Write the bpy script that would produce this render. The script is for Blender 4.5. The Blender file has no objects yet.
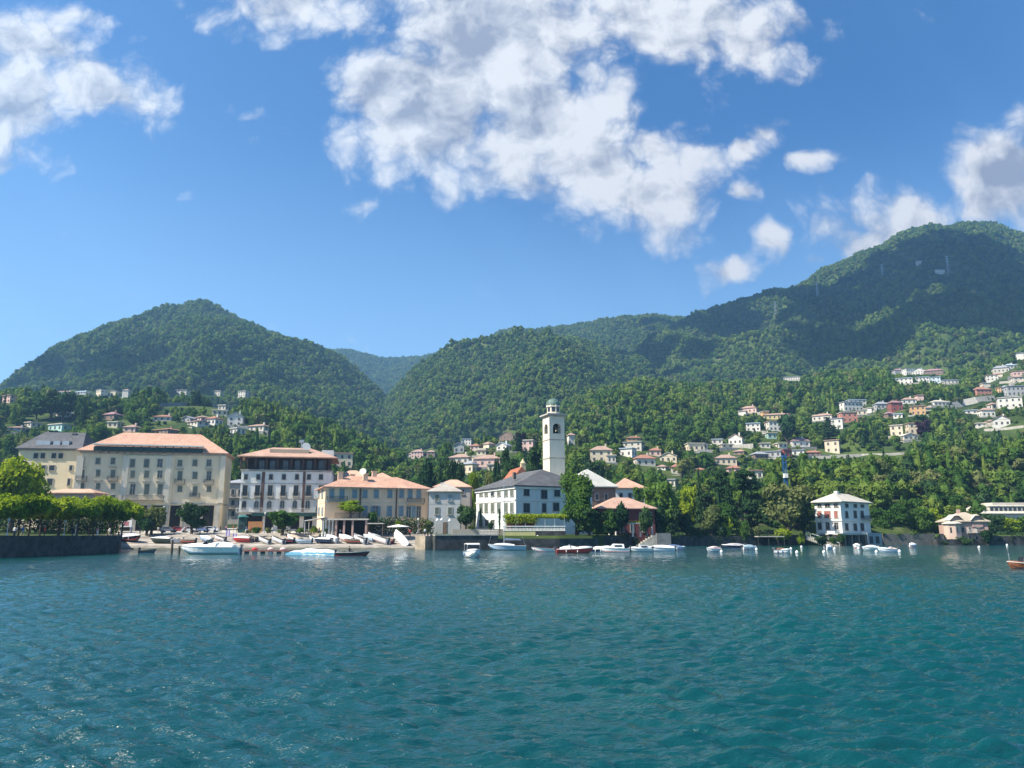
import bpy, bmesh, math, random
import numpy as np
from mathutils import Vector, Matrix

random.seed(7)
rng = np.random.default_rng(11)
SC = bpy.context.scene
COL = SC.collection
R = math.radians
PI = math.pi

# ------------------------------------------------------------------ camera
FP = 1024 * 26 / 36
PITCH = math.atan(149 / FP)
CH = 3.5
cA, sA = math.cos(PITCH), math.sin(PITCH)
cam = bpy.data.cameras.new("camera")
cam.lens = 26
cam.sensor_width = 36
cam.clip_start = 0.1
cam.clip_end = 20000
camo = bpy.data.objects.new("camera", cam)
COL.objects.link(camo)
camo.location = (0, 0, CH)
camo.rotation_euler = (PI / 2 + PITCH, 0, 0)
SC.camera = camo

# ------------------------------------------------------------------ light and exposure
SUN_EL = 47
SUN_DIR = Vector((-0.93, -0.36, 0)).normalized() * math.cos(R(SUN_EL)) + Vector((0, 0, math.sin(R(SUN_EL))))
sun = bpy.data.lights.new("sun", "SUN")
sun.energy = 5.0
sun.angle = R(0.5)
sun.color = (1.0, 0.93, 0.80)
suno = bpy.data.objects.new("sun", sun)
COL.objects.link(suno)
suno.rotation_euler = (-SUN_DIR).to_track_quat('-Z', 'Y').to_euler()
SC.view_settings.view_transform = 'Standard'
SC.view_settings.look = 'None'
SC.view_settings.gamma = 1
SC.view_settings.use_curve_mapping = False
EXPO = 1.12
SC.view_settings.exposure = EXPO
SKY_STRENGTH = 0.070
SC.cycles.volume_bounces = 0
SC.cycles.max_bounces = 5
SC.cycles.diffuse_bounces = 2
SC.cycles.glossy_bounces = 2
SC.cycles.transmission_bounces = 3
SC.cycles.transparent_max_bounces = 6
SC.cycles.caustics_reflective = False
SC.cycles.caustics_refractive = False
SC.cycles.sample_clamp_direct = 1.1
SC.cycles.sample_clamp_indirect = 3
SC.cycles.use_denoising = True


def ray(px, py):
    cx = (px - 512) / FP
    cy = (384 - py) / FP
    return cx, cA - cy * sA, sA + cy * cA


def at(px, py, Y):
    r = ray(px, py)
    k = Y / r[1]
    return Vector((r[0] * k, Y, CH + r[2] * k))


def se(px, py):
    r = ray(px, py)
    return r[0] / r[1], r[2] / r[1]


def proj(x, y, z):
    dz = z - CH
    zc = y * cA + dz * sA
    return 512 + FP * x / zc, 384 - FP * (-y * sA + dz * cA) / zc


# ------------------------------------------------------------------ node helpers
class NT:
    def __init__(self, tree):
        self.t = tree
        self.n = tree.nodes
        self.l = tree.links

    def new(self, typ, **kw):
        nd = self.n.new(typ)
        for k, v in kw.items():
            setattr(nd, k, v)
        return nd

    def put(self, sock, v):
        if v is None:
            return
        if isinstance(v, bpy.types.NodeSocket):
            self.l.new(v, sock)
        else:
            sock.default_value = v

    def m(self, op, a, b=None, c=None, clamp=False):
        nd = self.new('ShaderNodeMath', operation=op, use_clamp=clamp)
        self.put(nd.inputs[0], a)
        self.put(nd.inputs[1], b)
        self.put(nd.inputs[2], c)
        return nd.outputs[0]

    def v(self, op, a, b=None):
        nd = self.new('ShaderNodeVectorMath', operation=op)
        self.put(nd.inputs[0], a)
        self.put(nd.inputs[1], b)
        return nd.outputs['Value'] if op in ('LENGTH', 'DOT_PRODUCT', 'DISTANCE') else nd.outputs[0]

    def vscale(self, a, s):
        nd = self.new('ShaderNodeVectorMath', operation='SCALE')
        self.put(nd.inputs[0], a)
        self.put(nd.inputs['Scale'], s)
        return nd.outputs[0]

    def noise(self, vec, scale, detail=4, rough=0.55, out='Fac', dist=0.0, dim='3D'):
        nd = self.new('ShaderNodeTexNoise', noise_dimensions=dim)
        self.put(nd.inputs['Vector'], vec)
        nd.inputs['Scale'].default_value = scale
        nd.inputs['Detail'].default_value = detail
        nd.inputs['Roughness'].default_value = rough
        nd.inputs['Distortion'].default_value = dist
        return nd.outputs[out] if out == 'Fac' else nd.outputs['Color']

    def ss(self, x, a, b):
        nd = self.new('ShaderNodeMapRange', interpolation_type='SMOOTHSTEP')
        self.put(nd.inputs[0], x)
        nd.inputs[1].default_value = a
        nd.inputs[2].default_value = b
        return nd.outputs[0]

    def lin(self, x, a, b, c, d):
        nd = self.new('ShaderNodeMapRange')
        self.put(nd.inputs[0], x)
        for i, q in zip((1, 2, 3, 4), (a, b, c, d)):
            nd.inputs[i].default_value = q
        return nd.outputs[0]

    def mix(self, f, a, b, mode='MIX'):
        nd = self.new('ShaderNodeMix', data_type='RGBA', blend_type=mode)
        self.put(nd.inputs[0], f)
        self.put(nd.inputs[6], a)
        self.put(nd.inputs[7], b)
        return nd.outputs[2]

    def xyz(self, x, y, z):
        nd = self.new('ShaderNodeCombineXYZ')
        self.put(nd.inputs[0], x)
        self.put(nd.inputs[1], y)
        self.put(nd.inputs[2], z)
        return nd.outputs[0]


def c4(c):
    return (c[0], c[1], c[2], 1.0)


# ------------------------------------------------------------------ world: sky with clouds at infinity
W = bpy.data.worlds.new("World")
SC.world = W
W.use_nodes = True
t = NT(W.node_tree)
t.n.clear()
sky = t.new('ShaderNodeTexSky', sky_type='NISHITA')
sky.sun_disc = False
sky.sun_elevation = R(SUN_EL)
sky.sun_rotation = math.atan2(SUN_DIR.x, SUN_DIR.y)
sky.altitude = 200
sky.air_density = 1.0
sky.dust_density = 0.6
sky.ozone_density = 2.5
hsv = t.new('ShaderNodeHueSaturation')
hsv.inputs['Hue'].default_value = 0.503
hsv.inputs['Saturation'].default_value = 1.32
hsv.inputs['Value'].default_value = 1.12
t.l.new(sky.outputs[0], hsv.inputs['Color'])
geo = t.new('ShaderNodeTexCoord')

sep = t.new('ShaderNodeSeparateXYZ')
t.l.new(geo.outputs['Generated'], sep.inputs[0])
skycol = t.mix(t.m('MULTIPLY', t.m('SUBTRACT', 1.0, t.ss(sep.outputs[2], -.05, .52)), .66), hsv.outputs[0], (4.4, 7.3, 10.4, 1))
fy = t.m('MAXIMUM', sep.outputs[1], 0.12)
U = t.m('DIVIDE', sep.outputs[0], fy)
V = t.m('DIVIDE', sep.outputs[2], fy)
P0 = t.xyz(U, V, 1.0)
warpc = t.noise(P0, 5.5, 2, 0.55, 'Color', dim='2D')
warp = t.v('MULTIPLY', t.v('SUBTRACT', warpc, (0.5, 0.5, 0.5)), (0.045, 0.045, 0))
warpd = t.noise(P0, 22, 1, 0.6, 'Color', dim='2D')
warp2 = t.v('MULTIPLY', t.v('SUBTRACT', warpd, (0.5, 0.5, 0.5)), (0.016, 0.016, 0))
P1 = t.v('ADD', t.v('ADD', P0, warp), warp2)
CLOUDS = [  # pixel-free sky layout: centre, radii (deg-like), tilt, weight; built from the view directions below
    (12, 98, 66, 58, 0, 1), (92, 85, 76, 34, -24, 1), (25, 40, 70, 34, -10, 0.95), (75, 14, 30, 9, -12, .55),
    (285, 4, 56, 34, 0, 1),
    (425, 92, 104, 84, 0, 1.35), (500, 40, 150, 84, 0, 1.15), (470, -60, 190, 90, 0, 1.1), (665, 22, 120, 56, -6, 1.1), (735, 45, 48, 26, -15, .9),
    (540, 118, 92, 72, -20, 1.35), (590, 162, 90, 60, -28, 1.3), (645, 192, 80, 50, -20, 1.1), (652, 150, 45, 28, 0, .9), (690, 152, 36, 18, -18, .7),
    (745, 150, 18, 12, 0, .85), (737, 197, 19, 11, 10, .85), (771, 240, 17, 16, 0, .72), (732, 268, 23, 13, 10, .75), (772, 134, 24, 18, 0, .7), (812, 158, 26, 10, 8, .8),
    (998, 178, 60, 52, 0, 1.2), (1060, 170, 70, 56, 0, 1.2), (868, 240, 62, 42, 12, 1.25), (905, 223, 54, 28, 6, 1.0), (815, 254, 18, 8, 0, .6), (361, 207, 14, 11, 0, .5),
]
field = None
for (px, py, rx, ry, rot, wt) in CLOUDS:
    u0, v0 = se(px, py)
    du = abs(se(px + 5, py)[0] - u0) / 5
    dv = abs(se(px, py - 5)[1] - v0) / 5
    ca, sa = math.cos(R(rot)), math.sin(R(rot))
    ex, ey = rx * du, ry * dv
    dx = t.v('DOT_PRODUCT', P1, (ca / ex, sa / ex, -(u0 * ca + v0 * sa) / ex))
    dy = t.v('DOT_PRODUCT', P1, (-sa / ey, ca / ey, -(-u0 * sa + v0 * ca) / ey))
    q = t.m('SQRT', t.m('MULTIPLY_ADD', dx, dx, t.m('MULTIPLY', dy, dy)))
    f = t.m('MULTIPLY_ADD', q, -1.5 * wt, 1.62 * wt)
    field = f if field is None else t.m('MAXIMUM', field, f)
field = t.m('MAXIMUM', field, -1.0)
n1 = t.noise(P1, 6.0, 8, 0.60, dim='2D')
SUNUV = (-0.022, 0.026, 0.0)


def billow(vec):
    vo = t.new('ShaderNodeTexVoronoi', feature='SMOOTH_F1', voronoi_dimensions='2D')
    t.put(vo.inputs['Vector'], vec)
    vo.inputs['Scale'].default_value = 10
    vo.inputs['Detail'].default_value = 4
    vo.inputs['Roughness'].default_value = .52
    vo.inputs['Lacunarity'].default_value = 2.3
    vo.inputs['Smoothness'].default_value = .35
    return t.m('SUBTRACT', .55, vo.outputs['Distance'])


b1 = billow(P1)
b2 = billow(t.v('ADD', P1, SUNUV))
dens = t.m('ADD', field, t.m('MULTIPLY', t.m('SUBTRACT', n1, 0.36), 1.6))
dens = t.m('ADD', dens, t.m('MULTIPLY', t.m('ADD', b1, .28), 1.5))
alpha = t.ss(dens, -0.1, 1.35)
alpha = t.m('MULTIPLY', alpha, t.ss(sep.outputs[1], 0.12, 0.22))
lown = t.noise(P1, 2.6, 3, .5, dim='2D')
depth_ = t.m('ADD', t.m('MULTIPLY', t.m('MINIMUM', dens, 2.6), .34), t.m('MULTIPLY', t.m('SUBTRACT', lown, .44), 1.7))
core = t.lin(depth_, 0.16, 1.15, 0, 1)
core = t.m('MULTIPLY', core, .9, clamp=True)
relief = t.m('MULTIPLY', t.m('SUBTRACT', b1, b2), 1.1)
shade = t.m('SUBTRACT', t.m('SUBTRACT', core, t.m('MULTIPLY', b1, .35)), relief, clamp=True)
cloudcol = t.mix(shade, (1.0, 1.0, 1.0, 1), (0.38, 0.41, 0.50, 1))
cl = t.vscale(cloudcol, 1.0 / 2 ** EXPO / SKY_STRENGTH)
out = t.new('ShaderNodeOutputWorld')
bg = t.new('ShaderNodeBackground')
bg.inputs['Strength'].default_value = SKY_STRENGTH
t.l.new(t.mix(t.m('MULTIPLY', alpha, 0.97), skycol, cl), bg.inputs['Color'])
t.l.new(bg.outputs[0], out.inputs['Surface'])
W.cycles.sampling_method = 'MANUAL'
W.cycles.sample_map_resolution = 256


# ------------------------------------------------------------------ materials
MATS = {}


def mat(name, col, rough=0.85, var=0.18, scale=0.6, spec=0.3, metal=0.0, bump=0.0, tint=None):
    if name in MATS:
        return MATS[name]
    m = bpy.data.materials.new(name)
    m.use_nodes = True
    t = NT(m.node_tree)
    b = t.n['Principled BSDF']
    b.inputs['Roughness'].default_value = rough
    b.inputs['Metallic'].default_value = metal
    b.inputs['Specular IOR Level'].default_value = spec
    tc = t.new('ShaderNodeTexCoord').outputs['Object']
    n = t.noise(tc, scale, 6, 0.65)
    lo = tuple(max(0, x * (1 - var)) for x in col)
    hi = tuple(min(1, x * (1 + var * .8)) for x in (tint or col))
    t.l.new(t.mix(t.ss(n, .3, .7), c4(lo), c4(hi)), b.inputs['Base Color'])
    if bump:
        bn = t.new('ShaderNodeBump')
        bn.inputs['Strength'].default_value = bump
        bn.inputs['Distance'].default_value = 0.05
        t.l.new(t.noise(tc, scale * 8, 4, .6), bn.inputs['Height'])
        t.l.new(bn.outputs[0], b.inputs['Normal'])
    MATS[name] = m
    return m


def stucco(name, col):
    """plaster with rain streaks and patchy fading"""
    if name in MATS:
        return MATS[name]
    m = bpy.data.materials.new(name)
    m.use_nodes = True
    t = NT(m.node_tree)
    b = t.n['Principled BSDF']
    b.inputs['Roughness'].default_value = 0.9
    b.inputs['Specular IOR Level'].default_value = 0.2
    tc = t.new('ShaderNodeTexCoord').outputs['Object']
    st = t.v('MULTIPLY', tc, (.9, .9, 0.16))
    n = t.noise(st, 1.0, 5, .6)
    n2 = t.noise(tc, 0.22, 5, .6)
    c = t.mix(t.ss(n, .35, .75), c4(tuple(x * .88 for x in col)), c4(col))
    c = t.mix(t.m('MULTIPLY', t.ss(n2, .45, .75), .5), c, c4(tuple(min(1, x * 1.1 + .02) for x in col)))
    t.l.new(c, b.inputs['Base Color'])
    MATS[name] = m
    return m


def tiles(name, col, col2):
    if name in MATS:
        return MATS[name]
    m = bpy.data.materials.new(name)
    m.use_nodes = True
    t = NT(m.node_tree)
    b = t.n['Principled BSDF']
    b.inputs['Roughness'].default_value = 0.9
    b.inputs['Specular IOR Level'].default_value = 0.15
    tc = t.new('ShaderNodeTexCoord').outputs['Object']
    n = t.noise(tc, 0.35, 6, .7)
    n2 = t.noise(tc, 2.4, 3, .6)
    f = t.m('ADD', t.m('MULTIPLY', n, .6), t.m('MULTIPLY', n2, .5))
    t.l.new(t.mix(t.ss(f, .38, .72), c4(col2), c4(col)), b.inputs['Base Color'])
    wv = t.new('ShaderNodeTexWave', wave_type='BANDS', bands_direction='X')
    wv.inputs['Scale'].default_value = 1.1
    t.l.new(tc, wv.inputs['Vector'])
    bn = t.new('ShaderNodeBump')
    bn.inputs['Strength'].default_value = 0.5
    bn.inputs['Distance'].default_value = 0.08
    t.l.new(wv.outputs['Fac'], bn.inputs['Height'])
    t.l.new(bn.outputs[0], b.inputs['Normal'])
    MATS[name] = m
    return m


def leafmat(name, a, bcol, c, transl=0.35, big=0.012):
    if name in MATS:
        return MATS[name]
    m = bpy.data.materials.new(name)
    m.use_nodes = True
    t = NT(m.node_tree)
    t.n.remove(t.n['Principled BSDF'])
    oi = t.new('ShaderNodeObjectInfo').outputs['Random']
    pos = t.new('ShaderNodeNewGeometry').outputs['Position']
    n = t.noise(pos, big, 5, .6)
    n2 = t.noise(pos, 0.45, 3, .6)
    f = t.m('ADD', t.m('MULTIPLY', oi, .55), t.m('MULTIPLY', n, .75))
    f = t.m('ADD', f, t.m('MULTIPLY', n2, .35))
    cr = t.new('ShaderNodeValToRGB')
    cr.color_ramp.elements[0].position = .42
    cr.color_ramp.elements[0].color = c4(a)
    cr.color_ramp.elements[1].position = 1.2
    cr.color_ramp.elements[1].position = 1.0
    cr.color_ramp.elements[1].color = c4(c)
    e = cr.color_ramp.elements.new(.72)
    e.color = c4(bcol)
    t.l.new(f, cr.inputs[0])
    d = t.new('ShaderNodeBsdfDiffuse')
    tr = t.new('ShaderNodeBsdfTranslucent')
    t.l.new(cr.outputs[0], d.inputs[0])
    t.l.new(t.mix(1.0, cr.outputs[0], (1.25, 1.2, .35, 1), 'MULTIPLY'), tr.inputs[0])
    mx = t.new('ShaderNodeMixShader')
    mx.inputs[0].default_value = transl
    t.l.new(d.outputs[0], mx.inputs[1])
    t.l.new(tr.outputs[0], mx.inputs[2])
    t.l.new(mx.outputs[0], t.n['Material Output'].inputs[0])
    MATS[name] = m
    return m


LEAF = {
    'forest': leafmat('leaf_forest', (0.028, 0.076, 0.022), (0.078, 0.152, 0.028), (0.155, 0.215, 0.042), .30),
    'mid': leafmat('leaf_mid', (0.028, 0.070, 0.018), (0.055, 0.120, 0.025), (0.10, 0.175, 0.035), .3, .05),
    'bright': leafmat('leaf_bright', (0.095, 0.165, 0.014), (0.18, 0.265, 0.02), (0.29, 0.36, 0.03), .38, .05),
    'dark': leafmat('leaf_dark', (0.014, 0.040, 0.018), (0.026, 0.062, 0.024), (0.045, 0.085, 0.03), .15, .05),
    'olive': leafmat('leaf_olive', (0.07, 0.10, 0.035), (0.11, 0.14, 0.05), (0.17, 0.19, 0.07), .3, .05),
    'copper': leafmat('leaf_copper', (0.03, 0.016, 0.03), (0.05, 0.025, 0.042), (0.07, 0.04, 0.05), .15, .05),
}
BARK = mat('bark', (0.07, 0.052, 0.038), .95, .3, 2.0)

M_TRIM = mat('white_trim', (0.72, 0.69, 0.62), .7, .1)
M_FRAME = mat('window_frame', (0.42, 0.39, 0.33), .8, .1)
M_DARKIN = mat('dark_interior', (.016, .015, .014), .95, .3)  # near-black paint standing in for the shade inside openings
M_GLASSH = mat('far_window', (.05, .052, .055), .6, .3)
M_GLASS = mat('window_glass', (0.022, 0.028, 0.034), .12, .4, .8, .6)
M_SHUT = mat('grey_green_shutter', (0.135, 0.155, 0.12), .7, .2, 3)
M_SHUTB = mat('blue_grey_shutter', (0.17, 0.25, 0.30), .7, .2, 3)
M_SHUTD = mat('dark_shutter', (0.035, 0.045, 0.05), .6, .2, 3)
M_SHUTR = mat('red_shutter', (0.36, 0.13, 0.10), .7, .2, 3)
M_IRON = mat('iron', (0.03, 0.032, 0.034), .5, .2, 3, .5)
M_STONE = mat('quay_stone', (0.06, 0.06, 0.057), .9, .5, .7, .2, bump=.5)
M_STONEL = mat('pale_stone', (0.42, 0.39, 0.33), .9, .25, .8, .2, bump=.3)
M_PAVE = mat('plaza_paving', (0.45, 0.42, 0.37), .9, .16, .25, .2)
M_SLIP = mat('slipway_stone', (0.35, 0.315, 0.27), .9, .3, .35, .2, bump=.3)
_t = NT(M_SLIP.node_tree)
_b = _t.n['Principled BSDF']
_p = _t.new('ShaderNodeNewGeometry').outputs['Position']
_s = _t.new('ShaderNodeSeparateXYZ')
_t.l.new(_p, _s.inputs[0])
_old = _b.inputs['Base Color'].links[0].from_socket
_wv = _t.m('FRACT', _t.m('ADD', _t.m('MULTIPLY', _s.outputs[1], .42), _t.m('MULTIPLY', _t.noise(_p, .25, 3, .5), .35)))
_ln = _t.m('MULTIPLY', _t.ss(_wv, .72, .86), .75)
_c = _t.mix(_ln, _old, (.13, .085, .06, 1))
_wet = _t.m('SUBTRACT', 1.0, _t.ss(_t.m('ADD', _s.outputs[2], _t.m('MULTIPLY', _t.noise(_p, .5, 4, .6), .9)), .55, 1.1))
_c = _t.mix(_t.m('MULTIPLY', _wet, .8), _c, (.07, .075, .05, 1))
_t.l.new(_c, _b.inputs['Base Color'])
M_TERRA = tiles('terracotta_tiles', (0.60, 0.37, 0.265), (0.43, 0.245, 0.17))
M_TERRAP = tiles('faded_terracotta_tiles', (0.60, 0.40, 0.29), (0.46, 0.27, 0.19))
M_SLATE = tiles('slate_tiles', (0.14, 0.14, 0.145), (0.075, 0.076, 0.08))
M_PALE = tiles('pale_roof_slabs', (0.60, 0.55, 0.46), (0.47, 0.42, 0.35))
M_GELCOAT = mat('white_gelcoat', (0.80, 0.80, 0.78), .3, .05, 1, .5)
M_CANVAS = mat('white_canvas', (0.78, 0.76, 0.72), .85, .1, 1.5, .2)
M_CANVASB = mat('blue_canvas', (0.16, 0.22, 0.38), .85, .15, 1.5, .2)
M_TEAK = mat('varnished_wood', (0.26, 0.09, 0.035), .3, .3, 3, .5)
M_WOOD = mat('weathered_wood', (0.16, 0.11, 0.075), .85, .3, 2)
M_RED = mat('red_paint', (0.55, 0.05, 0.035), .35, .15, 1, .5)
M_DARKHULL = mat('dark_hull', (0.02, 0.022, 0.03), .3, .2, 1, .5)
M_BLUEHULL = mat('pale_blue_hull', (0.42, 0.52, 0.62), .35, .1, 1, .5)
M_RUB = mat('rubber', (0.02, 0.02, 0.02), .8, .2, 2)
M_METAL = mat('grey_metal', (0.45, 0.46, 0.47), .45, .1, 2, .5, .6)


# ------------------------------------------------------------------ mesh helpers
class MB:
    def __init__(self):
        self.v = []
        self.f = []
        self.mi = []
        self.sm = False

    def add(self, vs, fs, mi=0):
        o = len(self.v)
        self.v += [tuple(p) for p in vs]
        self.f += [tuple(i + o for i in f) for f in fs]
        self.mi += [mi] * len(fs)
        return self

    def box(self, x0, x1, y0, y1, z0, z1, mi=0):
        v = [(x0, y0, z0), (x1, y0, z0), (x1, y1, z0), (x0, y1, z0), (x0, y0, z1), (x1, y0, z1), (x1, y1, z1), (x0, y1, z1)]
        return self.add(v, [(0, 3, 2, 1), (4, 5, 6, 7), (0, 1, 5, 4), (1, 2, 6, 5), (2, 3, 7, 6), (3, 0, 4, 7)], mi)

    def cbox(self, c, s, mi=0):
        return self.box(c[0] - s[0] / 2, c[0] + s[0] / 2, c[1] - s[1] / 2, c[1] + s[1] / 2, c[2] - s[2] / 2, c[2] + s[2] / 2, mi)

    def lathe(self, prof, n=12, c=(0, 0, 0), mi=0):
        vs, fs = [], []
        for (r, z) in prof:
            for k in range(n):
                a = 2 * PI * k / n
                vs.append((c[0] + r * math.cos(a), c[1] + r * math.sin(a), c[2] + z))
        for i in range(len(prof) - 1):
            for k in range(n):
                k2 = (k + 1) % n
                fs.append((i * n + k, i * n + k2, (i + 1) * n + k2, (i + 1) * n + k))
        fs.append(tuple(range(n - 1, -1, -1)))
        fs.append(tuple((len(prof) - 1) * n + k for k in range(n)))
        return self.add(vs, fs, mi)

    def tube(self, a, b, r0, r1=None, n=6, mi=0):
        a, b = Vector(a), Vector(b)
        r1 = r0 if r1 is None else r1
        d = (b - a).normalized()
        u = d.orthogonal().normalized()
        w = d.cross(u)
        vs = []
        for p, r in ((a, r0), (b, r1)):
            for k in range(n):
                q = 2 * PI * k / n
                vs.append(p + u * (r * math.cos(q)) + w * (r * math.sin(q)))
        fs = [(k, (k + 1) % n, n + (k + 1) % n, n + k) for k in range(n)]
        fs += [tuple(range(n - 1, -1, -1)), tuple(range(n, 2 * n))]
        return self.add(vs, fs, mi)

    def loft(self, rings, mi=0, cap=True, closed=True):
        n = len(rings[0])
        vs = [p for r in rings for p in r]
        fs = []
        for i in range(len(rings) - 1):
            for k in range(n if closed else n - 1):
                k2 = (k + 1) % n
                fs.append((i * n + k, i * n + k2, (i + 1) * n + k2, (i + 1) * n + k))
        if cap:
            fs.append(tuple(range(n - 1, -1, -1)))
            fs.append(tuple((len(rings) - 1) * n + k for k in range(n)))
        return self.add(vs, fs, mi)

    def mesh(self, name, mats, smooth=False):
        me = bpy.data.meshes.new(name)
        me.from_pydata(self.v, [], self.f)
        for m in (mats if isinstance(mats, (list, tuple)) else [mats]):
            me.materials.append(m)
        if any(self.mi):
            me.polygons.foreach_set('material_index', self.mi)
        bm = bmesh.new()
        bm.from_mesh(me)
        bmesh.ops.recalc_face_normals(bm, faces=bm.faces)
        bm.to_mesh(me)
        bm.free()
        if smooth or self.sm:
            me.polygons.foreach_set('use_smooth', [True] * len(me.polygons))
        me.update()
        return me

    def build(self, name, mats, parent=None, loc=(0, 0, 0), rz=0, smooth=False):
        return put(name, self.mesh(name, mats, smooth), parent, loc, rz)


def put(name, me, parent=None, loc=(0, 0, 0), rz=0):
    o = bpy.data.objects.new(name, me)
    COL.objects.link(o)
    if parent is not None:
        o.parent = parent
    o.location = loc
    o.rotation_euler = (0, 0, rz)
    return o


def tag(o, label=None, cat=None, group=None, kind=None):
    if label:
        o['label'] = label
    if cat:
        o['category'] = cat
    if group:
        o['group'] = group
    if kind:
        o['kind'] = kind
    return o


def thing(name, label, cat, loc=(0, 0, 0), rz=0, group=None):
    o = bpy.data.objects.new(name, None)
    o.empty_display_size = .5
    COL.objects.link(o)
    o.location = loc
    o.rotation_euler = (0, 0, rz)
    return tag(o, label, cat, group)


def copy_tree(o, parent=None):
    c = o.copy()
    COL.objects.link(c)
    c.parent = parent
    for ch in list(o.children):
        copy_tree(ch, c)
    return c


def npmesh(name, v, f, mats, smooth=False, mi=None):
    """v (N,3) f (M,4) arrays -> mesh, fast"""
    me = bpy.data.meshes.new(name)
    me.vertices.add(len(v))
    me.vertices.foreach_set('co', np.asarray(v, np.float32).ravel())
    k = f.shape[1]
    me.loops.add(f.size)
    me.loops.foreach_set('vertex_index', f.ravel().astype(np.int32))
    me.polygons.add(len(f))
    me.polygons.foreach_set('loop_start', np.arange(0, f.size, k, dtype=np.int32))
    for m in (mats if isinstance(mats, (list, tuple)) else [mats]):
        me.materials.append(m)
    if smooth:
        me.polygons.foreach_set('use_smooth', np.ones(len(f), bool))
    if mi is not None:
        me.polygons.foreach_set('material_index', mi)
    me.update(calc_edges=True)
    return me


# ------------------------------------------------------------------ terrain function
def hsh(ix, iy, seed):
    h = (ix.astype(np.int64) * 374761393 + iy.astype(np.int64) * 668265263 + seed * 974634777) & 0xFFFFFFFF
    h = ((h ^ (h >> 13)) * 1274126177) & 0xFFFFFFFF
    return ((h ^ (h >> 16)) & 0xFFFF) / 65535.0


def vnoise(x, y, seed=0):
    x0 = np.floor(x)
    y0 = np.floor(y)
    fx = x - x0
    fy = y - y0
    fx = fx * fx * fx * (fx * (fx * 6 - 15) + 10)
    fy = fy * fy * fy * (fy * (fy * 6 - 15) + 10)
    a = hsh(x0, y0, seed)
    b = hsh(x0 + 1, y0, seed)
    c = hsh(x0, y0 + 1, seed)
    d = hsh(x0 + 1, y0 + 1, seed)
    return (a + (b - a) * fx) * (1 - fy) + (c + (d - c) * fx) * fy


def fbm(x, y, seed=0, oct=4, ridged=False):
    s, a, tot = 0, 1, 0
    for o in range(oct):
        n = vnoise(x, y, seed + o * 17)
        if ridged:
            n = 1 - abs(2 * n - 1)
        s = s + a * n
        tot += a
        a *= .5
        x = x * 2.03 + 5.1
        y = y * 2.03 + 9.7
    return s / tot


def S(px, py=545):
    return se(px, py)[0]


SH = [(-400, 100), (-100, 103), (0, 110), (117, 142), (120, 166), (427, 167), (431, 166), (560, 166), (600, 172), (640, 200), (700, 216), (820, 224), (1024, 228), (1500, 230)]
SH_s = [S(p) for p, _ in SH]
SH_y = [y for _, y in SH]


def shore(s):
    return np.interp(s, SH_s, SH_y)


# mountains: silhouette (px, py), foot distance, ridge distance, profile power, relief, tree height at the ridge
HILLS = [
    dict(sil=[(-260, 440), (-120, 420), (-60, 402), (0, 384), (30, 364), (55, 347), (85, 337), (110, 324), (150, 313), (185, 306), (200, 304), (225, 310), (262, 322), (300, 338), (340, 357), (375, 384), (392, 402), (415, 432), (440, 470), (470, 520)],
         F=520, R=1350, p=1.15, rel=.17, seed=3, th=17),
    dict(sil=[(250, 420), (300, 372), (330, 352), (350, 351), (385, 359), (420, 358), (450, 350), (520, 380), (560, 440)], F=1500, R=2500, p=1.0, rel=.10, seed=5, th=7),
    dict(sil=[(330, 480), (360, 440), (385, 404), (400, 388), (420, 366), (450, 348), (490, 334), (520, 331), (545, 333), (575, 336), (610, 345), (650, 362), (690, 395), (730, 440), (760, 490)],
         F=560, R=1400, p=1.1, rel=.22, seed=8, th=18),
    dict(sil=[(420, 420), (460, 360), (500, 332), (540, 331), (570, 326), (610, 321), (650, 316), (690, 318), (740, 318), (800, 340), (860, 400)], F=1000, R=1900, p=1.0, rel=.1, seed=12, th=14),
    dict(sil=[(520, 470), (560, 412), (600, 376), (630, 353), (660, 333), (700, 314), (740, 301), (790, 291), (830, 274), (870, 256), (900, 240), (930, 229), (960, 225), (990, 231), (1024, 242), (1080, 256), (1160, 280), (1300, 320), (1500, 400)],
         F=640, R=1750, p=1.1, rel=.14, seed=21, th=15),
    dict(sil=[(470, 470), (520, 430), (560, 412), (600, 398), (640, 384), (700, 384), (760, 384), (840, 378), (880, 374), (910, 372), (950, 376), (985, 368), (1024, 352), (1080, 340), (1200, 330), (1400, 350)],
         F=330, R=790, p=1.05, rel=.16, seed=31, th=7),
    dict(sil=[(-400, 400), (-100, 398), (0, 397), (60, 396), (130, 397), (200, 402), (260, 408), (310, 420), (360, 440), (400, 458), (440, 480), (480, 520)], F=255, R=540, p=1.0, rel=.1, seed=37, th=6),
    dict(sil=[(330, 520), (370, 480), (410, 462), (450, 446), (500, 436), (560, 436), (610, 438), (650, 446), (700, 455), (740, 480), (780, 520)], F=262, R=480, p=1.0, rel=.12, seed=41, th=6),
    dict(sil=[(600, 530), (640, 500), (690, 482), (740, 472), (780, 458), (830, 455), (900, 456), (960, 446), (1024, 440), (1100, 436), (1400, 440)], F=236, R=345, p=.9, rel=.05, seed=43, th=6, Fp=([905, 1000], [236, 284])),
]
for h in HILLS:
    if 'Fp' in h:
        h['Fs'] = ([S(q) for q in h['Fp'][0]], h['Fp'][1])
    ss = [se(*q) for q in h['sil']]
    h['s'] = np.array([a for a, _ in ss])
    h['e'] = np.array([b for _, b in ss])


def base_z(s, Y):
    ys = shore(s)
    d = Y - ys
    z = 2.85 + np.clip(d, 0, 1e9) * .018
    slip = (s > S(118.5)) & (s < S(429))
    zs = np.interp(Y, [160, 166, 184, 205, 260, 400, 4000], [-1.0, -0.35, 3.35, 4.2, 5.5, 9, 60])
    return np.where(slip, zs, z)


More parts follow.
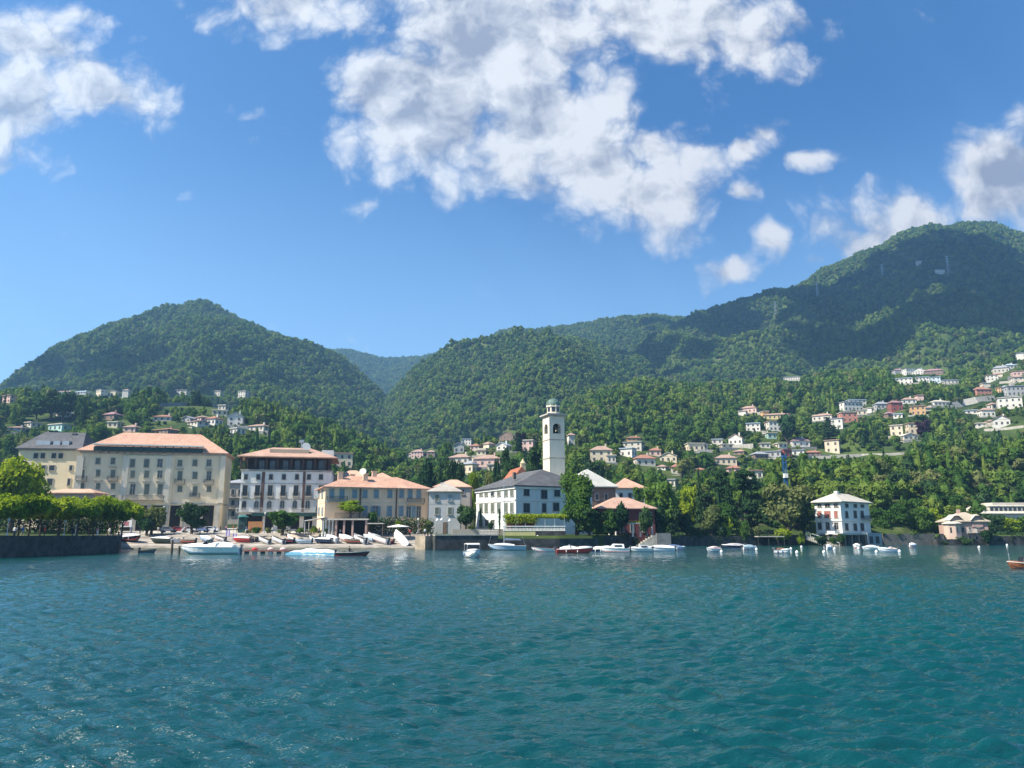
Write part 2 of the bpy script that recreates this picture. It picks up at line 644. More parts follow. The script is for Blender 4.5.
def height(X, Y):
    s = X / Y
    z = base_z(s, Y)
    for h in HILLS:
        e = np.interp(s, h['s'], h['e'], left=-.05, right=-.05)
        Rr = h['R'] * (1 + .05 * (vnoise(s * 9 + 3, s * 0 + h['seed'], h['seed']) - .5))
        H = CH + e * Rr - h['th']
        F_ = np.interp(s, h['Fs'][0], h['Fs'][1]) if 'Fs' in h else h['F']
        tt = (Y - F_) / (Rr - F_)
        tc = np.clip(tt, 0, 1)
        prof = tc ** h['p'] * (1 - .12 * tc ** 6) / (1 - .12)
        prof = np.minimum(prof, 1)
        zz = 4 + (H - 4) * prof
        wob = fbm(X / 210.0 + h['seed'], Y / 330.0, h['seed'], 4, True) - .55
        env = np.sin(np.clip(tc, 0, 1) * PI) ** .8
        zz = zz + (H * h['rel'] * 1.6) * wob * env
        zz = np.where(tt > 1, H - (Y - Rr) * .30, zz)
        zz = np.where(tt < 0, -50, zz)
        z = np.maximum(z, zz)
    return z + 0.0


def hz(x, y):
    return float(height(np.array([float(x)]), np.array([float(y)]))[0])


_Yl = np.geomspace(150, 3200, 1600)


def ground_hit(px, py, ymin=150, ymax=3200):
    r = ray(px, py)
    Y = np.linspace(ymin, ymax, 3000)
    X = r[0] / r[1] * Y
    Z = CH + r[2] / r[1] * Y
    g = height(X, Y)
    idx = np.nonzero(g >= Z)[0]
    i = idx[0] if len(idx) else int(np.argmin(Z - g))
    return Vector((X[i], Y[i], g[i]))


# ------------------------------------------------------------------ ground mesh
mt = bpy.data.materials.new('hill_ground')
mt.use_nodes = True
t = NT(mt.node_tree)
b = t.n['Principled BSDF']
b.inputs['Roughness'].default_value = 1
b.inputs['Specular IOR Level'].default_value = .05
pos = t.new('ShaderNodeNewGeometry').outputs['Position']
c = t.mix(t.ss(t.noise(pos, .02, 6, .6), .4, .62), (0.025, 0.045, 0.015, 1), (0.070, 0.10, 0.028, 1))
c = t.mix(t.ss(t.noise(pos, .11, 4, .6), .60, .74), c, (0.13, 0.115, 0.06, 1))
t.l.new(c, b.inputs['Base Color'])

NS, NY = 620, 330
ss_ = np.linspace(-1.3, 1.3, NS)
js = np.linspace(0, 1, NY)
y0 = shore(ss_) + .6
YY = y0[None, :] * (3300 / y0[None, :]) ** js[:, None]
wb_ = np.clip(js / .12, 0, 1)[:, None]
wb_ = wb_ * wb_ * (3 - 2 * wb_)
YY = YY * (1 - wb_) + wb_ * 165 * (3300 / 165) ** js[:, None]
YY = np.maximum.accumulate(YY, 0)
XX = ss_[None, :] * YY
ZZ = height(XX, YY)
plaza = (ss_[None, :] > S(115)) & (ss_[None, :] < S(431)) & (YY < 240)
ZZ = np.where(plaza, ZZ - 1.2, ZZ)
# a vertical bank down into the water, then the grid
gv = np.concatenate([np.stack([ss_ * y0, y0, np.full(NS, -4.0)], 1)[None], np.stack([XX, YY, ZZ], 2)], 0)
ii = np.arange((NY + 1) * NS).reshape(NY + 1, NS)
gf = np.stack([ii[:-1, :-1].ravel(), ii[:-1, 1:].ravel(), ii[1:, 1:].ravel(), ii[1:, :-1].ravel()], 1)
tag(put('hills', npmesh('hills', gv.reshape(-1, 3), gf, mt, True)), kind='structure')

# plaza and slipway: one paved sheet rising from the water
nx, ny = 60, 40
sx = np.linspace(S(116), S(430), nx)
yy = np.concatenate([np.linspace(160, 185, 18), np.linspace(186, 238, ny - 18)])
pv = np.stack([sx[None, :] * yy[:, None], np.repeat(yy[:, None], nx, 1), np.zeros((ny, nx))], 2)
pv[:, :, 2] = base_z(np.full((ny, nx), S(250)), pv[:, :, 1])
ii = np.arange(ny * nx).reshape(ny, nx)
pf = np.stack([ii[:-1, :-1].ravel(), ii[:-1, 1:].ravel(), ii[1:, 1:].ravel(), ii[1:, :-1].ravel()], 1)
rows = np.repeat(np.arange(ny - 1), nx - 1)
tag(put('plaza', npmesh('plaza', pv.reshape(-1, 3), pf[rows >= 17], M_PAVE)), kind='structure')
tag(put('slipway', npmesh('slipway', pv.reshape(-1, 3), pf[rows < 17], M_SLIP)), kind='structure')

# ------------------------------------------------------------------ water
wm = bpy.data.materials.new('lake_water')
wm.use_nodes = True
t = NT(wm.node_tree)
b = t.n['Principled BSDF']
pos = t.new('ShaderNodeNewGeometry').outputs['Position']
c = t.mix(t.ss(t.noise(pos, .02, 4, .55), .35, .7), (0.0009, 0.044, 0.050, 1), (0.0012, 0.067, 0.057, 1))
t.l.new(c, b.inputs['Base Color'])
b.inputs['Roughness'].default_value = .06
b.inputs['IOR'].default_value = 1.48
b.inputs['Specular IOR Level'].default_value = .8
sc1 = t.v('MULTIPLY', pos, (.42, 1.7, 1))
w1 = t.noise(sc1, 2.1, 5, .62, dist=.1)
w2 = t.noise(sc1, 7.0, 3, .6, dist=.1)
hgt = t.m('ADD', t.m('MULTIPLY', w1, .10), t.m('MULTIPLY', w2, .036))
bn = t.new('ShaderNodeBump')
bn.inputs['Strength'].default_value = 1.0
bn.inputs['Distance'].default_value = 1.0
t.l.new(hgt, bn.inputs['Height'])
t.l.new(bn.outputs[0], b.inputs['Normal'])

NS, NY = 900, 1000
ss_ = np.linspace(-1.25, 1.25, NS)
yy = np.geomspace(7, 330, NY)
YY = np.repeat(yy[:, None], NS, 1)
XX = ss_[None, :] * YY
ZZ = np.zeros_like(XX)
step = YY * (np.log(330 / 7) / NY)
stepx = YY * (2.5 / NS)
lane = .62 + .8 * fbm(XX / 26 + YY / 60, YY / 9, 91, 3)
for k in range(96):
    lam = float(np.exp(rng.uniform(np.log(.15), np.log(1.25))))
    ang = rng.normal(-.06, .36) + PI / 2
    amp = .0125 * lam ** .98
    kx, ky = math.cos(ang) * 2 * PI / lam, math.sin(ang) * 2 * PI / lam
    fade = np.clip((lam / np.maximum(step, stepx * .6) - 2.0) / 3, 0, 1)
    grp = lane * (.55 + .9 * vnoise(XX / (lam * 6) + k * 3.1, YY / (lam * 6) + k, k))
    ph = kx * XX + ky * YY + rng.uniform(0, 6.28)
    sn = np.sin(ph)
    ZZ += amp * fade * grp * (sn + .25 * np.cos(2 * ph + .4))
wv_ = np.stack([XX, YY, ZZ], 2)
ii = np.arange(NY * NS).reshape(NY, NS)
wf = np.stack([ii[:-1, :-1].ravel(), ii[:-1, 1:].ravel(), ii[1:, 1:].ravel(), ii[1:, :-1].ravel()], 1)
nb = len(wv_.reshape(-1, 3))
# outer skirt sheet, far smoother and a little lower, to the sides and behind
tag(put('lake_water', npmesh('lake_water', wv_.reshape(-1, 3), wf, wm, True)), kind='structure')
wb = MB()
wb.add([(-3000, -600, -.6), (3000, -600, -.6), (3000, 345, -.6), (-3000, 345, -.6)], [(0, 1, 2, 3)])
tag(wb.build('outer_lake_water', wm), kind='structure')

# ------------------------------------------------------------------ trees
def leaves(lobes, n, size, seed, flat=.0, shell=.35, squash=1.0, droop=0.0):
    """leaf-clump quads spread through a set of ellipsoid lobes (cx,cy,cz,rx,ry,rz)"""
    g = np.random.default_rng(seed)
    L = np.array(lobes, float)
    wt = (L[:, 3] * L[:, 4] + L[:, 3] * L[:, 5])
    k = g.choice(len(L), n, p=wt / wt.sum())
    d = g.normal(size=(n, 3))
    d /= np.linalg.norm(d, axis=1)[:, None]
    r = g.uniform(0, 1, n) ** shell
    bump = 1 + .16 * np.sin(d[:, 0] * 5 + k) * np.sin(d[:, 1] * 6 + 2 * k) + .12 * np.sin(d[:, 2] * 9 + k * 3)
    p = L[k, :3] + d * L[k, 3:6] * (r * bump)[:, None]
    nrm = d + g.normal(size=(n, 3)) * .75 + np.array([0, 0, .35])
    nrm[:, 2] = nrm[:, 2] * (1 + flat * 3)
    nrm /= np.linalg.norm(nrm, axis=1)[:, None]
    a = np.cross(nrm, g.normal(size=(n, 3)))
    a /= np.linalg.norm(a, axis=1)[:, None]
    b = np.cross(nrm, a)
    s = size * g.uniform(.6, 1.35, n)[:, None]
    w = .62 * squash
    bend = nrm * s * .25
    v = np.stack([p - a * s, p - b * s * w - bend, p + a * s, p + b * s * w - bend], 1).reshape(-1, 3)
    v[:, 2] -= droop * (v[:, 0] ** 2 + v[:, 1] ** 2)
    f = np.arange(4 * n).reshape(n, 4)
    return v, f


def lobes_for(kind, seed):
    g = random.Random(int(seed))
    L = []
    if kind == 'broad':       # unit crown: width 2, height about 2, base at z=0
        L.append((0, 0, 1.0, .62, .62, .72))
        for i in range(11):
            a = g.uniform(0, 2 * PI)
            rr = g.uniform(.35, .68)
            z = g.uniform(.45, 1.6)
            s = g.uniform(.26, .46)
            rr *= math.sqrt(max(.1, 1 - ((z - 1.0) / 1.05) ** 2))
            L.append((rr * math.cos(a), rr * math.sin(a), z, s, s, s * .8))
    elif kind == 'tall':
        for i in range(14):
            z = g.uniform(.3, 2.6)
            rr = g.uniform(.1, .55) * (1 - ((z - 1.2) / 1.9) ** 2)
            a = g.uniform(0, 2 * PI)
            s = g.uniform(.25, .45) * (1.15 - z * .18)
            L.append((rr * math.cos(a), rr * math.sin(a), z, s, s, s * 1.15))
    elif kind == 'conifer':
        for i in range(22):
            z = .2 + 2.7 * i / 22
            w = .85 * (1 - i / 23.5) ** .85
            a = i * 2.4
            L.append((w * .45 * math.cos(a), w * .45 * math.sin(a), z, w * .6, w * .6, .16))
    elif kind == 'cypress':
        for i in range(12):
            z = .15 + 3.6 * i / 12
            w = .5 * math.sin(PI * min(1, .18 + .80 * (1 - i / 12))) ** .7 + .06
            L.append((g.uniform(-.08, .08), g.uniform(-.08, .08), z, w, w, .42))
    elif kind == 'cedar':
        for i in range(17):
            z = g.choice([.5, .85, 1.15, 1.45, 1.75])
            w = (1.0 - .38 * (z - .5)) * g.uniform(.35, .85)
            a = g.uniform(0, 2 * PI)
            L.append((w * math.cos(a), w * math.sin(a), z + g.uniform(-.06, .06), g.uniform(.3, .5), g.uniform(.3, .5), .12))
        L.append((0, 0, 1.85, .4, .4, .15))
    elif kind == 'pollard':   # clipped flat-topped plane tree
        for i in range(22):
            L.append((g.uniform(-.92, .92), g.uniform(-.92, .92), g.uniform(.34, .80), .30, .30, .24))
    elif kind == 'bush':
        for i in range(9):
            a = g.uniform(0, 2 * PI)
            rr = g.uniform(0, .6)
            L.append((rr * math.cos(a), rr * math.sin(a), g.uniform(.3, .75), .42, .42, .36))
    return L


def core_rings(kind, k=.62):
    prof = {'broad': [(.05, .2), (.5, .5), (.62, 1.0), (.45, 1.5), (.05, 1.8)], 'tall': [(.05, .2), (.42, .6), (.46, 1.3), (.3, 2.1), (.03, 2.7)],
            'conifer': [(.05, .1), (.5, .3), (.35, 1.1), (.16, 2.1), (.01, 2.8)], 'cypress': [(.04, .1), (.34, .7), (.38, 1.8), (.2, 3.1), (.02, 3.7)],
            'cedar': [(.03, .2), (.2, .5), (.2, 1.2), (.03, 1.8)], 'pollard': [(.2, .25), (.8, .4), (.8, .75), (.2, .85)], 'bush': [(.1, .05), (.6, .2), (.6, .6), (.1, .85)]}[kind]
    return prof


CROWNS = {}


def crown_mesh(kind, leaf, n, size, seed, core=True):
    key = (kind, leaf, n, seed)
    if key in CROWNS:
        return CROWNS[key]
    v, f = leaves(lobes_for(kind, seed), n, size, seed, shell=.42 if kind != 'cedar' else .6, flat=.6 if kind == 'cedar' else 0)
    if core:
        mb = MB().lathe([(r_ * .74, z_) for r_, z_ in core_rings(kind)], 8)
        bm = bmesh.new()
        me0 = mb.mesh('tmp_core', LEAF[leaf])
        bm.from_mesh(me0)
        bmesh.ops.triangulate(bm, faces=bm.faces)
        cv = np.array([q.co[:] for q in bm.verts])
        cv += np.random.default_rng(seed).normal(size=cv.shape) * .06
        cf = np.array([[q.index for q in fc.verts] + [fc.verts[2].index] for fc in bm.faces])
        bm.free()
        bpy.data.meshes.remove(me0)
        # triangles as thin quads are avoided: split each triangle's last corner
        cv2 = []
        for tri in cf:
            a, b_, c_ = cv[tri[0]], cv[tri[1]], cv[tri[2]]
            cv2 += [a, b_, (b_ + c_) / 2, c_]
        cv2 = np.array(cv2)
        v = np.concatenate([v, cv2])
        f = np.arange(len(v)).reshape(-1, 4)
    me = npmesh('crown_' + kind, v, f, LEAF[leaf])
    CROWNS[key] = me
    return me


TRUNKS = {}


def trunk_mesh(kind):
    if kind in TRUNKS:
        return TRUNKS[kind]
    mb = MB()
    g = random.Random(5)
    if kind in ('cypress', 'conifer'):
        mb.tube((0, 0, -.5), (0, 0, 1.4), .09, .04, 7)
    else:
        mb.tube((0, 0, -.6), (.03, .02, .35), .10, .075, 7)
        mb.tube((.03, .02, .33), (.02, .0, 1.1), .075, .03, 7)
        for i in range(4):
            a = i * 1.7 + .4
            z0 = .2 + .12 * i
            mb.tube((.02, .01, z0), (.42 * math.cos(a), .42 * math.sin(a), z0 + .5), .045, .015, 5)
    TRUNKS[kind] = mb.mesh('trunk_' + kind, BARK)
    return TRUNKS[kind]


TREE_NAME = {'broad': 'broadleaf_tree', 'tall': 'tall_tree', 'conifer': 'conifer_tree', 'cypress': 'cypress_tree', 'cedar': 'cedar_tree', 'pollard': 'plane_tree', 'bush': 'shrub'}


def tree(kind, leaf, base, rad, hgt, label, group=None, trunk_h=None, trunk_w=1.0, n=2600, size=.085, seed=1, rz=None, cat='tree', name=None):
    """rad: crown half width; hgt: full height above base"""
    unit_h = {'broad': 1.95, 'tall': 2.9, 'conifer': 3.0, 'cypress': 3.9, 'cedar': 1.95, 'pollard': 1.1, 'bush': 1.05}[kind]
    th = hgt * .12 if trunk_h is None else trunk_h
    o = thing(name or TREE_NAME[kind], label, cat, base, random.uniform(0, 6.28) if rz is None else rz, group)
    cr = put('crown', crown_mesh(kind, leaf, n, size, seed), o, (0, 0, th))
    cr.scale = (rad, rad, (hgt - th) / unit_h)
    tr = put('trunk', trunk_mesh(kind), o, (0, 0, th * .5))
    tr.scale = (rad * 1.15 * trunk_w, rad * 1.15 * trunk_w, max(th, (hgt - th) * .35))
    return o


def ptree(kind, leaf, px, py_base, py_top, w_px, Y, label, zbase=None, **kw):
    """place a tree by measuring it in the photo at a known distance"""
    p = at(px, py_base, Y)
    top = at(px, py_top, Y)
    z = hz(p.x, Y) if zbase is None else zbase
    z = min(z, p.z) if zbase is None else z
    mpp = (at(px + 1, py_base, Y) - p).x
    return tree(kind, leaf, (p.x, Y, z), w_px * mpp / 2, top.z - z, label, **kw)


# ------------------------------------------------------------------ hillside houses (pixel measures in the photo -> true places on the slope)
WALLC = dict(cream=(.66, .56, .40), white=(.68, .64, .56), pink=(.66, .45, .38), coral=(.55, .24, .17), grey=(.40, .40, .39), yellow=(.62, .49, .25), red=(.30, .09, .07),
             orange=(.58, .36, .18), brown=(.28, .19, .14), blue=(.55, .62, .66), green=(.42, .60, .52), pale=(.60, .55, .46))
ROOFC = dict(t=tiles('village_tiles', (.40, .20, .14), (.27, .135, .10)), p=tiles('village_faded_tiles', (.42, .29, .23), (.30, .20, .16)), s=M_SLATE, w=M_PALE,
             g=tiles('grey_roof', (.34, .35, .37), (.25, .26, .28)), b=tiles('blue_grey_roof', (.42, .50, .56), (.32, .39, .45)), m=tiles('mauve_roof', (.36, .22, .22), (.25, .15, .16)))
# px centre, base py, width, height, wall, roof key, roof form (h hip / f flat / g gable), label
HOUSES = [
    (8, 403, 12, 8, 'pink', 'p', 'f', 'pinkish flat-roofed block at the left edge of the far hillside'),
    (63, 395, 15, 5, 'pale', 'p', 'h', 'long low house with pale red roof on the ridge above the dark cedars'),
    (80, 395, 13, 5, 'white', 'b', 'h', 'whitish house with blue-grey roof on the left ridge'),
    (100, 397, 9, 7, 'cream', 'w', 'f', 'small cream block on the left ridge, next to a narrow one'),
    (113, 397, 6, 6, 'cream', 'p', 'f', 'narrow cream block on the left ridge between a wider block and a slim tower house'),
    (125, 399, 6, 10, 'pale', 'p', 'h', 'slim pale tower house on the left ridge'),
    (110, 420, 14, 9, 'brown', 'm', 'h', 'brownish villa with mauve roof above the terracotta hotel roof'),
    (61, 417, 15, 7, 'white', 'g', 'g', 'whitish gabled house half hidden under the dark cedars on the left'),
    (15, 431, 13, 5, 'grey', 'p', 'h', 'low house with faded red roof behind the bright tree on the far left'),
    (58, 431, 19, 7, 'green', 'w', 'f', 'long low flat-roofed greenhouse behind the slate-roofed annex'),
    (113, 428, 10, 6, 'cream', 'w', 'f', 'sunlit cream wall house just above the big hotel roof'),
    (162, 421, 17, 7, 'pale', 't', 'h', 'villa with wide terracotta hip roof in the trees above the big hotel'),
    (130, 432, 12, 8, 'pink', 'p', 'h', 'small house with pinkish roof close behind the big hotel roof'),
    (164, 434, 22, 7, 'brown', 't', 'h', 'long house with low terracotta roof right behind the big hotel ridge'),
    (180, 395, 16, 5, 'pale', 'p', 'f', 'long flat building with pale roof high above the big hotel'),
    (188, 422, 9, 6, 'grey', 'g', 'g', 'grey gabled house beside the pink cottage above the big hotel'),
    (201, 421, 9, 6, 'pink', 'p', 'h', 'pink cottage between the grey gabled house and the white house with terracotta top'),
    (213, 425, 10, 10, 'white', 't', 'h', 'white house with terracotta roof left of the big white pedimented villa'),
    (234, 426, 14, 14, 'white', 'b', 'g', 'big white villa with pedimented gable and three window bays above the gap between the hotels'),
    (236, 434, 9, 6, 'white', 'w', 'f', 'small white terrace house below the big pedimented villa'),
    (219, 415, 14, 5, 'cream', 'w', 'f', 'low cream house above and left of the pedimented villa'),
    (257, 431, 22, 8, 'pale', 'p', 'h', 'pale long house with low roof right of the pedimented villa'),
    (341, 467, 20, 14, 'cream', 'p', 'f', 'cream boxy apartment house in the trees behind the orange lakeside building'),
    (418, 458, 12, 9, 'pink', 'p', 'h', 'pinkish villa on the wooded slope left of the terraced blocks'),
    (431, 458, 8, 8, 'brown', 'p', 'h', 'brownish small house hidden by the grey-green tree on the centre slope'),
    (459, 453, 10, 11, 'grey', 'g', 'g', 'grey and white tall house at the left end of the centre village'),
    (467, 445, 9, 6, 'white', 'b', 'f', 'bright white flat house topping the centre village'),
    (476, 450, 9, 7, 'pink', 't', 'h', 'little pink house with terracotta roof in the centre village'),
    (489, 448, 7, 7, 'cream', 'p', 'h', 'little cream house between the pink house and the white gabled one in the centre village'),
    (504, 450, 11, 8, 'white', 'b', 'g', 'white gabled house left of the dark conifer behind the church tower'),
    (461, 464, 20, 11, 'pale', 'p', 'h', 'long pale building with pinkish roof at the left of the centre village'),
    (470, 473, 12, 13, 'cream', 'g', 'h', 'cream house with grey roof below the long pinkish roof'),
    (488, 467, 28, 13, 'pink', 'p', 'h', 'long brick-pink building across the centre village'),
    (494, 470, 12, 6, 'cream', 'w', 'f', 'cream terrace front below the long brick-pink building'),
    (508, 442, 14, 10, 'brown', 'm', 'g', 'brownish house with mauve roof high above the centre village'),
    (529, 451, 11, 11, 'pink', 'w', 'f', 'pinkish house with white cornice left of the bell tower'),
    (571, 445, 6, 13, 'white', 'p', 'h', 'narrow tall white house right of the bell tower belfry'),
    (602, 462, 21, 17, 'cream', 'p', 'h', 'cream three-storey villa with crenellated corner on the slope right of the bell tower'),
    (635, 451, 18, 9, 'pale', 'g', 'f', 'pale grey house with terrace in the upper centre-right cluster'),
    (629, 457, 13, 9, 'white', 'b', 'f', 'white two-storey house below the pale grey terrace house'),
    (634, 441, 13, 5, 'orange', 't', 'h', 'small house with orange walls topping the centre-right cluster'),
    (645, 466, 19, 12, 'pale', 't', 'h', 'broad villa with big terracotta roof in the centre-right cluster'),
    (656, 456, 11, 9, 'pink', 't', 'h', 'pinkish house with small terracotta roof behind the broad villa'),
    (670, 462, 16, 10, 'cream', 'w', 'g', 'cream gabled house at the right end of the centre-right cluster'),
    (677, 474, 9, 11, 'pale', 't', 'h', 'tall pale house partly behind a rounded grey-green tree'),
    (673, 486, 10, 7, 'pale', 'g', 'f', 'pale grey low house just above the bright lakeside trees'),
    (696, 451, 16, 8, 'cream', 'w', 'f', 'cream flat-roofed villa at the left of the right-hand hillside'),
    (718, 444, 10, 5, 'pale', 'b', 'f', 'small pale house with bluish flat roof above the cream flat-roofed villa'),
    (738, 445, 13, 11, 'white', 'p', 'g', 'white gabled house in the middle of the right-hand hillside'),
    (755, 431, 13, 8, 'white', 'b', 'f', 'white modern flat house on the right-hand hillside'),
    (751, 413, 16, 8, 'pink', 'p', 'h', 'pinkish house with broad faded roof highest on the middle hillside'),
    (727, 465, 20, 11, 'cream', 'p', 'h', 'long cream villa with row of windows and faded red roof'),
    (735, 473, 13, 8, 'pink', 't', 'h', 'small bright pink house with red hipped roof'),
    (757, 479, 12, 9, 'white', 'm', 'f', 'white house with mauve flat roof right of the bright pink house'),
    (701, 473, 9, 6, 'orange', 't', 'h', 'orange-roofed cottage left of the bright pink house'),
    (761, 459, 14, 8, 'brown', 'g', 'h', 'dark house with grey hipped roof above the mauve-roofed one'),
    (779, 419, 24, 7, 'yellow', 'p', 'h', 'long pale yellow house on the upper right-hand hillside'),
    (777, 431, 16, 10, 'white', 'p', 'f', 'white house with pink window strips below the long yellow house'),
    (772, 439, 9, 6, 'green', 'w', 'f', 'little pale turquoise house below the white one with pink strips'),
    (801, 447, 17, 10, 'white', 'm', 'h', 'white house with dark red hipped roof above the terrace balustrade'),
    (826, 421, 18, 8, 'pale', 'p', 'h', 'pale house with faded roof left of the coral house'),
    (839, 429, 11, 11, 'white', 'g', 'f', 'grey-white three-storey house below the coral house'),
    (850, 422, 15, 10, 'coral', 'w', 'f', 'coral red house with white roof edge'),
    (852, 411, 20, 9, 'white', 'g', 'f', 'long whitish house with grey roof above the coral house'),
    (835, 453, 13, 13, 'cream', 'p', 'f', 'cream tall house standing on the terrace behind the balustrade'),
    (787, 457, 8, 8, 'red', 'm', 'f', 'brick red block right behind the blue crane mast'),
    (775, 457, 15, 6, 'grey', 'g', 'f', 'low grey-roofed sheds left of the blue crane mast'),
    (814, 456, 15, 6, 'brown', 't', 'h', 'low terracotta-roofed house beside the balustrade'),
    (858, 407, 16, 7, 'white', 'b', 'f', 'white house with pale blue roof behind the trees right of centre'),
    (883, 409, 12, 8, 'grey', 'g', 'h', 'grey house left of the dark red house'),
    (897, 411, 11, 11, 'red', 'm', 'h', 'dark red house with steep roof in the middle of the right village'),
    (910, 404, 13, 7, 'white', 'p', 'h', 'low white house right of the dark red house'),
    (920, 415, 13, 9, 'orange', 'p', 'f', 'cream and orange fronted house in the right village'),
    (941, 406, 16, 7, 'white', 'w', 'h', 'white house with overhanging pale roof left of the long retaining wall'),
    (899, 436, 11, 11, 'cream', 'w', 'f', 'cream block among trees below the right village'),
    (916, 434, 12, 11, 'cream', 'p', 'f', 'cream and ochre block right of its pale twin below the right village'),
    (910, 440, 14, 7, 'pale', 'w', 'g', 'pale gabled house lowest below the right village'),
    (900, 374, 10, 6, 'grey', 'm', 'h', 'shaded grey house at the left end of the upper estate'),
    (910, 375, 9, 6, 'white', 'g', 'f', 'white cube house in the upper row of the shaded estate'),
    (921, 375, 12, 7, 'white', 'b', 'g', 'white gabled house in the upper row of the shaded estate'),
    (936, 375, 16, 7, 'brown', 'm', 'h', 'red-brown house at the right end of the upper shaded estate'),
    (906, 384, 15, 6, 'white', 'b', 'f', 'long white terrace at the left of the lower row of the shaded estate'),
    (924, 383, 12, 6, 'white', 'b', 'f', 'white terrace in the middle of the lower row of the shaded estate'),
    (936, 383, 11, 6, 'blue', 'b', 'f', 'pale blue terrace in the lower row of the shaded estate'),
    (951, 384, 14, 4, 'white', 'b', 'f', 'low white terrace at the right end of the shaded estate'),
    (984, 396, 15, 10, 'coral', 't', 'h', 'coral villa with red hip roof above the long retaining wall'),
    (1003, 373, 13, 8, 'pale', 'g', 'h', 'pale house with grey roof high at the right edge'),
    (1012, 369, 10, 6, 'white', 'b', 'h', 'small house with bluish roof topmost at the right edge'),
    (994, 381, 10, 6, 'white', 'p', 'f', 'small white house above the coral villa'),
    (1004, 393, 8, 6, 'orange', 'p', 'f', 'little orange house right of the coral villa'),
    (1017, 396, 15, 10, 'grey', 'g', 'f', 'grey block at the right edge above the long white house'),
    (1014, 408, 20, 11, 'white', 'w', 'f', 'long white house with tall windows at the right edge'),
    (989, 417, 12, 10, 'white', 'p', 'h', 'small white house below the long retaining wall'),
    (1004, 427, 14, 11, 'white', 'p', 'g', 'white gabled house lowest at the right edge'),
    (1019, 383, 9, 8, 'pale', 'p', 'h', 'pale house cut by the right edge above the grey block'),
    (940, 274, 9, 4, 'white', 'w', 'f', 'white hut near the mast high on the right mountain'),
    (921, 264, 6, 3, 'pale', 'w', 'f', 'tiny pale hut near the top of the right mountain'),
    (793, 381, 15, 4, 'pale', 'g', 'f', 'long pale building in a clearing on the shaded mountain side'),
    (703, 449, 9, 5, 'grey', 'g', 'f', 'low grey annex touching the cream flat-roofed villa on the right-hand hillside'),
    (727, 448, 12, 3, 'cream', 'w', 'f', 'low cream terrace house left of the white gabled house in the middle'),
    (741, 455, 10, 6, 'brown', 'p', 'h', 'tan cottage just above the long cream villa with window row'),
    (744, 416, 7, 5, 'white', 'w', 'f', 'white annex left of the pinkish house highest on the middle hillside'),
    (766, 417, 6, 6, 'orange', 'w', 'f', 'small peach block left of the long pale yellow house'),
    (766, 448, 9, 5, 'pale', 'w', 'f', 'pale flat house under the little turquoise house'),
    (782, 448, 9, 5, 'pale', 'w', 'f', 'pale terrace house left of the white one with dark red hipped roof'),
    (800, 456, 11, 6, 'white', 'g', 'f', 'white arcaded block directly above the left end of the balustrade'),
    (818, 421, 7, 6, 'white', 'w', 'f', 'narrow whitish annex left of the pale house with faded roof'),
    (847, 410, 8, 8, 'blue', 'g', 'f', 'blue-grey side house left of the long whitish house'),
    (863, 415, 9, 5, 'cream', 'w', 'f', 'cream terrace strip right of the coral red house'),
    (870, 413, 7, 5, 'white', 'w', 'f', 'little white block right of the cream terrace strip'),
    (891, 418, 8, 7, 'brown', 'm', 'h', 'mauve-grey house below the dark red house'),
    (900, 418, 8, 4, 'white', 'b', 'f', 'low white shed right of the mauve-grey house'),
    (921, 400, 6, 5, 'pink', 'p', 'f', 'small pinkish house right of the low white house'),
    (929, 411, 7, 5, 'cream', 'p', 'h', 'small cream house between the orange-fronted house and the overhanging-roofed house'),
    (973, 414, 10, 4, 'white', 'b', 'f', 'low white house among dark trees under the retaining wall'),
    (995, 409, 8, 7, 'pale', 'p', 'h', 'pale little house left of the long white house with tall windows'),
    (983, 427, 9, 4, 'white', 'w', 'f', 'low white outbuilding left of the white gabled house at the right'),
    (992, 424, 7, 5, 'cream', 'p', 'h', 'small cream outbuilding just left of the white gabled house at the right'),
    (1008, 390, 9, 5, 'grey', 'b', 'h', 'grey house with bluish roof behind the little orange house'),
    (1020, 376, 10, 5, 'pink', 'p', 'f', 'pinkish strip house under the topmost houses at the right edge'),
    (987, 388, 7, 5, 'pale', 'w', 'f', 'pale small block between the small white house and the coral villa'),
    (1022, 360, 6, 7, 'white', 'g', 'f', 'bright white house cut by the right edge, highest of all'),
    (1000, 377, 7, 5, 'cream', 'p', 'h', 'cream cottage below the pale house with grey roof at the right'),
    (196, 426, 17, 4, 'pale', 'p', 'f', 'long low pale row in front of the pink cottage above the big hotel'),
    (223, 410, 8, 5, 'pale', 'w', 'f', 'pale block high above the pedimented villa'),
    (243, 397, 9, 6, 'pale', 'w', 'f', 'pale block among scattered trees highest above the gap between the hotels'),
    (216, 396, 12, 5, 'pale', 'w', 'f', 'long pale house high on the slope above the grey terraced wall'),
    (30, 427, 9, 5, 'pale', 'w', 'f', 'pale low shed left of the greenhouse'),
    (412, 459, 6, 7, 'pale', 'p', 'h', 'slim pale house left of the pinkish villa on the wooded slope'),
    (482, 455, 9, 5, 'cream', 'p', 'f', 'cream terrace house above the long brick-pink building'),
    (612, 463, 8, 8, 'pale', 'w', 'f', 'plain pale wing right of the cream villa with crenellated corner'),
    (664, 470, 8, 6, 'white', 'p', 'h', 'small white house right below the broad villa with big terracotta roof'),
]
EXC = []   # (px0, px1, py_top, py_base, distance): kept free of trees in front
HWIN = {}


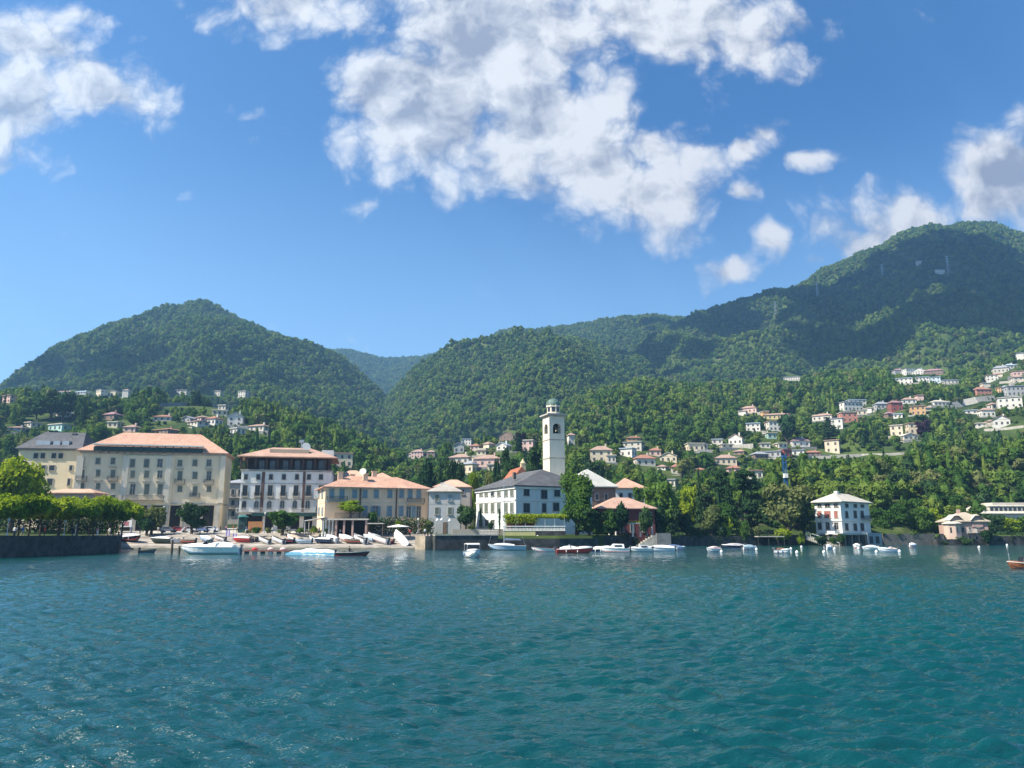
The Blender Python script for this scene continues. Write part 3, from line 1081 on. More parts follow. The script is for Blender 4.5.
def hwin(w, h):
    key = (round(w, 1), round(h, 1))
    if key not in HWIN:
        mb = MB()
        w, h = key
        mb.box(-w / 2 - .06, w / 2 + .06, -.06, .05, -.05, h + .06, 0)
        mb.box(-w / 2, w / 2, -.09, -.05, 0, h, 1)
        mb.box(-.03, .03, -.10, -.085, 0, h, 0)
        HWIN[key] = mb.mesh('house_window', [M_FRAME, M_GLASSH])
    return HWIN[key]


def hip_roof(mb, W, D, z, rh, over=.5, form='h', mi=0, cut=None):
    x, y = W / 2 + over, D / 2 + over
    mb.box(-x, x, -y, y, z - .12, z + .1, mi)
    zb = z + .103
    if form == 'f':
        mb.box(-x + .25, x - .25, -y + .25, y - .25, zb, zb + .25, mi)
        return
    ins = 0.0 if form == 'g' else (min(x, y) * .92 if cut is None else cut)
    if W >= D:
        r0, r1 = (-x + ins, 0, zb + rh), (x - ins, 0, zb + rh)
        v = [(-x, -y, zb), (x, -y, zb), (x, y, zb), (-x, y, zb), r0, r1]
        mb.add(v, [(0, 1, 5, 4), (1, 2, 5), (2, 3, 4, 5), (3, 0, 4), (3, 2, 1, 0)], mi)
    else:
        r0, r1 = (0, -y + ins, zb + rh), (0, y - ins, zb + rh)
        v = [(-x, -y, zb), (x, -y, zb), (x, y, zb), (-x, y, zb), r0, r1]
        mb.add(v, [(0, 1, 4), (1, 2, 5, 4), (2, 3, 5), (3, 0, 4, 5), (3, 2, 1, 0)], mi)


hr = random.Random(3)
for (px, pyb, wp, hp, wall, roof, form, lab) in HOUSES:
    p = ground_hit(px, pyb)
    k = p.y / FP * 1.0
    mpp = (at(px + 1, pyb, p.y) - at(px, pyb, p.y)).x
    Wd = max(3.0, wp * mpp * 1.03)
    tot = max(2.5, at(px, pyb - hp, p.y).z - at(px, pyb, p.y).z)
    Dp = min(13, max(6, Wd * .75))
    rh = 0 if form == 'f' else min(tot * .36, Dp * .3)
    if form == 'g':
        rh = min(tot * .4, Wd * .3)
    Hh = tot - rh - .3
    yaw = hr.uniform(-.65, .2)
    sink = Dp * .35 + 2
    o = thing('house', lab, 'house', (p.x, p.y + Dp * .4, p.z), yaw)
    wm_ = stucco('plaster_' + wall, WALLC[wall])
    w = MB().box(-Wd / 2, Wd / 2, -Dp / 2, Dp / 2, -sink, Hh - .125)
    if form == 'g':
        for sgn in (-1, 1):
            yy_ = sgn * (Dp / 2 - .02)
            w.add([(-Wd / 2, yy_, Hh), (Wd / 2, yy_, Hh), (0, yy_, Hh + rh * .93)], [(0, 1, 2)])
    w.build('wall', wm_, o)
    rmb = MB()
    if form == 'g':
        x, y = Wd / 2 + .5, Dp / 2 + .5
        for sgn in (-1, 1):
            rmb.add([(0, -y, Hh + rh), (0, y, Hh + rh), (sgn * x, y, Hh - .1), (sgn * x, -y, Hh - .1), (0, -y, Hh + rh + .22), (0, y, Hh + rh + .22), (sgn * x, y, Hh + .12), (sgn * x, -y, Hh + .12)],
                    [(0, 1, 2, 3), (4, 5, 6, 7), (0, 4, 7, 3), (1, 5, 6, 2), (3, 2, 6, 7)])
    else:
        hip_roof(rmb, Wd, Dp, Hh, rh, .55, form)
    ro = rmb.build('roof', ROOFC[roof], o)
    if form != 'f' and wp > 9:
        MB().cbox((Wd * .22, .3, Hh + rh * .75 + .3), (.8, .8, rh * .9 + .9)).build('chimney', wm_, ro)
    st = max(1, round(Hh / 3.3))
    cols = max(2, min(7, round(Wd / 3.4)))
    if wp >= 8:
        for iz in range(st):
            for ic in range(cols):
                hh_ = Hh / st
                ww = min(1.1, Wd / cols * .38)
                put('window', hwin(ww, min(1.6, hh_ * .48)), o, ((ic + .5) / cols * Wd - Wd / 2, -Dp / 2, iz * hh_ + hh_ * .24))
        for iz in range(st):
            for sd in (-1, 1):
                for q in (-.25, .25):
                    put('window', hwin(1.1, min(1.7, Hh / st * .55)), o, (sd * Wd / 2, q * Dp, iz * Hh / st + Hh / st * .24), sd * PI / 2)
    if hr.random() < .62:
        tw, dxx = Wd * hr.uniform(.65, 1.2), hr.uniform(-.3, .3) * Wd
        tz = -hr.uniform(.4, 1.6)
        MB().box(dxx - tw, dxx + tw, -Dp / 2 - hr.uniform(3, 6), -Dp / 2 - .01, -sink - 3, tz).build('garden_terrace', M_STONEL if hr.random() < .5 else mat('grey_terrace_stone', (.2, .2, .19), .95, .3, .5), o)
    EXC.append((px - wp / 2 - 1.5, px + wp / 2 + 1.5, pyb - hp, pyb - hp * .22, p.y))

# ------------------------------------------------------------------ long walls on the slope
def slope_wall(name, pts, hgt_, th, m, label, cat='wall', lean=0.0):
    """pts: pixels of the wall's foot"""
    g = [ground_hit(*q) for q in pts]
    mb = MB()
    rings = []
    for i, q in enumerate(g):
        h_ = hgt_[i] if isinstance(hgt_, (list, tuple)) else hgt_
        rings.append([(q.x, q.y, q.z - 3), (q.x, q.y + th, q.z - 3), (q.x, q.y + th + lean * h_, q.z + h_), (q.x, q.y + lean * h_, q.z + h_)])
    mb.loft(rings)
    o = mb.build(name, m)
    pp = [proj(q.x, q.y, q.z) for q in g]
    for i in range(len(pp) - 1):
        EXC.append((pp[i][0] - 1, pp[i + 1][0] + 1, min(pp[i][1], pp[i + 1][1]) - 4, max(pp[i][1], pp[i + 1][1]) - 1.2, min(g[i].y, g[i + 1].y)))
    return tag(o, label, cat)


slope_wall('retaining_wall', [(944, 408), (955, 407.5), (968, 406), (980, 403.5), (997, 399)], [2.2, 4.5, 6, 6, 3.5], 2.0, M_STONEL, 'long pale retaining wall rising below the coral villa', 'wall', .9)
slope_wall('terrace_wall', [(800, 458), (830, 457.5), (862, 456.5), (885, 456), (905, 455)], 1.4, .6, M_STONEL, 'pale terrace balustrade wall along the top of the right wood')
slope_wall('terrace_wall', [(985, 432), (1000, 431), (1024, 429), (1060, 427)], 1.5, .8, M_STONEL, 'low stone wall below the white gabled house at the right edge')
slope_wall('terrace_wall', [(1000, 384), (1012, 383), (1040, 380)], 2.2, .8, M_STONEL, 'terrace wall under the topmost houses at the right edge')
slope_wall('terrace_wall', [(160, 407), (185, 406), (215, 407), (235, 408)], 2.6, .8, mat('grey_terrace_stone', (.2, .2, .19), .95, .3, .5), 'grey terraced wall high on the slope above the big hotel')

# ------------------------------------------------------------------ masts and crane
for (px, pyb, pyt, lab) in ((818, 300, 286, 'thin lattice pylon on the shaded shoulder of the right mountain'), (776, 318, 306, 'lower thin lattice pylon left on the right mountain'),
                            (949, 276, 261, 'tall thin lattice pylon beside the white hut'), (883, 279, 268, 'small lattice pylon between the hut and the shoulder pylon')):
    p = ground_hit(px, pyb)
    h_ = at(px, pyt, p.y).z - at(px, pyb, p.y).z + 8
    o = thing('pylon', lab, 'pylon', (p.x, p.y, p.z))
    mb = MB()
    for sx_ in (-1, 1):
        for sy_ in (-1, 1):
            mb.tube((sx_ * 2.2, sy_ * 2.2, -2), (sx_ * .4, sy_ * .4, h_), .3, .2, 4)
    for i in range(5):
        a, b_ = i / 5, (i + 1) / 5
        wa, wb_ = 2.2 - 1.8 * a, 2.2 - 1.8 * b_
        mb.tube((-wa, -wa, h_ * a), (wb_, -wb_, h_ * b_), .14, n=4)
        mb.tube((wa, wa, h_ * a), (-wb_, wb_, h_ * b_), .14, n=4)
    mb.build('lattice_frame', M_METAL, o)
    ar = MB()
    for f_ in (.72, .85, .97):
        ar.tube((-4.5, 0, h_ * f_), (4.5, 0, h_ * f_), .25, n=4)
    ar.build('cross_arm', M_METAL, o)

M_BLUE = mat('blue_crane_paint', (.02, .09, .22), .5, .15, 1)
p = at(786, 484, 262)
zt = at(786, 458, 262).z
zb = hz(p.x, 262)
o = thing('crane', 'blue tower crane mast with pale cab rising from the trees', 'crane', (p.x, 262, zb))
mb = MB()
hm = zt - zb
for sx_ in (-1, 1):
    for sy_ in (-1, 1):
        mb.tube((sx_ * .5, sy_ * .5, 0), (sx_ * .5, sy_ * .5, hm), .12, n=4)
for i in range(int(hm / 1.1)):
    z0, z1 = i * 1.1, (i + 1) * 1.1
    s_ = 1 if i % 2 else -1
    for a, b_ in (((-.5 * s_, -.5), (.5 * s_, -.5)), ((-.5 * s_, .5), (.5 * s_, .5)), ((-.5, -.5 * s_), (-.5, .5 * s_)), ((.5, -.5 * s_), (.5, .5 * s_))):
        mb.tube((a[0], a[1], z0), (b_[0], b_[1], z1), .08, n=4)
mb.build('mast', M_BLUE, o)
MB().cbox((0, -.2, hm * .62), (1.3, 1.4, 1.5)).build('cab', M_TRIM, o)
MB().cbox((0, 0, hm + .5), (1.4, 1.4, .9)).build('slew_ring', M_BLUE, o)
EXC.append((781, 791, 458, 484, 262))

# ------------------------------------------------------------------ lakefront buildings
WINC = {}


def win_meshes(w, h, style, sh):
    key = (round(w, 1), round(h, 1), style, sh)
    if key in WINC:
        return WINC[key]
    w, h = key[0], key[1]
    fr, pn, st = MB(), MB(), MB()
    fw = .14
    if style == 'arch':
        n = 9
        arc = [(w / 2 * math.cos(PI * i / n), h - w / 2 + w / 2 * math.sin(PI * i / n)) for i in range(n + 1)]
        out_ = [(x * (1 + fw * 2 / w), (z - (h - w / 2)) * (1 + fw * 2 / w) + h - w / 2) for x, z in arc]
        inn = [(w / 2, 0)] + arc + [(-w / 2, 0)]
        outr = [(w / 2 + fw, 0)] + out_ + [(-w / 2 - fw, 0)]
        for i in range(len(inn) - 1):
            a, b_, c_, d_ = inn[i], inn[i + 1], outr[i + 1], outr[i]
            v = [(q[0], -.12, q[1]) for q in (a, b_, c_, d_)] + [(q[0], .02, q[1]) for q in (a, b_, c_, d_)]
            fr.add(v, [(0, 1, 2, 3), (0, 4, 5, 1), (3, 2, 6, 7)])
        pn.add([(x, -.03, z) for x, z in inn], [tuple(range(len(inn)))])
        fr.box(-.04, .04, -.07, -.035, 0, h - .1)
    else:
        fr.box(-w / 2 - fw, -w / 2, -.12, .02, 0, h)
        fr.box(w / 2, w / 2 + fw, -.12, .02, 0, h)
        fr.box(-w / 2 - fw, w / 2 + fw, -.14, .02, h, h + fw)
        pn.box(-w / 2, w / 2, -.045, -.02, 0, h)
        fr.box(-.04, .04, -.08, -.048, 0, h)
        fr.box(-w / 2, w / 2, -.078, -.048, h * .64, h * .64 + .06)
    fr.box(-w / 2 - fw - .1, w / 2 + fw + .1, -.24, .02, -.12, 0)
    if sh:
        if style == 'open':
            for sgn in (-1, 1):
                x0 = sgn * (w / 2 + .03)
                x1 = sgn * (w + .0)
                st.box(min(x0, x1), max(x0, x1), -.19, -.125, .02, h)
        else:
            for sgn in (-1, 1):
                x0, x1 = sorted((sgn * .02, sgn * w / 2))
                st.box(x0, x1, -.11, -.085, .02, h - .02)
                for q in range(max(3, int(h / .28))):
                    z = .06 + q * .28
                    if z + .1 < h:
                        st.box(x0 + .05, x1 - .05, -.135, -.113, z, z + .14)
    r = (fr.mesh('window', M_FRAME), pn.mesh('pane', M_GLASS), st.mesh('shutter', {'g': M_SHUT, 'b': M_SHUTB, 'd': M_SHUTD, 'r': M_SHUTR}[sh]) if sh else None)
    WINC[key] = r
    return r


def plan_a(O, d, px, py):
    s = se(px, py)[0]
    return (s * O.y - O.x) / (d.x - s * d.y)


class Bld:
    def __init__(self, name, label, cat, pxc, pyb, Yc, yaw, pxR, left, pye, sink=1.5, z0=None):
        p = at(pxc, (pyb + pye) / 2, Yc)
        g = at(pxc, pyb, Yc).z if z0 is None else z0
        self.O = Vector((p.x, Yc, g))
        self.dx = Vector((math.cos(yaw), math.sin(yaw), 0))
        self.dy = Vector((-math.sin(yaw), math.cos(yaw), 0))
        pm = (pyb + pye) / 2
        self.W = plan_a(self.O, self.dx, pxR, pm)
        self.D = left[1] if left[0] == 'm' else plan_a(self.O, self.dy, left[1], pm)
        self.H = at(pxc, pye, Yc).z - g
        self.e = thing(name, label, cat, self.O, yaw)
        self.sink = sink

    def f(self, px, py, face='F'):
        d = self.dx if face == 'F' else self.dy
        a = plan_a(self.O, d, px, py)
        return a, at(px, py, self.O.y + a * d.y).z - self.O.z

    def mpp(self, px, py, face='F'):
        return abs(self.f(px + 1, py, face)[0] - self.f(px, py, face)[0]), abs(self.f(px, py, face)[1] - self.f(px, py + 1, face)[1])

    def loc(self, face, a, z, off=0):
        return (a, -off, z) if face == 'F' else (-off, a, z)

    def walls(self, m, z1=None, name='wall'):
        return MB().box(0, self.W, 0, self.D, -self.sink, (self.H if z1 is None else z1) - .125).build(name, m, self.e)

    def band(self, m, z, h=.3, out=.18, name='cornice', faces='FL'):
        mb = MB()
        mb.box(-out, self.W + out, -out, self.D + out, z, z + h)
        return mb.build(name, m, self.e)

    def win(self, face, px, pyc, wpx, hpx, style='rect', sh=None):
        a, z = self.f(px, pyc, face)
        k = self.mpp(px, pyc, face)
        w, h = max(.5, wpx * k[0]), max(.6, hpx * k[1])
        fr, pn, st = win_meshes(w, h, style, sh)
        o = put('window', fr, self.e, self.loc(face, a, z - h / 2, 0.005), 0 if face == 'F' else -PI / 2)
        put('pane', pn, o)
        if st:
            put('shutter', st, o)
        return o

    def balcony(self, face, px0, px1, py, depth=1.1, m=M_STONEL, rail=M_IRON, rh=1.0):
        a0, z = self.f(px0, py, face)
        a1, _ = self.f(px1, py, face)
        a0, a1 = min(a0, a1), max(a0, a1)
        L = a1 - a0
        sl = MB().box(-L / 2, L / 2, -depth, -.003, -.18, 0)
        for q in (-L / 2 + .2, L / 2 - .2):
            sl.box(q - .1, q + .1, -depth * .6, -.003, -.5, -.183)
        o = sl.build('balcony', m, self.e, self.loc(face, (a0 + a1) / 2, z, 0), 0 if face == 'F' else -PI / 2)
        r = MB()
        n = max(3, int(L / .22))
        for i in range(n + 1):
            x = -L / 2 + .05 + (L - .1) * i / n
            r.box(x - .02, x + .02, -depth + .04, -depth + .08, 0, rh)
        r.box(-L / 2, L / 2, -depth + .02, -depth + .1, rh, rh + .06)
        for sg in (-1, 1):
            r.box(sg * L / 2 - .03 * sg - .03, sg * L / 2 - .03 * sg + .03, -depth + .1, -.01, rh, rh + .05)
            for q in range(3):
                r.box(sg * L / 2 - .03 * sg - .02, sg * L / 2 - .03 * sg + .02, -depth + .3 + q * .25, -depth + .34 + q * .25, 0, rh)
        r.build('railing', rail, o)
        return o

    def hip(self, m, rh, over=.9, cut=None, z=None):
        mb = MB()
        hip_roof(mb, self.W, self.D, self.H if z is None else z, rh, over, 'h', 0, cut)
        return mb.build('roof', m, self.e, (self.W / 2, self.D / 2, 0))

    def fbox(self, name, px0, px1, py0, py1, m, d0=-.15, d1=0.0, face='F', parent=None):
        a0, z1 = self.f(px0, py0, face)
        a1, z0 = self.f(px1, py1, face)
        a0, a1 = min(a0, a1), max(a0, a1)
        mb = MB()
        if face == 'F':
            mb.box(a0, a1, d0, d1, z0, z1)
        else:
            mb.box(d0, d1, a0, a1, z0, z1)
        return mb.build(name, m, parent or self.e)


P_HOTEL = stucco('plaster_hotel', (.80, .66, .45))
P_ANNEX = stucco('plaster_annex', (.80, .65, .43))
P_WHITE = stucco('plaster_whitewash', (.78, .75, .68))
P_VILLA = stucco('plaster_villa', (.68, .69, .67))
P_ORANGE = stucco('plaster_apricot', (.78, .56, .38))
P_GREY = stucco('plaster_greyish', (.46, .46, .44))
P_ROSE = stucco('plaster_rose', (.47, .31, .26))
P_OX = stucco('plaster_oxblood', (.15, .045, .042))
P_TOWER = stucco('tower_stone', (.76, .665, .51))
M_GREEN = mat('dark_green_awning', (.018, .06, .055), .8, .2, 1)

# --- annex with slate roof, left of the hotel
b = Bld('annex_building', 'yellow annex with dark slate roof and skylights, left of the big terracotta-roofed hotel', 'building', 14, 531, 206, R(6), 76, ('m', 15), 448.5)
b.walls(P_ANNEX)
b.band(M_STONEL, b.H - .55, .3, .12)
b.hip(M_SLATE, b.f(40, 432)[1] - b.H + .8, .8, 3.2)
for px in (36, 43, 54, 61):
    b.win('F', px, 456, 4.0, 5.2, 'rect', 'd')
for px in (43, 52, 71):
    b.win('F', px, 468, 5.2 if px < 60 else 2.5, 5, 'rect', 'd')
for px in (40, 50, 69):
    b.win('F', px, 482, 5.2 if px < 60 else 2.5, 7, 'rect', 'd')
for px in (30, 43, 55, 66):
    b.win('F', px, 497, 4, 7, 'rect', 'd')
for i, px in enumerate((38, 45, 55, 64)):
    a, z = b.f(px, 443)
    MB().box(-.9, .9, -.4, 2.4, 0, 1.2).build('skylight', M_METAL, b.e, (a, 1.3, b.H + 1.2))
a, z = b.f(64, 434)
MB().box(-.6, .6, 0, 1.2, 0, 3.2).build('chimney', M_SHUTD, b.e, (a, 6, b.H + 2.0))

# --- big hotel
b = Bld('grand_hotel', 'big cream hotel with long terracotta hip roof and dark green roof terrace', 'hotel', 77, 532, 198, R(13), 222.5, ('m', 14), 450.5)
b.walls(P_HOTEL)
b.band(M_STONEL, b.H - .7, .5, .35)
b.band(M_STONEL, b.f(150, 504)[1], .35, .2)
ro = b.hip(M_TERRA, b.f(150, 434)[1] - b.H + 1.0, 1.0, 9)
tb = b.fbox('roof_terrace', 95, 203, 446.5, 453.5, M_GREEN, -1.03, .6)
b.fbox('awning_rail', 94, 204, 445, 446.4, M_TRIM, -1.3, .8, parent=tb)
for px in range(102, 202, 8):
    b.fbox('terrace_post', px - .3, px + .3, 446.5, 453.5, M_IRON, -1.14, -1.035, parent=tb)
b.fbox('centre_bay', 124.5, 168, 455.5, 533, P_HOTEL, -.35, 0)
cb = .352
for px in (124.8, 167.6, 78.5, 222):
    b.fbox('pilaster', px - .7, px + .7, 455.8, 503, stucco('plaster_pilaster', (.70, .62, .48)), -.5, -.352 if 120 < px < 170 else .0)
for px in (82, 98, 113):
    b.win('F', px, 461, 4.2, 6, 'rect', 'g')
    b.win('F', px, 474 if px != 98 else 473.5, 4.2, 8 if px != 98 else 7, 'rect', 'g')
    b.win('F', px, 486.5, 4.2, 6, 'rect', 'g')
    b.win('F', px, 498, 4, 6, 'rect', 'g')
for px in (180, 195, 209):
    b.win('F', px, 463, 4.2, 6, 'rect', 'g' if px < 200 else None)
    b.win('F', px, 476 if px != 195 else 475.5, 4.2, 9 if px != 195 else 7, 'rect', 'g' if px < 200 else None)
    b.win('F', px, 489 if px != 195 else 491, 4.2, 6 if px != 195 else 9, 'rect', 'g')
for px in (133, 147, 160.3):
    for (py, h) in ((463.5, 8), (474.5, 7)):
        o = b.win('F', px, py, 4.6, h, 'rect', 'g' if px < 155 else None)
        o.location.y -= .352
    o = b.win('F', px, 489.5, 4.8, 10.5, 'rect', 'g' if px > 140 else None)
    o.location.y -= .352
    c_ = b.fbox('lintel', px - 4, px + 4, 481, 482.3, M_STONEL, -.75, -.352)
for px, py in ((82, 466.5), (113, 466.5), (180, 468.5), (209, 469), (98, 480), (195, 483)):
    b.fbox('lintel', px - 4, px + 4, py, py + 1.1, M_STONEL, -.45, 0)
for (px0, px1, py) in ((76.5, 87, 480), (108, 118, 480), (175, 185, 483), (204, 214, 483.5), (190, 200, 497)):
    b.balcony('F', px0, px1, py, 1.0)
o = b.balcony('F', 123, 164.5, 499.5, 1.7, M_STONEL)
for px in (127, 141, 158, 175, 208):
    b.fbox('doorway', px - 4.2, px + 4.2, 505.5, 531, M_DARKIN, -.43 if 124 < px < 168 else -.1, -.352 if 124 < px < 168 else .0)  # slabs coloured as the shade of the open arcade
for px in (134, 150, 166, 217):
    b.fbox('pier', px - 1.2, px + 1.2, 505.2, 532, M_STONEL, -.62, -.434 if 124 < px < 168 else .0)
b.fbox('pier', 184, 201, 505.2, 532, M_STONEL, -.2, 0)
a, z = b.f(109, 433)
MB().box(-.5, .5, 0, 1.0, 0, 2.2).build('chimney', P_HOTEL, ro, (-8, 0, b.H + 3.4))

# low terrace pavilion in front of annex
b = Bld('garden_pavilion', 'low pavilion with pink tiled roof behind the clipped plane trees', 'pavilion', 44, 531, 186, 0, 92, ('m', 6), 493)
b.walls(P_ROSE)
b.hip(M_TERRAP, 1.1, .5)
for px in (52, 62, 72, 82):
    b.win('F', px, 507, 4, 8, 'rect', 'd')

# --- alley buildings between the hotels
b = Bld('alley_house', 'shadowed grey-beige house with balconies in the gap between the two hotels', 'building', 221, 531, 262, R(3), 247, ('m', 12), 483)
b.walls(stucco('plaster_taupe', (.42, .37, .32)))
b.hip(ROOFC['g'], 1.5, .6)
for px in (226, 233, 240):
    for py in (492, 503, 514):
        b.win('F', px, py, 3.2, 5.5, 'rect', 'd')
for py in (496.5, 507.5):
    b.balcony('F', 223, 243, py + 1, 1.0)

# --- white corner hotel
b = Bld('white_hotel', 'white hotel with dark top-floor loggia under a wide terracotta roof and arched windows', 'hotel', 240, 530, 199, R(11), 331, ('m', 16), 456.5)
zl = b.f(285, 471.5)[1]
b.walls(P_WHITE, zl + .12)
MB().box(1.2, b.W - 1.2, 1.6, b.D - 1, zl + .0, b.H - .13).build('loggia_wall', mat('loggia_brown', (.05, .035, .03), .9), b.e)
b.hip(tiles('brown_tiles', (.52, .34, .26), (.34, .21, .155)), b.f(285, 446)[1] - b.H + .3, 1.3, 8)
MB().box(b.W * .28, b.W * .72, 2.2, 4.2, b.H + .6, b.H + 2.4).build('roof_dormer', stucco('plaster_dormer', (.48, .38, .28)), b.e)
b.band(M_STONEL, zl + .1, .3, .3)
lg = MB()
cols_ = [240.6, 246, 255.5, 266.5, 277.5, 291, 303, 315, 325, 330.4]
for px in cols_:
    a, z = b.f(px, 464)
    o = MB().box(a - .28, a + .28, .1, .6, zl + .4, b.H - .13).build('loggia_column', mat('loggia_timber', (.075, .05, .04), .8), b.e)
lr = MB()
for i in range(60):
    x = .1 + (b.W - .2) * i / 59
    lr.box(x - .02, x + .02, .04, .08, zl + .4, zl + 1.3)
lr.box(0, b.W, .02, .09, zl + 1.3, zl + 1.38)
lr.build('loggia_railing', M_IRON, b.e)
for px in (261, 272, 285, 297, 309, 321):
    b.fbox('loggia_window', px - 2.4, px + 2.4, 460, 470, M_GLASS, 1.5, 1.6)
for px in (246, 258.3, 271, 284, 297, 309, 321):
    b.win('F', px, 477, 3.6, 5.2, 'rect', 'd')
for px in (245, 257.5, 270.2, 283.2, 296, 308.6, 321):
    b.win('F', px, 490.5, 4.6, 10.5, 'rect', 'd')
    b.balcony('F', px - 3.4, px + 3.4, 496.4, .8)
for px in (244, 256.4, 269.2, 282.2, 294.8, 307.6, 320):
    b.win('F', px, 505, 4.2, 8.5, 'arch', None if px > 250 else 'd')
b.band(M_STONEL, b.f(285, 499.7)[1], .28, .16)
b.band(M_STONEL, b.f(285, 484)[1], .2, .12)
o = b.balcony('F', 236.5, 328, 512, 1.6, M_STONEL, M_TRIM)
for px in (262.5, 303.5):
    b.fbox('drainpipe', px - .2, px + .2, 472, 512, mat('drain_brown', (.12, .07, .05), .6), -.2, -.02)
for px in (250, 258, 269, 282, 295, 308, 321):
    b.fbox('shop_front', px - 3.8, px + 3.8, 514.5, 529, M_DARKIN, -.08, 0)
b.fbox('shop_awning', 253, 320, 513.2, 516.5, M_GREEN, -2.2, -.1)
dish = MB().lathe([(.05, -.25), (.8, 0), (1.2, .35)], 14)
do = dish.build('satellite_dish', M_TRIM, b.e, (b.W * .68, 3.5, b.H + 3.3))
do.rotation_euler = (R(70), 0, R(20))
MB().tube((b.W * .62, 6, b.H + 2), (b.W * .62, 6, b.H + 5.6), .12).cbox((b.W * .62, 6, b.H + 5.2), (1.2, .2, .8)).build('antenna', M_METAL, b.e)
MB().box(b.W * .86, b.W * 1.0, 5, 8, b.H + .5, b.H + 2.7).build('chimney', P_WHITE, b.e)

# --- apricot building
b = Bld('apricot_house', 'long apricot two-storey house with terracotta roof, blue-grey shutters and brown drainpipes', 'building', 324.5, 535, 184, R(21), 428, ('m', 15), 487)
b.walls(P_ORANGE)
b.hip(tiles('mottled_tiles', (.60, .37, .26), (.38, .21, .15)), b.f(370, 474)[1] - b.H - .2, .9, 7.5)
b.band(M_TRIM, b.f(370, 489.3)[1], .22, .1)
b.band(stucco('plaster_apricot_pale', (.66, .52, .38)), b.f(370, 503)[1], .25, .06)
for px in (331.6, 341.9, 354.7, 365, 376.3, 390, 401.5, 410.2, 418.7):
    b.win('F', px, 493.8, 4.3, 8.2 if px not in (331.6, 341.9, 410.2, 418.7) else 9.5, 'rect', 'b')
for px in (365, 389.5, 401.2):
    b.win('F', px, 511.3, 4.4, 10, 'rect', 'b')
b.win('F', 375.5, 511.3, 4.6, 10.5, 'open', 'b')
for px in (408.5, 413.5, 418.5):
    b.win('F', px, 512, 4.3, 11, 'rect', 'b' if px == 413.5 else None)
for px in (315, 319, 322.5):
    for py in (494, 511):
        b.win('L', px, py, 1.5, 7, 'rect', 'b')
b.balcony('F', 406.5, 424, 502.5, 1.2)
b.balcony('F', 326.5, 347, 500.5, 1.3, M_SHUTB)
for px in (360, 396.3):
    b.fbox('drainpipe', px - .22, px + .22, 488.6, 518, mat('drain_brown', (.12, .07, .05), .6), -.22, -.1)
for (fx, fy, ht) in ((.16, .35, 2.3), (.40, .3, 2.0), (.52, .6, 3.0), (.30, .6, 2.0)):
    c_ = MB().box(-.6, .6, -.5, .5, 0, ht).box(-.75, .75, -.65, .65, ht, ht + .2).build('chimney', P_ORANGE, b.e, (b.W * fx, b.D * fy, b.H + 1.8))
do = MB().lathe([(.05, -.2), (.6, 0), (.9, .25)], 12).build('satellite_dish', M_TRIM, b.e, (b.W * .37, b.D * .25, b.H + 4.3))
do.rotation_euler = (R(70), 0, R(-20))
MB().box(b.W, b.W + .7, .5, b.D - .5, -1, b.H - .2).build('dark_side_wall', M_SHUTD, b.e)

# back row roofs behind it
for (pxa, pxb, pyt, pye_, Y, m, lab) in ((331, 366, 471.5, 478, 216, M_TERRAP, 'house with pinkish tiled roof right behind the apricot house'),
                                         (366, 392, 474, 479, 222, M_TERRA, 'narrow terracotta-roofed house behind the middle of the apricot house'),
                                         (434, 470, 481, 487, 216, M_TERRAP, 'house with pale red roof between the grey house and the white villa')):
    b2 = Bld('back_house', lab, 'house', pxa, 531, Y, 0, pxb, ('m', 9), pye_)
    b2.walls(stucco('plaster_taupe', (.42, .37, .32)))
    b2.hip(m, b2.f((pxa + pxb) / 2, pyt)[1] - b2.H + .6, .5)
    for q in (.2, .5, .8):
        b2.win('F', pxa + (pxb - pxa) * q, pye_ + 5, 3, 5, 'rect', 'd')

# --- lakeside cafe under the apricot house
zq = base_z(np.array([S(350)]), np.array([181.]))[0]
b = Bld('lakeside_cafe', 'dark open cafe loggia with white beam and columns in front of the apricot house', 'cafe', 322, 534, 180, R(1), 367, ('m', 5.2), 519.5, z0=float(zq))
MB().box(b.W * .30, b.W, 2.6, b.D, -1, b.H - .13).build('wall', M_DARKIN, b.e)  # wall painted near-black for the shade inside the loggia
MB().box(-.3, b.W + .3, -.4, b.D, b.H - .12, b.H + .22).build('roof', M_PALE, b.e)
for px in (322.6, 325.6, 329, 332.5):
    a, _ = b.f(px, 526)
    MB().lathe([(.3, 0), (.22, .25), (.18, b.H - .6), (.3, b.H - .35), (.34, b.H - .125)], 10, (a, .1, 0)).build('column', M_TRIM, b.e)
for px in (336, 344, 352.5, 366):
    a, _ = b.f(px, 526)
    MB().box(a - .22, a + .22, 0, .44, -.5, b.H - .125).build('pillar', P_ROSE, b.e)
tr_ = MB()
for i in range(44):
    x = b.W * .28 + b.W * .72 * i / 43
    tr_.box(x - .025, x + .025, -.3, -.25, b.H + .22, b.H + 1.5)
tr_.box(b.W * .28, b.W, -.32, -.23, b.H + 1.5, b.H + 1.58)
tr_.build('terrace_railing', M_IRON, b.e)

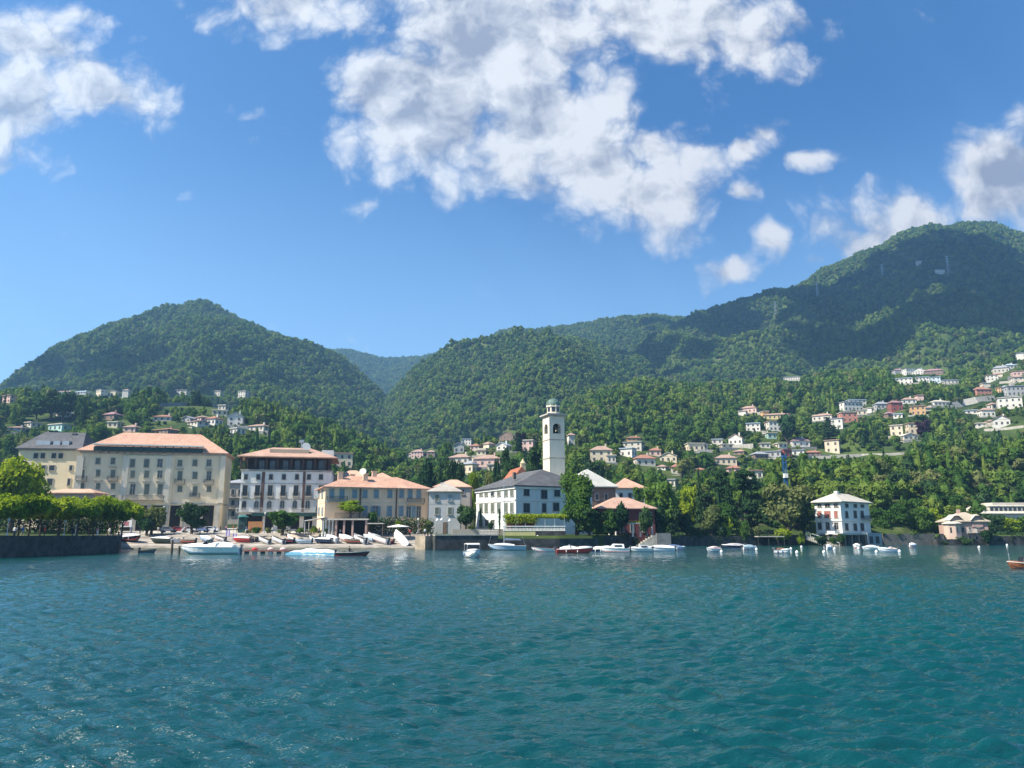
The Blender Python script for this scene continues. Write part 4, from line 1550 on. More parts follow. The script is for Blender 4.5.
o = thing('awning', 'slanting pale canvas awning on thin posts left of the cafe columns', 'awning', at(317, 533, 181) * 1.0)
L0, L1 = at(304, 521, 179), at(325, 517.5, 179)
q = o.location
wcv = L1.x - L0.x
z0_, z1_ = L0.z - q.z, L1.z - q.z
x0_ = L0.x - q.x
MB().add([(x0_, -2, z0_), (x0_ + wcv, -2, z1_), (x0_ + wcv, 2, z1_), (x0_, 2, z0_), (x0_, -2, z0_ + .12), (x0_ + wcv, -2, z1_ + .12), (x0_ + wcv, 2, z1_ + .12), (x0_, 2, z0_ + .12)],
         [(0, 1, 2, 3), (4, 5, 6, 7), (0, 1, 5, 4), (1, 2, 6, 5), (2, 3, 7, 6), (3, 0, 4, 7)]).build('canopy', M_CANVAS, o)
for (x_, y_) in ((x0_ + .2, -1.8), (x0_ + .2, 1.8), (x0_ + wcv - .3, -1.8), (x0_ + wcv - .3, 1.8)):
    MB().tube((x_, y_, -.3), (x_, y_, min(z0_, z1_) + .02), .07).build('post', M_TRIM, o)
o = thing('pergola', 'low dark timber pergola with pale top right of the cafe', 'pergola', at(376, 534, 181))
p0, p1 = at(368, 524, 180), at(384, 524, 180)
wx, zt = (p1.x - p0.x) / 2, p0.z - o.location.z
MB().box(-wx, wx, -1.5, 1.5, zt, zt + .25).build('roof', M_PALE, o)
for sx_ in (-1, 1):
    for sy_ in (-1, 1):
        MB().box(sx_ * (wx - .15) - .08, sx_ * (wx - .15) + .08, sy_ * 1.3 - .08, sy_ * 1.3 + .08, -.3, zt - .002).build('post', M_WOOD, o)


def parasol(px, pyb, pyt, wpx, Y, lab, closed=False, m=M_CANVAS):
    p = at(px, pyb, Y)
    hh = at(px, pyt, Y).z - p.z
    r_ = wpx * (at(px + 1, pyb, Y).x - p.x) / 2
    o = thing('parasol', lab, 'parasol', p)
    MB().tube((0, 0, -.4), (0, 0, hh), .045, n=6).build('pole', M_METAL, o)
    if closed:
        MB().lathe([(.10, hh * .38), (.26, hh * .45), (.2, hh * .75), (.07, hh * .98)], 8).build('canopy', m, o)
    else:
        MB().lathe([(r_, hh - .62), (r_, hh - .5), (r_ * .5, hh - .22), (.06, hh + .02)], 8).build('canopy', m, o)
    return o


parasol(398, 537, 524.5, 22, 178, 'wide open white parasol in front of the ivy wall')
parasol(437, 536, 518, 3, 176, 'closed white parasol on the quay, left of a trio')
parasol(441.5, 536, 517.5, 3, 177, 'closed white parasol on the quay, middle of a trio')
parasol(449.5, 536, 518.5, 3, 175, 'closed white parasol on the quay, right of a trio')

# ivy wall below the apricot house
p0, p1 = at(362, 535, 184), at(428, 535, 184)
vh, fh = leaves([(x, 0, z, 2.2, .8, 1.5) for x in np.linspace(0, p1.x - p0.x, 12) for z in (1.0, 2.9)], 2600, .28, 77)
tag(put('ivy_hedge', npmesh('ivy_hedge', vh, fh, LEAF['dark']), None, (p0.x, 184, p0.z)), 'long dark ivy hedge along the foot of the apricot house', 'hedge')

# --- small grey house
b = Bld('grey_house', 'small plain grey house with shallow faded roof between the apricot house and the white villa', 'house', 428.5, 534, 188, R(2), 460, ('m', 11), 491.5)
b.walls(P_GREY)
b.hip(tiles('weathered_roof', (.46, .42, .36), (.33, .29, .25)), b.f(444, 486)[1] - b.H + 1.0, .6)
for px in (437, 450):
    b.win('F', px, 498, 3.6, 6, 'rect', 'b' if px > 440 else 'g')
    b.win('F', px, 511, 3.6, 7, 'rect', 'g')
b.band(M_STONEL, b.f(444, 504)[1], .12, .03)
b.fbox('door', 443, 447, 522, 534, M_WOOD, -.08, 0)
MB().box(-.5, .5, -.4, .4, 0, 1.6).build('chimney', P_GREY, b.e, (b.W * .4, 4, b.H + .9))

# --- white villa
b = Bld('white_villa', 'large white villa with slate hip roof and two bright window rows below the bell tower', 'villa', 515.5, 533, 182, R(27), 592, ('px', 476), 485.5)
b.walls(P_VILLA)
b.band(M_TRIM, b.H - .75, .55, .3)
b.band(M_TRIM, b.f(517, 500.5)[1], .3, .15)
b.hip(M_SLATE, b.f(520, 472.5)[1] - b.H + 1.5, .7, 7)
for px in (481.2, 486.4, 492.7, 499, 506.3, 512):
    b.win('L', px, 492.8, 3.1, 6.5, 'rect', 'g' if px not in (492.7,) else 'd')
    b.win('L', px, 507.5, 3.1, 9, 'rect', 'g')
for px in (481, 487, 493):
    b.win('L', px, 523, 3.1, 6, 'rect', None)
for px, py, w_, h_ in ((526.5, 492.5, 5.5, 6.5), (544, 494.5, 6, 8.5), (557, 493, 5.5, 7), (526.5, 508, 6, 9), (544, 508, 4, 9), (556, 507, 6, 8), (568, 493, 5, 7)):
    b.win('F', px, py, w_, h_, 'rect', 'd')
for px in (516.2, 534.5):
    b.fbox('pilaster', px - .6, px + .6, 488, 533, M_TRIM, -.14, 0)
for (fx, fy) in ((.12, .25), (.42, .5), (.62, .35)):
    MB().box(-.4, .4, -.35, .35, 0, 1.7).build('chimney', stucco('plaster_umber', (.20, .15, .12)), b.e, (b.W * fx, b.D * fy, b.H + 2.0))

# --- bell tower
Yt = 232
pc = at(554, 475, Yt)
zb_ = 5.0
mp = (at(555, 440, Yt) - at(554, 440, Yt)).x
bt = thing('bell_tower', 'tall pale stone bell tower with arched belfry and green dome', 'tower', (pc.x, Yt, zb_), R(21))
zp = lambda py: at(554, py, Yt).z - zb_
HW = 9.0 * mp / 2 * 1.0 * 1.75 / 1.28
HW = (21.2 * mp) / (2 * (math.cos(R(21)) + math.sin(R(21))))
sh_ = MB().box(-HW, HW, -HW, HW, -2, zp(459.2))
sh_.box(-HW, HW, -HW, HW, zp(458.2), zp(441))
sh_.build('shaft', P_TOWER, bt)
for (py0, py1, o_) in ((459.2, 458.2, .16), (441, 440, .14)):
    MB().box(-HW - o_, HW + o_, -HW - o_, HW + o_, zp(py0), zp(py1)).build('string_course', mat('tower_trim', (.42, .39, .33), .9), bt)
# belfry: four corner piers and arches
zb0, zb1 = zp(440), zp(417.5)
pier = HW * .48
ow = HW - pier
be = MB()
for sx_ in (-1, 1):
    for sy_ in (-1, 1):
        be.box(min(sx_ * ow, sx_ * HW), max(sx_ * ow, sx_ * HW), min(sy_ * ow, sy_ * HW), max(sy_ * ow, sy_ * HW), zb0, zb1)
zs = zp(424.5) - ow
for (ux, uy) in ((1, 0), (-1, 0), (0, 1), (0, -1)):
    n = 10
    arc = [(ow * math.cos(PI * i / n), zs + ow * math.sin(PI * i / n)) for i in range(n + 1)]
    for i in range(n):
        (x0, z0), (x1, z1) = arc[i], arc[i + 1]
        for dpt in (0,):
            v = []
            for d_ in (HW - .004, HW - .75):
                for (x_, z_) in ((x0, z0), (x1, z1), (x1, zb1), (x0, zb1)):
                    v.append((ux * d_ - uy * x_, uy * d_ + ux * x_, z_))
            be.add(v, [(0, 1, 2, 3), (4, 5, 6, 7), (0, 1, 5, 4), (3, 2, 6, 7)])
    v = []
    for d_ in (HW - .004, HW - .5):
        for (x_, z_) in ((-ow, zb0), (ow, zb0), (ow, zp(434.5)), (-ow, zp(434.5))):
            v.append((ux * d_ - uy * x_, uy * d_ + ux * x_, z_))
    be.add(v, [(0, 1, 2, 3), (4, 5, 6, 7), (0, 1, 5, 4), (3, 2, 6, 7)])
be.box(-HW + .1, HW - .1, -HW + .1, HW - .1, zb0 + .01, zp(436.5))
be.build('belfry', P_TOWER, bt)
MB().box(-ow * .8, ow * .8, -ow * .8, ow * .8, zp(436.4), zp(418)).build('belfry_core', M_DARKIN, bt)  # black box added so the belfry looks shaded inside
MB().lathe([(.75, 0), (.72, .25), (.5, .7), (.34, 1.2), (.1, 1.4)], 14, (0, -HW * .84, zp(433))).tube((-ow * .9, -HW * .84, zp(433) + 1.5), (ow * .9, -HW * .84, zp(433) + 1.5), .12).build('bell', mat('bronze', (.10, .075, .04), .4, .2, 2, .5, .8), bt)
co = MB().box(-HW - .35, HW + .35, -HW - .35, HW + .35, zp(417.5), zp(416.4)).box(-HW - .75, HW + .75, -HW - .75, HW + .75, zp(416.39), zp(415))
co.build('cornice', mat('tower_trim', (.42, .39, .33), .9), bt)
rd = 7.3 * mp
dr = MB().lathe([(rd * 1.04, 0), (rd * 1.04, .3), (rd * .93, .32), (rd * .93, zp(406.5) - zp(415) - .4), (rd * 1.05, zp(406.5) - zp(415) - .35), (rd * 1.05, zp(406) - zp(415))], 8, (0, 0, zp(415)))
dr.build('drum', P_TOWER, bt)
for k in range(8):
    a = PI / 8 + k * PI / 4
    rr = rd * .93 * math.cos(PI / 8)
    o = MB().box(-.5, .5, -.06, .03, .5, 2.0).build('drum_window', M_GLASS, bt, (rr * math.cos(a), rr * math.sin(a), zp(414)), a + PI / 2)
hd = zp(398.5) - zp(406)
MB().lathe([(rd * 1.02 * math.cos(q), zp(406) + hd * math.sin(q)) for q in np.linspace(0, PI / 2 * .97, 9)], 16).build('dome', mat('verdigris_copper', (.10, .16, .13), .6, .35, 1.2), bt, smooth=False)
MB().tube((0, 0, zp(398.8)), (0, 0, zp(393.5)), .16, .07).cbox((0, 0, zp(395)), (.9, .12, .14)).build('cross', M_IRON, bt)

# church gable and nave roof behind the villa
b = Bld('church', 'church behind the villa with red brick gable front and small bell lantern', 'church', 515, 500, 222, R(14), 528, ('m', 22), 476.5, z0=5.0)
b.walls(P_ROSE)
gx = MB()
zt = b.f(522, 466.5)[1]
gx.add([(-.4, -.5, b.H - .1), (b.W + .4, -.5, b.H - .1), (b.W / 2, -.5, zt), (-.4, b.D, b.H - .1), (b.W + .4, b.D, b.H - .1), (b.W / 2, b.D, zt)], [(0, 1, 2), (3, 5, 4), (0, 2, 5, 3), (1, 4, 5, 2), (0, 3, 4, 1)])
gx.build('gable_roof', tiles('church_tiles', (.42, .16, .09), (.28, .10, .06)), b.e)
a, z = b.f(525.5, 470)
ln = MB().box(-.7, .7, -.7, .7, 0, 2.2).lathe([(.95, 2.21), (.5, 2.9), (.1, 3.6)], 8)
ln.build('lantern', stucco('plaster_lantern', (.62, .50, .30)), b.e, (a, 3, zt - 1.0))
b = Bld('church_hall', 'brown-walled church hall with broad pale grey roof right of the bell tower', 'building', 566, 530, 214, R(6), 616, ('m', 16), 486.5)
b.walls(stucco('plaster_umber', (.20, .15, .12)))
b.hip(tiles('light_slate', (.52, .51, .46), (.40, .39, .35)), b.f(585, 473)[1] - b.H + 1.4, .8, 5)
for px in (597, 606):
    b.win('F', px, 497, 3, 6, 'rect', 'd')
b.fbox('gutter', 566, 616, 487.2, 488.2, M_SHUTD, -.95, -.82)

# terracotta house and oxblood house
b = Bld('tiled_house', 'pale house with bright terracotta hip roof right of the church hall', 'house', 615, 530, 232, R(5), 645, ('m', 12), 488)
b.walls(P_WHITE)
b.hip(M_TERRA, b.f(630, 480)[1] - b.H + .9, .8, 6)
for px in (621, 630, 638):
    b.win('F', px, 496, 3, 6, 'rect', 'd')
b = Bld('oxblood_house', 'dark red lakeside house with terracotta roof behind a white pergola', 'house', 600, 537, 196, R(6), 655, ('m', 13), 508.5)
b.walls(P_OX)
b.hip(tiles('brown_tiles', (.52, .34, .26), (.34, .21, .155)), b.f(625, 499.5)[1] - b.H + .7, .7, 6)
for px in (608, 641, 650):
    b.win('F', px, 516, 3, 7, 'rect', 'd')
for px in (612, 622, 632, 644):
    b.win('F', px, 528, 3, 8, 'rect', 'd')
MB().box(-5, .5, -1, 6, -1, b.H - 1.4).build('side_wing', P_OX, b.e)
MB().box(-5.4, .2, -1.5, 6.3, b.H - 1.38, b.H - 1.0).build('side_roof', M_TERRA, b.e)

# --- right white villa
b = Bld('lakeside_villa', 'white three-storey lakeside villa with pale hip roof and red shutters standing over the right shore', 'villa', 841.5, 537, 218, R(40), 870, ('px', 815.5), 501.5)
b.walls(P_WHITE)
b.hip(M_PALE, b.f(842, 494)[1] - b.H + .4, .9, 5.5)
b.band(M_TRIM, b.f(842, 520.8)[1], .4, .25)
b.band(M_TRIM, b.H - .5, .25, .2)
for px, sh in ((819.5, None), (827.5, None), (836, None)):
    b.win('L', px, 505, 3.6 if px != 827.5 else 5, 4, 'rect', None)
    b.win('L', px, 514.5, 3.4 if px != 827.5 else 6, 7, 'rect', 'r')
    b.win('L', px + .5, 526, 3.6, 7, 'rect', 'd' if px < 825 else None)
for px in (846.5, 855, 862):
    b.win('F', px, 505, 3, 5, 'rect', 'd')
    b.win('F', px, 514.5, 3, 7, 'arch' if px == 846.5 else 'rect', 'd')
    b.win('F', px, 527, 3.2, 7, 'rect', 'd')
b.balcony('F', 860.5, 869, 519, 1.0)
MB().box(-.6, .6, -.5, .5, 0, 1.8).build('chimney', P_WHITE, b.e, (b.W * .35, b.D * .5, b.H + 1.6))
b.fbox('entrance_canopy', 832, 840, 531, 534, M_CANVAS, -3, -.05, 'L')
o = thing('boathouse', 'open stone boathouse with row of pillars under the white lakeside villa', 'boathouse', (0, 0, 0))
pL, pR = at(842, 547, 215), at(882, 547, 221)
o.location = (pL.x, 215, 0)
dd = Vector((pR.x - pL.x, 221 - 215, 0))
o.rotation_euler.z = math.atan2(dd.y, dd.x)
L_ = dd.length
zt = at(855, 535, 216).z
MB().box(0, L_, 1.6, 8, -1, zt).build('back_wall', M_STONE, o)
MB().box(-.3, L_ * .62, -.2, 8, zt + .003, zt + .5).build('deck', M_STONEL, o)
for i in range(8):
    x = .2 + L_ * .6 * i / 7
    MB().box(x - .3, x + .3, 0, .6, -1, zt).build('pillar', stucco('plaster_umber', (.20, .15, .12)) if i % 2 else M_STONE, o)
MB().box(L_ * .64, L_, -.3, 1.55, -1, zt + .6).build('annex_wall', stucco('plaster_bluish', (.30, .32, .33)), o)
for fx in (.72, .88):
    MB().box(L_ * fx - .7, L_ * fx + .7, -.36, -.305, .5, zt - .4).build('door', M_SHUTD, o)
# sloping white stair rail to the water
o = thing('lake_stair', 'straight white stair ramp sloping down to the water beside the lakeside villa', 'stairs', (0, 0, 0))
q0, q1 = at(806, 535, 218), at(839, 546, 212)
o.location = q1
v0 = q0 - q1
mb = MB()
N_ = 14
for i in range(N_):
    c0 = v0 * (i / N_)
    c1 = v0 * ((i + 1) / N_)
    mb.box(min(c0.x, c1.x), max(c0.x, c1.x), min(c0.y, c1.y) - .2, max(c0.y, c1.y) + 1.4, c0.z - 1.2, c1.z)
mb.build('steps', M_STONEL, o)
rl = MB()
rl.tube((0, -.3, .9), (v0.x, v0.y - .3, v0.z + .9), .07)
for i in range(9):
    c0 = v0 * (i / 8)
    rl.tube((c0.x, c0.y - .3, c0.z - .3), (c0.x, c0.y - .3, c0.z + .9), .05)
rl.build('handrail', M_TRIM, o)

# --- rose villa with turret
b = Bld('rose_villa', 'rose-pink villa with pale jerkinhead roof and corner turret on the right shore', 'villa', 953, 546, 226.5, R(-9), 989, ('m', 10), 521.5)
b.walls(P_ROSE)
rh = b.f(965, 514)[1] - b.H + .5
hip_ = MB()
hip_roof(hip_, b.W, b.D, b.H, rh, .7, 'h', 0, 3)
ro = hip_.build('roof', tiles('tan_roof', (.47, .40, .31), (.36, .30, .23)), b.e, (b.W / 2, b.D / 2, 0))
for fx in (.12, .70):
    W2 = b.W * .15
    g_ = MB()
    xx = b.W * fx
    g_.add([(xx - W2, -.3, b.H - 1.6), (xx + W2, -.3, b.H - 1.6), (xx + W2, -.3, b.H + .4), (xx + W2 * .4, -.3, b.H + 1.6), (xx - W2 * .4, -.3, b.H + 1.6), (xx - W2, -.3, b.H + .4),
            (xx - W2, .4, b.H - 1.6), (xx + W2, .4, b.H - 1.6), (xx + W2, .4, b.H + .4), (xx + W2 * .4, .4, b.H + 1.6), (xx - W2 * .4, .4, b.H + 1.6), (xx - W2, .4, b.H + .4)],
           [(0, 1, 2, 3, 4, 5), (0, 5, 11, 6), (1, 7, 8, 2), (0, 6, 7, 1)])
    gd = g_.build('gable', P_ROSE, b.e)
    MB().add([(xx - W2 - .5, -1.0, b.H + .35), (xx - W2 * .4, -1.0, b.H + 1.75), (xx + W2 * .4, -1.0, b.H + 1.75), (xx + W2 + .5, -1.0, b.H + .35),
              (xx - W2 - .5, b.D * .4, b.H + .35), (xx - W2 * .4, b.D * .4, b.H + 1.75), (xx + W2 * .4, b.D * .4, b.H + 1.75), (xx + W2 + .5, b.D * .4, b.H + .35),
              (xx, -.5, b.H + 2.1), (xx, b.D * .4, b.H + 2.1)],
             [(0, 1, 5, 4), (2, 3, 7, 6), (1, 8, 9, 5), (8, 2, 6, 9), (1, 2, 8)]).build('gable_roof', M_PALE, gd)
    b.win('F', 955.5 + 32 * fx, 525, 3, 5, 'arch', None)
tz = b.f(948, 524)[1]
MB().lathe([(2.4, -1.5), (2.4, tz)], 8, (.2, .6, 0)).build('turret', stucco('plaster_rose_pale', (.58, .43, .34)), b.e)
MB().lathe([(2.9, tz), (2.9, tz + .2), (.2, tz + 1.2)], 8, (.2, .6, 0)).build('turret_roof', M_PALE, b.e)
for px in (956, 963, 970, 977):
    b.win('F', px, 530, 2.5, 5, 'rect', 'd')
    b.win('F', px, 539, 2.5, 5, 'rect', 'd')
for k in range(3):
    a = R(-150 + 45 * k) + R(22.5)
    for z_ in (tz - 2.6, tz - 6):
        MB().box(-.45, .45, -.05, .03, 0, 1.6).build('turret_window', M_GLASS, b.e, (  .2 + 2.24 * math.cos(a), .6 + 2.24 * math.sin(a), z_), a + PI / 2)
b.balcony('F', 966, 976, 532.5, 1.2, M_STONEL, M_TRIM)
MB().box(-.4, .4, -.4, .4, 0, 1.5).build('chimney', P_ROSE, b.e, (b.W * .42, b.D * .5, b.H + rh - .5))

# --- big pale building at the right edge
b = Bld('pale_palace', 'wide cream palace with pale mansard roof and row of dormers at right edge', 'building', 984, 536, 262, R(-2), 1075, ('m', 15), 513.5)
b.walls(stucco('plaster_pale_cream', (.66, .58, .47)))
zt = b.f(1010, 505)[1]
rf = MB()
x0, x1, d0, d1 = -.8, b.W + .8, -.8, b.D + .8
rf.add([(x0, d0, b.H), (x1, d0, b.H), (x1, d1, b.H), (x0, d1, b.H), (x0 + 4, d0 + 3, zt), (x1 - 4, d0 + 3, zt), (x1 - 4, d1 - 3, zt), (x0 + 4, d1 - 3, zt)],
       [(0, 1, 5, 4), (1, 2, 6, 5), (2, 3, 7, 6), (3, 0, 4, 7), (4, 5, 6, 7), (3, 2, 1, 0)])
ro = rf.build('roof', M_PALE, b.e)
MB().box(b.W * .2, b.W * .75, 4, b.D - 4, zt + .003, zt + 1.0).build('roof_monitor', M_PALE, ro)
for i in range(16):
    px = 992 + i * 4.6
    a, z = b.f(px, 511)
    o = MB().box(-.75, .75, -.2, 2.0, 0, 1.7).box(-1, 1, -.4, 2.0, 1.702, 1.9).build('dormer', M_PALE, b.e, (a, .2, b.H + .7))
    MB().box(-.5, .5, -.25, -.203, .25, 1.5).build('pane', M_GLASS, o)
for i in range(12):
    b.win('F', 988 + i * 5, 520, 2.2, 5, 'rect', None)
    b.win('F', 988 + i * 5, 531, 2.2, 5, 'rect', None)

# ------------------------------------------------------------------ quay walls, garden walls, pergolas
def wall(name, label, pts, z0, z1, th, m, cap=None, cat='wall'):
    """pts: (px, py, Y) foot points in plan"""
    g = [at(*q) for q in pts]
    rings = []
    for i, q in enumerate(g):
        a = g[max(0, i - 1)]
        c_ = g[min(len(g) - 1, i + 1)]
        d = Vector((c_.x - a.x, c_.y - a.y, 0)).normalized()
        n = Vector((-d.y, d.x, 0)) * th
        rings.append([(q.x, q.y, z0), (q.x + n.x, q.y + n.y, z0), (q.x + n.x, q.y + n.y, z1), (q.x, q.y, z1)])
    o = MB().loft(rings).build(name, m)
    tag(o, label, cat)
    if cap:
        cr = [[(r[0][0] - .0, r[0][1] - .12, z1 + .003), (r[1][0], r[1][1] + .1, z1 + .003), (r[1][0], r[1][1] + .1, z1 + .2), (r[0][0], r[0][1] - .12, z1 + .2)] for r in rings]
        MB().loft(cr).build('coping', cap, o)
    return o


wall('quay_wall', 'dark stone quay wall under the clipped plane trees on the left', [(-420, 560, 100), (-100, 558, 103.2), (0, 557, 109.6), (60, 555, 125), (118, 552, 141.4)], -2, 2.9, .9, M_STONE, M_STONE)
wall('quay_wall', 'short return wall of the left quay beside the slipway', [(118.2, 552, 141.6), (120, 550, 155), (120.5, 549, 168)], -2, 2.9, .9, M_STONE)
# promenade sheet on the left quay
s_ = np.linspace(S(-300), S(117.5), 30)
a_ = [(q * (shore(q) + .3), float(shore(q) + .3), 2.905) for q in s_]
b_ = [(q * 200, 200., 3.8) for q in s_]
mb = MB()
for i in range(29):
    mb.add([a_[i], a_[i + 1], b_[i + 1], b_[i]], [(0, 1, 2, 3)])
tag(mb.build('promenade', mat('gravel_promenade', (.33, .29, .23), .95, .2, .6)), kind='structure')

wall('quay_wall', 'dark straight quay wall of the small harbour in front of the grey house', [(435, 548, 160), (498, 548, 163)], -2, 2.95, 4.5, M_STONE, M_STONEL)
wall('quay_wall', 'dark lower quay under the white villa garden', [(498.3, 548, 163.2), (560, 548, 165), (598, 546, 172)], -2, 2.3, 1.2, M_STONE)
wall('garden_wall', 'pale sandy garden wall left of the white villa', [(452, 534, 172), (506, 534, 174)], 2, 4.4, .5, stucco('plaster_sand', (.50, .42, .33)))
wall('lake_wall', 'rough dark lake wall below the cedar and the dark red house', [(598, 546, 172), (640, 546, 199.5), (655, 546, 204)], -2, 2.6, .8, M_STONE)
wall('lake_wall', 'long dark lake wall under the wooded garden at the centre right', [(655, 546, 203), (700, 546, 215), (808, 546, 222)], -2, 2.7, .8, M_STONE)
wall('lake_wall', 'grey stone lake wall left of the rose-pink villa', [(884, 545, 224.6), (945, 545, 226.4)], -2, 3.3, .8, mat('mid_stone', (.13, .125, .11), .9, .4, .6))
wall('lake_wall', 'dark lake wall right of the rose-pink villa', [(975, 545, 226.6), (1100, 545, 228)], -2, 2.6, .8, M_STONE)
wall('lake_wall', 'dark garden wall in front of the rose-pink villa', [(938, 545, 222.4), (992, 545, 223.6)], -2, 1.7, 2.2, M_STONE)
wall('harbour_pier', 'short stone pier beside the slipway harbour mouth', [(415, 547, 165), (425, 547, 163)], -2, 2.9, 2.2, mat('tan_stone', (.38, .31, .22), .9, .3, .5), None, 'pier')

# bright clipped hedge pergola of the villa terrace
p0, p1 = at(505, 526, 171), at(565, 526, 173)
o = thing('hedge_pergola', 'bright yellow-green clipped creeper pergola over the white villa terrace', 'pergola', (p0.x, 171, 2.3))
L_ = p1.x - p0.x
zt = at(530, 514, 171).z - 2.3
zm = at(530, 524, 171).z - 2.3
lob = []
for i in range(26):
    x = L_ * (i + .5) / 26
    deep = 1 if x < L_ * .52 else 0
    lob.append((x, 1.2, zt - .45, 1.0, 1.5, .55))
    if deep:
        lob.append((x, .6, (zt + zm) / 2, .8, .8, (zt - zm) / 2))
v, f = leaves(lob, 5200, .17, 5, shell=.3)
put('creeper', npmesh('creeper', v, f, LEAF['bright']), o)
for i in range(7):
    x = .2 + (L_ - .4) * i / 6
    MB().box(x - .12, x + .12, .9, 1.14, 0, zt - .3).build('post', M_TRIM, o)
MB().box(0, L_ * .5, 2.4, 2.8, -.3, zt - .8).build('back_wall', P_OX, o)
o = thing('terrace_balustrade', 'white balustrade with low ochre wall along the villa terrace', 'balustrade', (p0.x - .3, 170.2, 2.0))
zb1 = at(530, 526, 170).z - 2.0
zb0 = at(530, 531, 170).z - 2.0
mb = MB()
nb_ = 44
for i in range(nb_):
    x = L_ * i / (nb_ - 1)
    mb.lathe([(.09, zb0 + .12), (.13, zb0 + .4), (.06, zb0 + .8), (.09, zb1 - .15)], 6, (x, 0, 0))
mb.build('balusters', M_TRIM, o)
MB().box(-.2, L_ + .2, -.2, .2, zb1 - .15, zb1 + .03).box(-.2, L_ + .2, -.2, .2, zb0, zb0 + .12).build('rail', M_TRIM, o)
MB().box(-.2, L_ * .52, -.12, .3, -1, zb0 - .003).build('wall', stucco('plaster_ochre', (.50, .46, .20)), o)
MB().box(L_ * .52 + .01, L_ + .2, -.12, .3, -1, zb0 - .003).build('dark_wall', M_STONE, o)
# white colonnade pergola
p0 = at(608, 536, 190)
p1 = at(652, 536, 190)
o = thing('colonnade_pergola', 'white stone pergola with green creeper top in front of the dark red house', 'pergola', (p0.x, 189, 2.6))
L_ = p1.x - p0.x
zt = at(630, 522.5, 189).z - 2.6
for fx in (.02, .17, .55, .72, .86, .99):
    MB().lathe([(.34, 0), (.24, .2), (.2, zt - .7), (.3, zt - .45), (.32, zt - .32)], 9, (L_ * fx, 0, 0)).build('column', M_TRIM, o)
MB().box(-.4, L_ + .2, -.3, .3, zt - .31, zt - .05).box(-.4, L_ + .2, 2.1, 2.7, zt - .31, zt - .05).build('beam', M_TRIM, o)
v, f = leaves([(x, 1.2, zt + .1, 1.0, 1.7, .28) for x in np.linspace(0, L_ * .72, 14)], 1500, .2, 9, shell=.4)
put('creeper', npmesh('creeper', v, f, LEAF['bright']), o)
# stone stairs to the lake
o = thing('lake_stair', 'pale stone stair down to the moored boats below the white pergola', 'stairs', at(643, 548, 186))
mb = MB()
for i in range(8):
    mb.box(-2.2 + i * .6, 3.2, -1.6, 1.2, -1.5 if i == 0 else .38 * i - .01 * i, .38 * (i + 1))
mb.build('steps', M_STONEL, o)
MB().box(3.22, 6.6, -1.8, 1.3, -1.5, 3.6).build('landing', mat('landing_stone', (.15, .16, .16), .9, .35, .7), o)
# jetty with thin frame at the right centre
o = thing('jetty', 'slim iron boat landing with pale deck over the water left of the round tree', 'jetty', at(768, 540, 216))
p1 = at(757, 537, 216)
p2 = at(783, 537, 216)
zt = p1.z - o.location.z
mb = MB().box(p1.x - o.location.x, p2.x - o.location.x, -1.2, 3, zt, zt + .25)
mb.build('deck', M_STONEL, o)
lg = MB()
for fx in (0, .4, .75, 1):
    x = (p1.x - o.location.x) + (p2.x - p1.x) * fx
    lg.tube((x, -1, -o.location.z - 1), (x, -1, zt), .09)
    lg.tube((x, -1.1, zt + .25), (x, -1.1, zt + 1.3), .05)
lg.tube((p1.x - o.location.x, -1.1, zt + 1.3), (p2.x - o.location.x, -1.1, zt + 1.3), .05)
lg.build('frame', M_IRON, o)

# ------------------------------------------------------------------ trees one can single out near the lake
HAND = []


def T(kind, leaf, px, pyb, pyt, w, Y, lab, **kw):
    if Y >= 300:
        Y = ground_hit(px, pyb).y
    HAND.append((px, w, pyt, Y))
    if kind == 'tall':
        w = w * 1.3
    return ptree(kind, leaf, px, pyb, pyt, w, Y, lab, **kw)


T('broad', 'bright', 10, 540, 451, 56, 150, 'big round bright green tree rising behind the clipped planes at the left edge', n=5200, size=.075, seed=2, zbase=3.0)
T('broad', 'bright', -40, 540, 455, 60, 150, 'sunlit tree beside the big round one, mostly beyond the left edge', n=2600, size=.09, seed=4, zbase=3.0)
# clipped plane trees in a double row on the left quay
for i, (px, Y) in enumerate(((-62, 107), (-36, 109), (-12, 112), (11, 116), (33, 121), (53, 127), (71, 132), (88, 137), (103, 142), (117, 147), (-20, 121), (22, 127), (52, 136), (84, 147), (106, 154))):
    p = at(px, 540, Y)
    top = at(px, 491.5 if i < 10 else 494, Y).z
    if i < 10:
        top = at(px, 491 + max(0, px) * .075, Y).z
    tr_ = tree('pollard', 'bright', (p.x, Y + 1.5, 2.9), 3.1, top - 2.9, 'clipped flat-topped plane tree with yellow-green crown in the row on the dark left quay', 'clipped plane trees on the left quay',
               trunk_h=(top - 2.9) * .34, trunk_w=.48, n=4800, size=.105, seed=20 + i % 3)
T('bush', 'olive', 151, 531, 505.5, 30, 183, 'pale green rounded bush before the big hotel arcade', n=1800, size=.1, seed=3, name='shrub', cat='shrub', zbase=3.4)
T('bush', 'dark', 147, 531, 515, 24, 181, 'dark round bush in front of the pale one by the big hotel', n=1400, size=.1, seed=4, name='shrub', cat='shrub', zbase=3.4)
T('broad', 'dark', 192, 531, 502, 30, 184, 'dark rounded tree in front of the right half of the big hotel', n=2600, size=.1, seed=5, zbase=3.4)
T('broad', 'mid', 282, 533, 509, 32, 182, 'loose spiky green tree in front of the white corner hotel', n=2000, size=.12, seed=6, zbase=3.4)
T('bush', 'bright', 314, 533, 526, 9, 180, 'small yellow-green bush under the slanting awning', n=700, size=.14, seed=7, name='shrub', cat='shrub', zbase=3.4)
zt_ = at(350, 514.5, 181).z
